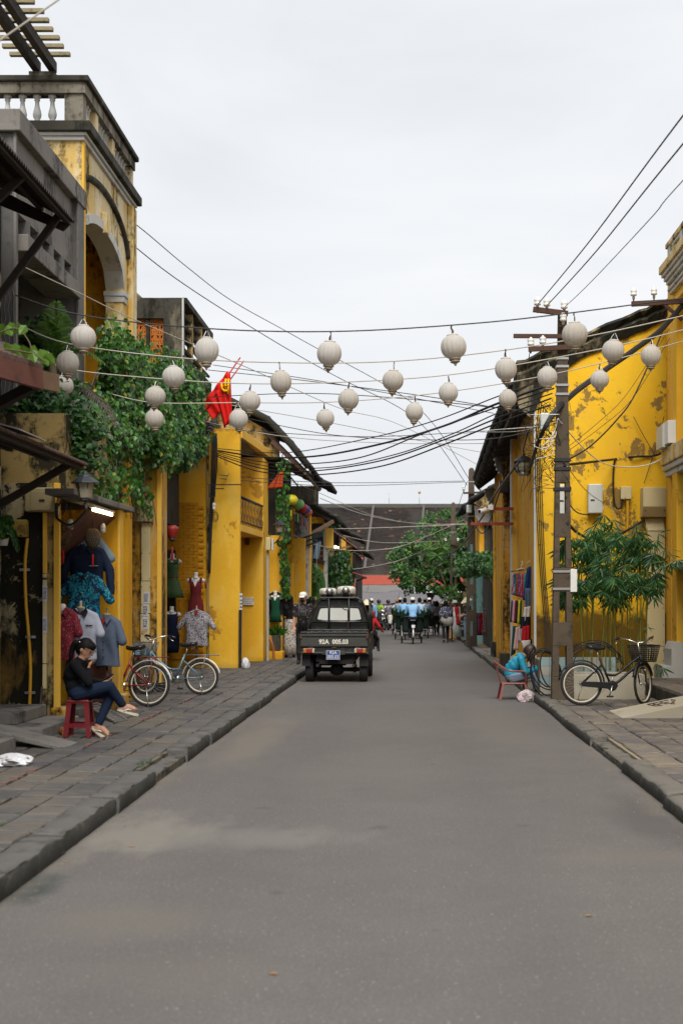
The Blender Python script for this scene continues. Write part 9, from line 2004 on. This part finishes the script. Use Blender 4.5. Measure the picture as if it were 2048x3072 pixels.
dress('white necked mannequin in plain dark navy sheath dress',516,1819,30.9,MT['d_navy'],[(-.17,.13,.085,0),(-.28,.135,.11,-.01),(-.48,.115,.09,0),(-.62,.16,.11,0),(-.85,.165,.11,0),(-1.0,.14,.10,0)])
dress('mannequin in deep green dress under an open black jacket on the far yellow wall',826,1772,36.05,MT['d_deep'],[(-.16,.11,.08,0),(-.28,.12,.10,0),(-.45,.10,.08,0),(-.60,.13,.09,0),(-.80,.16,.1,0)],vneck=.10)
t,zs=tee('jacket','open black jacket over the deep green dress',W(826,1812,36.1),.40,.5,MT['cloth_black'],0,None,.3,.3,depth=.07)
t.location.y+=.06
t,zs=tee('shirt_form','white shirt with navy flower print on a wooden topped stand before the brick wall',W(590,1885,30.55),.50,.72,MT['sh_floral'],0,None,.26,.5,depth=.1);form_neck(t,zs);MB().prism([(-.045,-.085,zs+.08),(.045,-.085,zs+.08),(.0,-.108,zs-.03)],(0,-.006,0)).build('lining',MT['inner_red'],t,w=0);MB().tube([(0,0,-.4),(0,0,-.78)],.018,6).build('stand',MT['black'],t,w=0)
MB().lathe([(.16,0),(.16,.02),(.02,.03)],(0,0,-.79),14).build('stand_foot',MT['black'],t,w=0)
MB().box(tuple(W(497,1905,31.2)),tuple(W(528,1650,31.3))).build('back_board',MT['concrete_dark'],at=tuple(W(512,1905,31.25)),label='dark board behind the green dress mannequin',cat='board')
ic2=MB().lathe([(.018,0),(.024,.14),(.012,.15)],W(617,1765,31.15),10).build('incense_tube',MT['incense'],at=tuple(W(617,1765,31.15)),label='small red incense tube on the brick wall by the maroon dress',cat='incense holder')
# ------------------------------------------------------------------ scarves and clothes on the right
random.seed(61)
def hang(name,label,quad,Y,m,cat,group='scarves and clothes hanging at the pilaster',wob=.02,folds=3,thick=.012,nu=12,nv=9):
    a,b,c,d=[W(q[0],q[1],Y)for q in quad];gr=[];ph_=rnd(0,6)
    for j in range(nv+1):
        gr.append([(a.lerp(b,i/nu)).lerp(d.lerp(c,i/nu),j/nv)+Vector((0,wob*math.sin(folds*2*math.pi*i/nu+ph_)*(.5+.5*j/nv),0))for i in range(nu+1)])
    return MB().sheet(gr,0,thick).build(name,m,at=tuple((a+b)/2),label=label,cat=cat,group=group)
def fp(name,base,c2,c3,sc=26):return print_fabric(name,base,[(c2,.52),(c3,.62)],sc)
pal=[('red and white',fp('scarf_a',(.35,.30,.28),(.35,.02,.03),(.03,.05,.2))),('blue patterned',fp('scarf_b',(.03,.06,.22),(.3,.28,.3),(.3,.03,.05))),('bright green',fp('scarf_c',(.02,.22,.06),(.01,.08,.03),(.1,.3,.1))),('crimson',fp('scarf_d',(.36,.015,.03),(.2,.01,.02),(.45,.2,.2))),('navy flowered',fp('scarf_e',(.02,.035,.13),(.34,.1,.14),(.4,.36,.36))),('pink flowered',fp('scarf_f',(.42,.16,.2),(.3,.02,.05),(.5,.45,.42))),('cherry red',fp('scarf_g',(.4,.02,.05),(.25,.01,.02),(.5,.3,.3))),('sea green',fp('scarf_h',(.05,.26,.2),(.02,.12,.1),(.2,.4,.34)))]
for i,(nm,m)in enumerate(pal):x=1535+i*5.2;hang('scarf','%s scarf in the upper row on the white hanger'%nm,((x,1720+i*.3),(x+5.6,1720),(x+4.5,1786+i*1.5),(x-1.5,1783+i*1.5)),27.0-i*.03,m,'scarf',wob=.015,folds=1,nu=6)
for i,(nm,c)in enumerate((('dark grey',(.03,.03,.035)),('pink striped',(.42,.24,.28)),('wine red',(.16,.01,.03)),('black',(.012,.012,.015)),('bright yellow',(.55,.46,.02)),('dark green',(.01,.06,.02)))):x=1534+i*5.0;hang('folded_cloth','%s folded cloth in the second row of hanging cloths'%nm,((x,1801),(x+5.4,1801),(x+3,1868+i),(x-4,1866+i)),26.95-i*.03,cloth('cloth_row_%d'%i,c),'cloth',wob=.015,folds=1,nu=6)
for(nm,lab,q,Y,c,cat)in(('trousers','dark teal trousers hanging lowest on the left of the scarves',((1538,1878),(1550,1878),(1545,1960),(1532,1968)),26.8,(.01,.05,.06),'trousers'),('trousers','pale pink trousers beside the dark teal pair',((1547,1882),(1560,1882),(1553,1950),(1539,1950)),26.75,(.48,.30,.26),'trousers'),('towel','pale flowered towel above the woman in the cyan jacket',((1556,1880),(1567,1880),(1562,1925),(1554,1922)),26.7,(.46,.38,.36),'towel'),
('shirt','navy sleeve of a shirt hanging highest at the gable edge',((1580,1702),(1600,1696),(1587,1802),(1566,1800)),26.6,(.014,.035,.13),'shirt'),('jeans','small blue jeans hanging beneath the navy shirt',((1573,1765),(1592,1765),(1592,1828),(1574,1836)),26.55,(.09,.13,.19),'jeans'),('shorts','white folded shorts hanging under the blue jeans',((1572,1822),(1590,1818),(1588,1852),(1567,1866)),26.5,(.58,.54,.5),'shorts'),('trousers','black folded trousers under the white shorts',((1562,1850),(1588,1850),(1586,1880),(1560,1886)),26.48,(.012,.013,.02),'trousers'),('trousers','red folded trousers in the middle of the hanging column',((1566,1880),(1586,1876),(1585,1918),(1562,1929)),26.44,(.42,.012,.022),'trousers'),('trousers','white folded trousers over the head of the cyan jacket woman',((1562,1922),(1590,1920),(1588,1940),(1572,1955)),26.4,(.60,.57,.54),'trousers'),('trousers','long black trousers hanging against the gable edge',((1586,1918),(1601,1915),(1600,1988),(1580,1985)),26.45,(.013,.014,.022),'trousers'),('trousers','white trousers touching the lap of the woman in cyan',((1583,1981),(1592,1981),(1599,2040),(1580,2044)),26.35,(.62,.58,.54),'trousers'),('trousers','red strip of trousers beside the lowest white pair',((1593,1984),(1600,1984),(1600,2018),(1592,2018)),26.33,(.42,.012,.022),'trousers'),('curtain','dark brown patterned curtain along the gable edge',((1588,1705),(1602,1705),(1602,1925),(1586,1925)),26.75,(.045,.018,.012),'curtain')):
    hang(nm,lab,q,Y,cloth(nm+'_'+str(int(q[0][1])),c),cat,folds=2)
for(a,b,lab)in(((1536,1716),(1580,1712),'white wire hanger above the scarves'),((1578,1690),(1600,1692),'white wire hanger above the navy shirt')):
    t=thing('wire_hanger',lab,'hanger',tuple(W(a[0],a[1],26.9)));c=W((a[0]+b[0])/2+5,a[1]-12,26.9);MB().tube([W(a[0],a[1],26.9),c,W(b[0],b[1],26.9)],.006,4).build('wire',MT['white'],t);MB().tube([c,c+Vector((0,0,.05)),c+Vector((.03,0,.10)),c+Vector((0,0,.13))],.006,4).build('hook',MT['white'],t)
MB().tube([(1.93,26.85,2.15),(2.3,27.0,2.2)],.012,6).build('clothes_rail',MT['black'],at=(2.0,26.9,2.2),label='black rail carrying the hanging scarves',cat='rail')
rk=thing('red_stool','red plastic stool standing behind the pole under the hanging clothes','stool',(WX(1605,22.9),23.3,.12));
MB().box((-.13,-.13,.28),(.13,.13,.31)).build('seat',MT['red_plastic'],rk,w=0,bevel=.01)
for sx in(-1,1):
    for sy in(-1,1):MB().bar((sx*.11,sy*.11,.28),(sx*.13,sy*.13,0),.03,.03).build('leg',MT['red_plastic'],rk,w=0)
rk2=thing('clothes_rack','rack of red flowered dresses beyond the pilasters','clothes rack',(2.35,47,.12));MB().tube([(2.1,47,.12),(2.1,47,1.3),(2.7,47,1.3),(2.7,47,.12)],.02,6,smooth=False).build('frame',MT['steel'],rk2)
for i,nm in enumerate((4,3,0)):x=2.2+i*.11;gr=[[(x+.13*k/6,46.95+.03*math.sin(k*2+j*.5),1.18-.75*j/6)for k in range(7)]for j in range(7)];MB().sheet(gr,0,.02).build('dress',pal[nm][1],rk2)
# ------------------------------------------------------------------ bags, chalkboard and little things
MT['plastic_bag']=mat('thin_translucent_white_plastic',(.60,.60,.62),.3,var=.1)
def bag(name,label,c,rx,ry,rz_,m,seed,crumple=.16,cat='bag'):
    random.seed(seed);mb=MB();n,k=22,12;vs_=[];ph_=[rnd(0,6.3)for _ in range(6)];rg=[]
    for i in range(k+1):
        a=math.pi*i/k;row=[]
        for j in range(n):
            b=2*math.pi*j/n;d=1+crumple*(math.sin(3*b+ph_[0]+2*a)+.7*math.sin(5*b+ph_[1]-3*a)+.5*math.sin(8*b+6*a+ph_[2]))*math.sin(a)
            row.append(Vector((math.sin(a)*math.cos(b)*rx*d,math.sin(a)*math.sin(b)*ry*d,max(-rz_*.55,-math.cos(a)*rz_*(1+.3*crumple*math.sin(4*b+ph_[3])))))+Vector((0,0,rz_*.55)))
        rg.append(row)
    mb.rings(rg,0,True,False);return mb.build(name,m,at=(0,0,0),w=0,label=label,cat=cat),c
def put(r):r[0].location=r[1];return r[0]
put(bag('plastic_bag','crumpled thin white plastic bag lying on the left pavement',(WX(42,12.9),12.9,.122),.17,.11,.07,MT['plastic_bag'],3,.22));put(bag('rubbish_bag','knotted white rubbish bag at the foot of the black post',(WX(737,31.0),30.95,.122),.085,.08,.15,MT['plastic_bag'],5))
MT['pink_bag']=print_fabric('pink_and_white_shopping_bag',(.60,.46,.48),[((.62,.60,.58),.5),((.5,.4,.05),.70)],12,rough=.4);put(bag('shopping_bag','pink and white plastic shopping bag at the feet of the woman in cyan',(WX(1577,22.7),22.6,.0),.12,.09,.12,MT['pink_bag'],8,.3))
bd=thing('chalkboard','black arched chalkboard with white writing on the right pavement','chalkboard',(WX(1388,57),57,.1));MB().prism([(-.18,0,0),(.18,0,0),(.18,0,.60)]+[(.18*math.cos(a),0,.60+.18*math.sin(a))for a in[math.pi*i/12 for i in range(1,12)]]+[(-.18,0,.60)],(0,.03,0)).build('board',MT['black'],bd,w=0)
for(s_,z,sz)in(('Menu',.62,.09),('coffee',.52,.08),('Open',.36,.13)):letters(s_,Vector((WX(1388,57),56.995,.1+z)),sz,MT['white'],bd,shear=.3)
st2=MB();random.seed(70)
for i in range(60):st2.ball((rnd(-6,4),rnd(80,90),rnd(.4,1.5)),(rnd(.08,.25),rnd(.08,.25),rnd(.06,.2)),0,6,4)
MT['goods']=leafmat('market_goods',[(0,(.02,.05,.02)),(.3,(.3,.25,.18)),(.5,(.1,.02,.02)),(.7,(.4,.38,.33)),(.85,(.05,.12,.03)),(1,(.45,.3,.1))],.8,0)
st2.build('market_goods',MT['goods'],at=(0,84,.4),label='jumble of goods heaped on the market stalls under the tarpaulins',cat='goods',kind='stuff')
for i,(x,y)in enumerate(((-2.6,81),(-.2,81),(2.2,81))):
    t=thing('market_stall',('market stall seen above the truck bed','market stall behind the parked mopeds','market stall beside the flowering tree trunk')[i],'stall',(x,y,0),0,'market stalls');MB().box((-.9,-.4,.75),(.9,.4,.82)).build('table_top',MT['wood'],t,w=0)
    for sx in(-1,1):
        for sy in(-1,1):MB().box((sx*.85-.03,sy*.35-.03,0),(sx*.85+.03,sy*.35+.03,.75)).build('leg',MT['wood'],t,w=0)
MB().prism([(0,0,0),(.5,0,0),(.5,0,1.15),(0,0,1.15)],(0,.03,0)).build('shop_sign',MT['tan_patch'],at=(-3.28,37.2,.1))if False else None
cs_=thing('shop_sign','vertical pale sign with black Chinese characters beside the white pier','sign',tuple(W(866,1765,40)));MB().box(tuple(W(858,1765,40.2)),tuple(W(871,1713,40.25))).build('board',MT['tan_patch']if False else MT['white_pier'],cs_)
for i,ch_ in enumerate('振力兴' if False else '振力興'):letters(ch_,W(865,1722+i*16.5,40.19),.15,MT['ink_black'],cs_)
MB().box(tuple(W(852,1790,40.3)),tuple(W(880,1690,40.5))).build('sign_pier',MT['yellow_shade'],cs_);MB().box((WX(852,40.3),40.3,.1),(WX(880,40.3),40.6,WZ(1790,40.3)-.002)).build('pier_foot',MT['yellow_column'],cs_)
MB().sheet([[tuple(W(853+3*i/4,1735+4*j,40.1)+Vector((0,.03*math.sin(i*2),0)))for i in range(5)]for j in range(9)],0,.02).build('blue_cloth',MT['cloth_navy'],cs_)
# ------------------------------------------------------------------ lettering becomes real mesh
bpy.context.view_layer.update();dg=bpy.context.evaluated_depsgraph_get()
for o in[o for o in COL.objects if o.type=='FONT']:
    me=bpy.data.meshes.new_from_object(o.evaluated_get(dg));nm=o.name.split('.')[0]
    n_=bpy.data.objects.new(nm,me);par=o.parent;mbs=o.matrix_basis.copy();bpy.data.objects.remove(o);link(n_,par);n_.matrix_basis=mbs
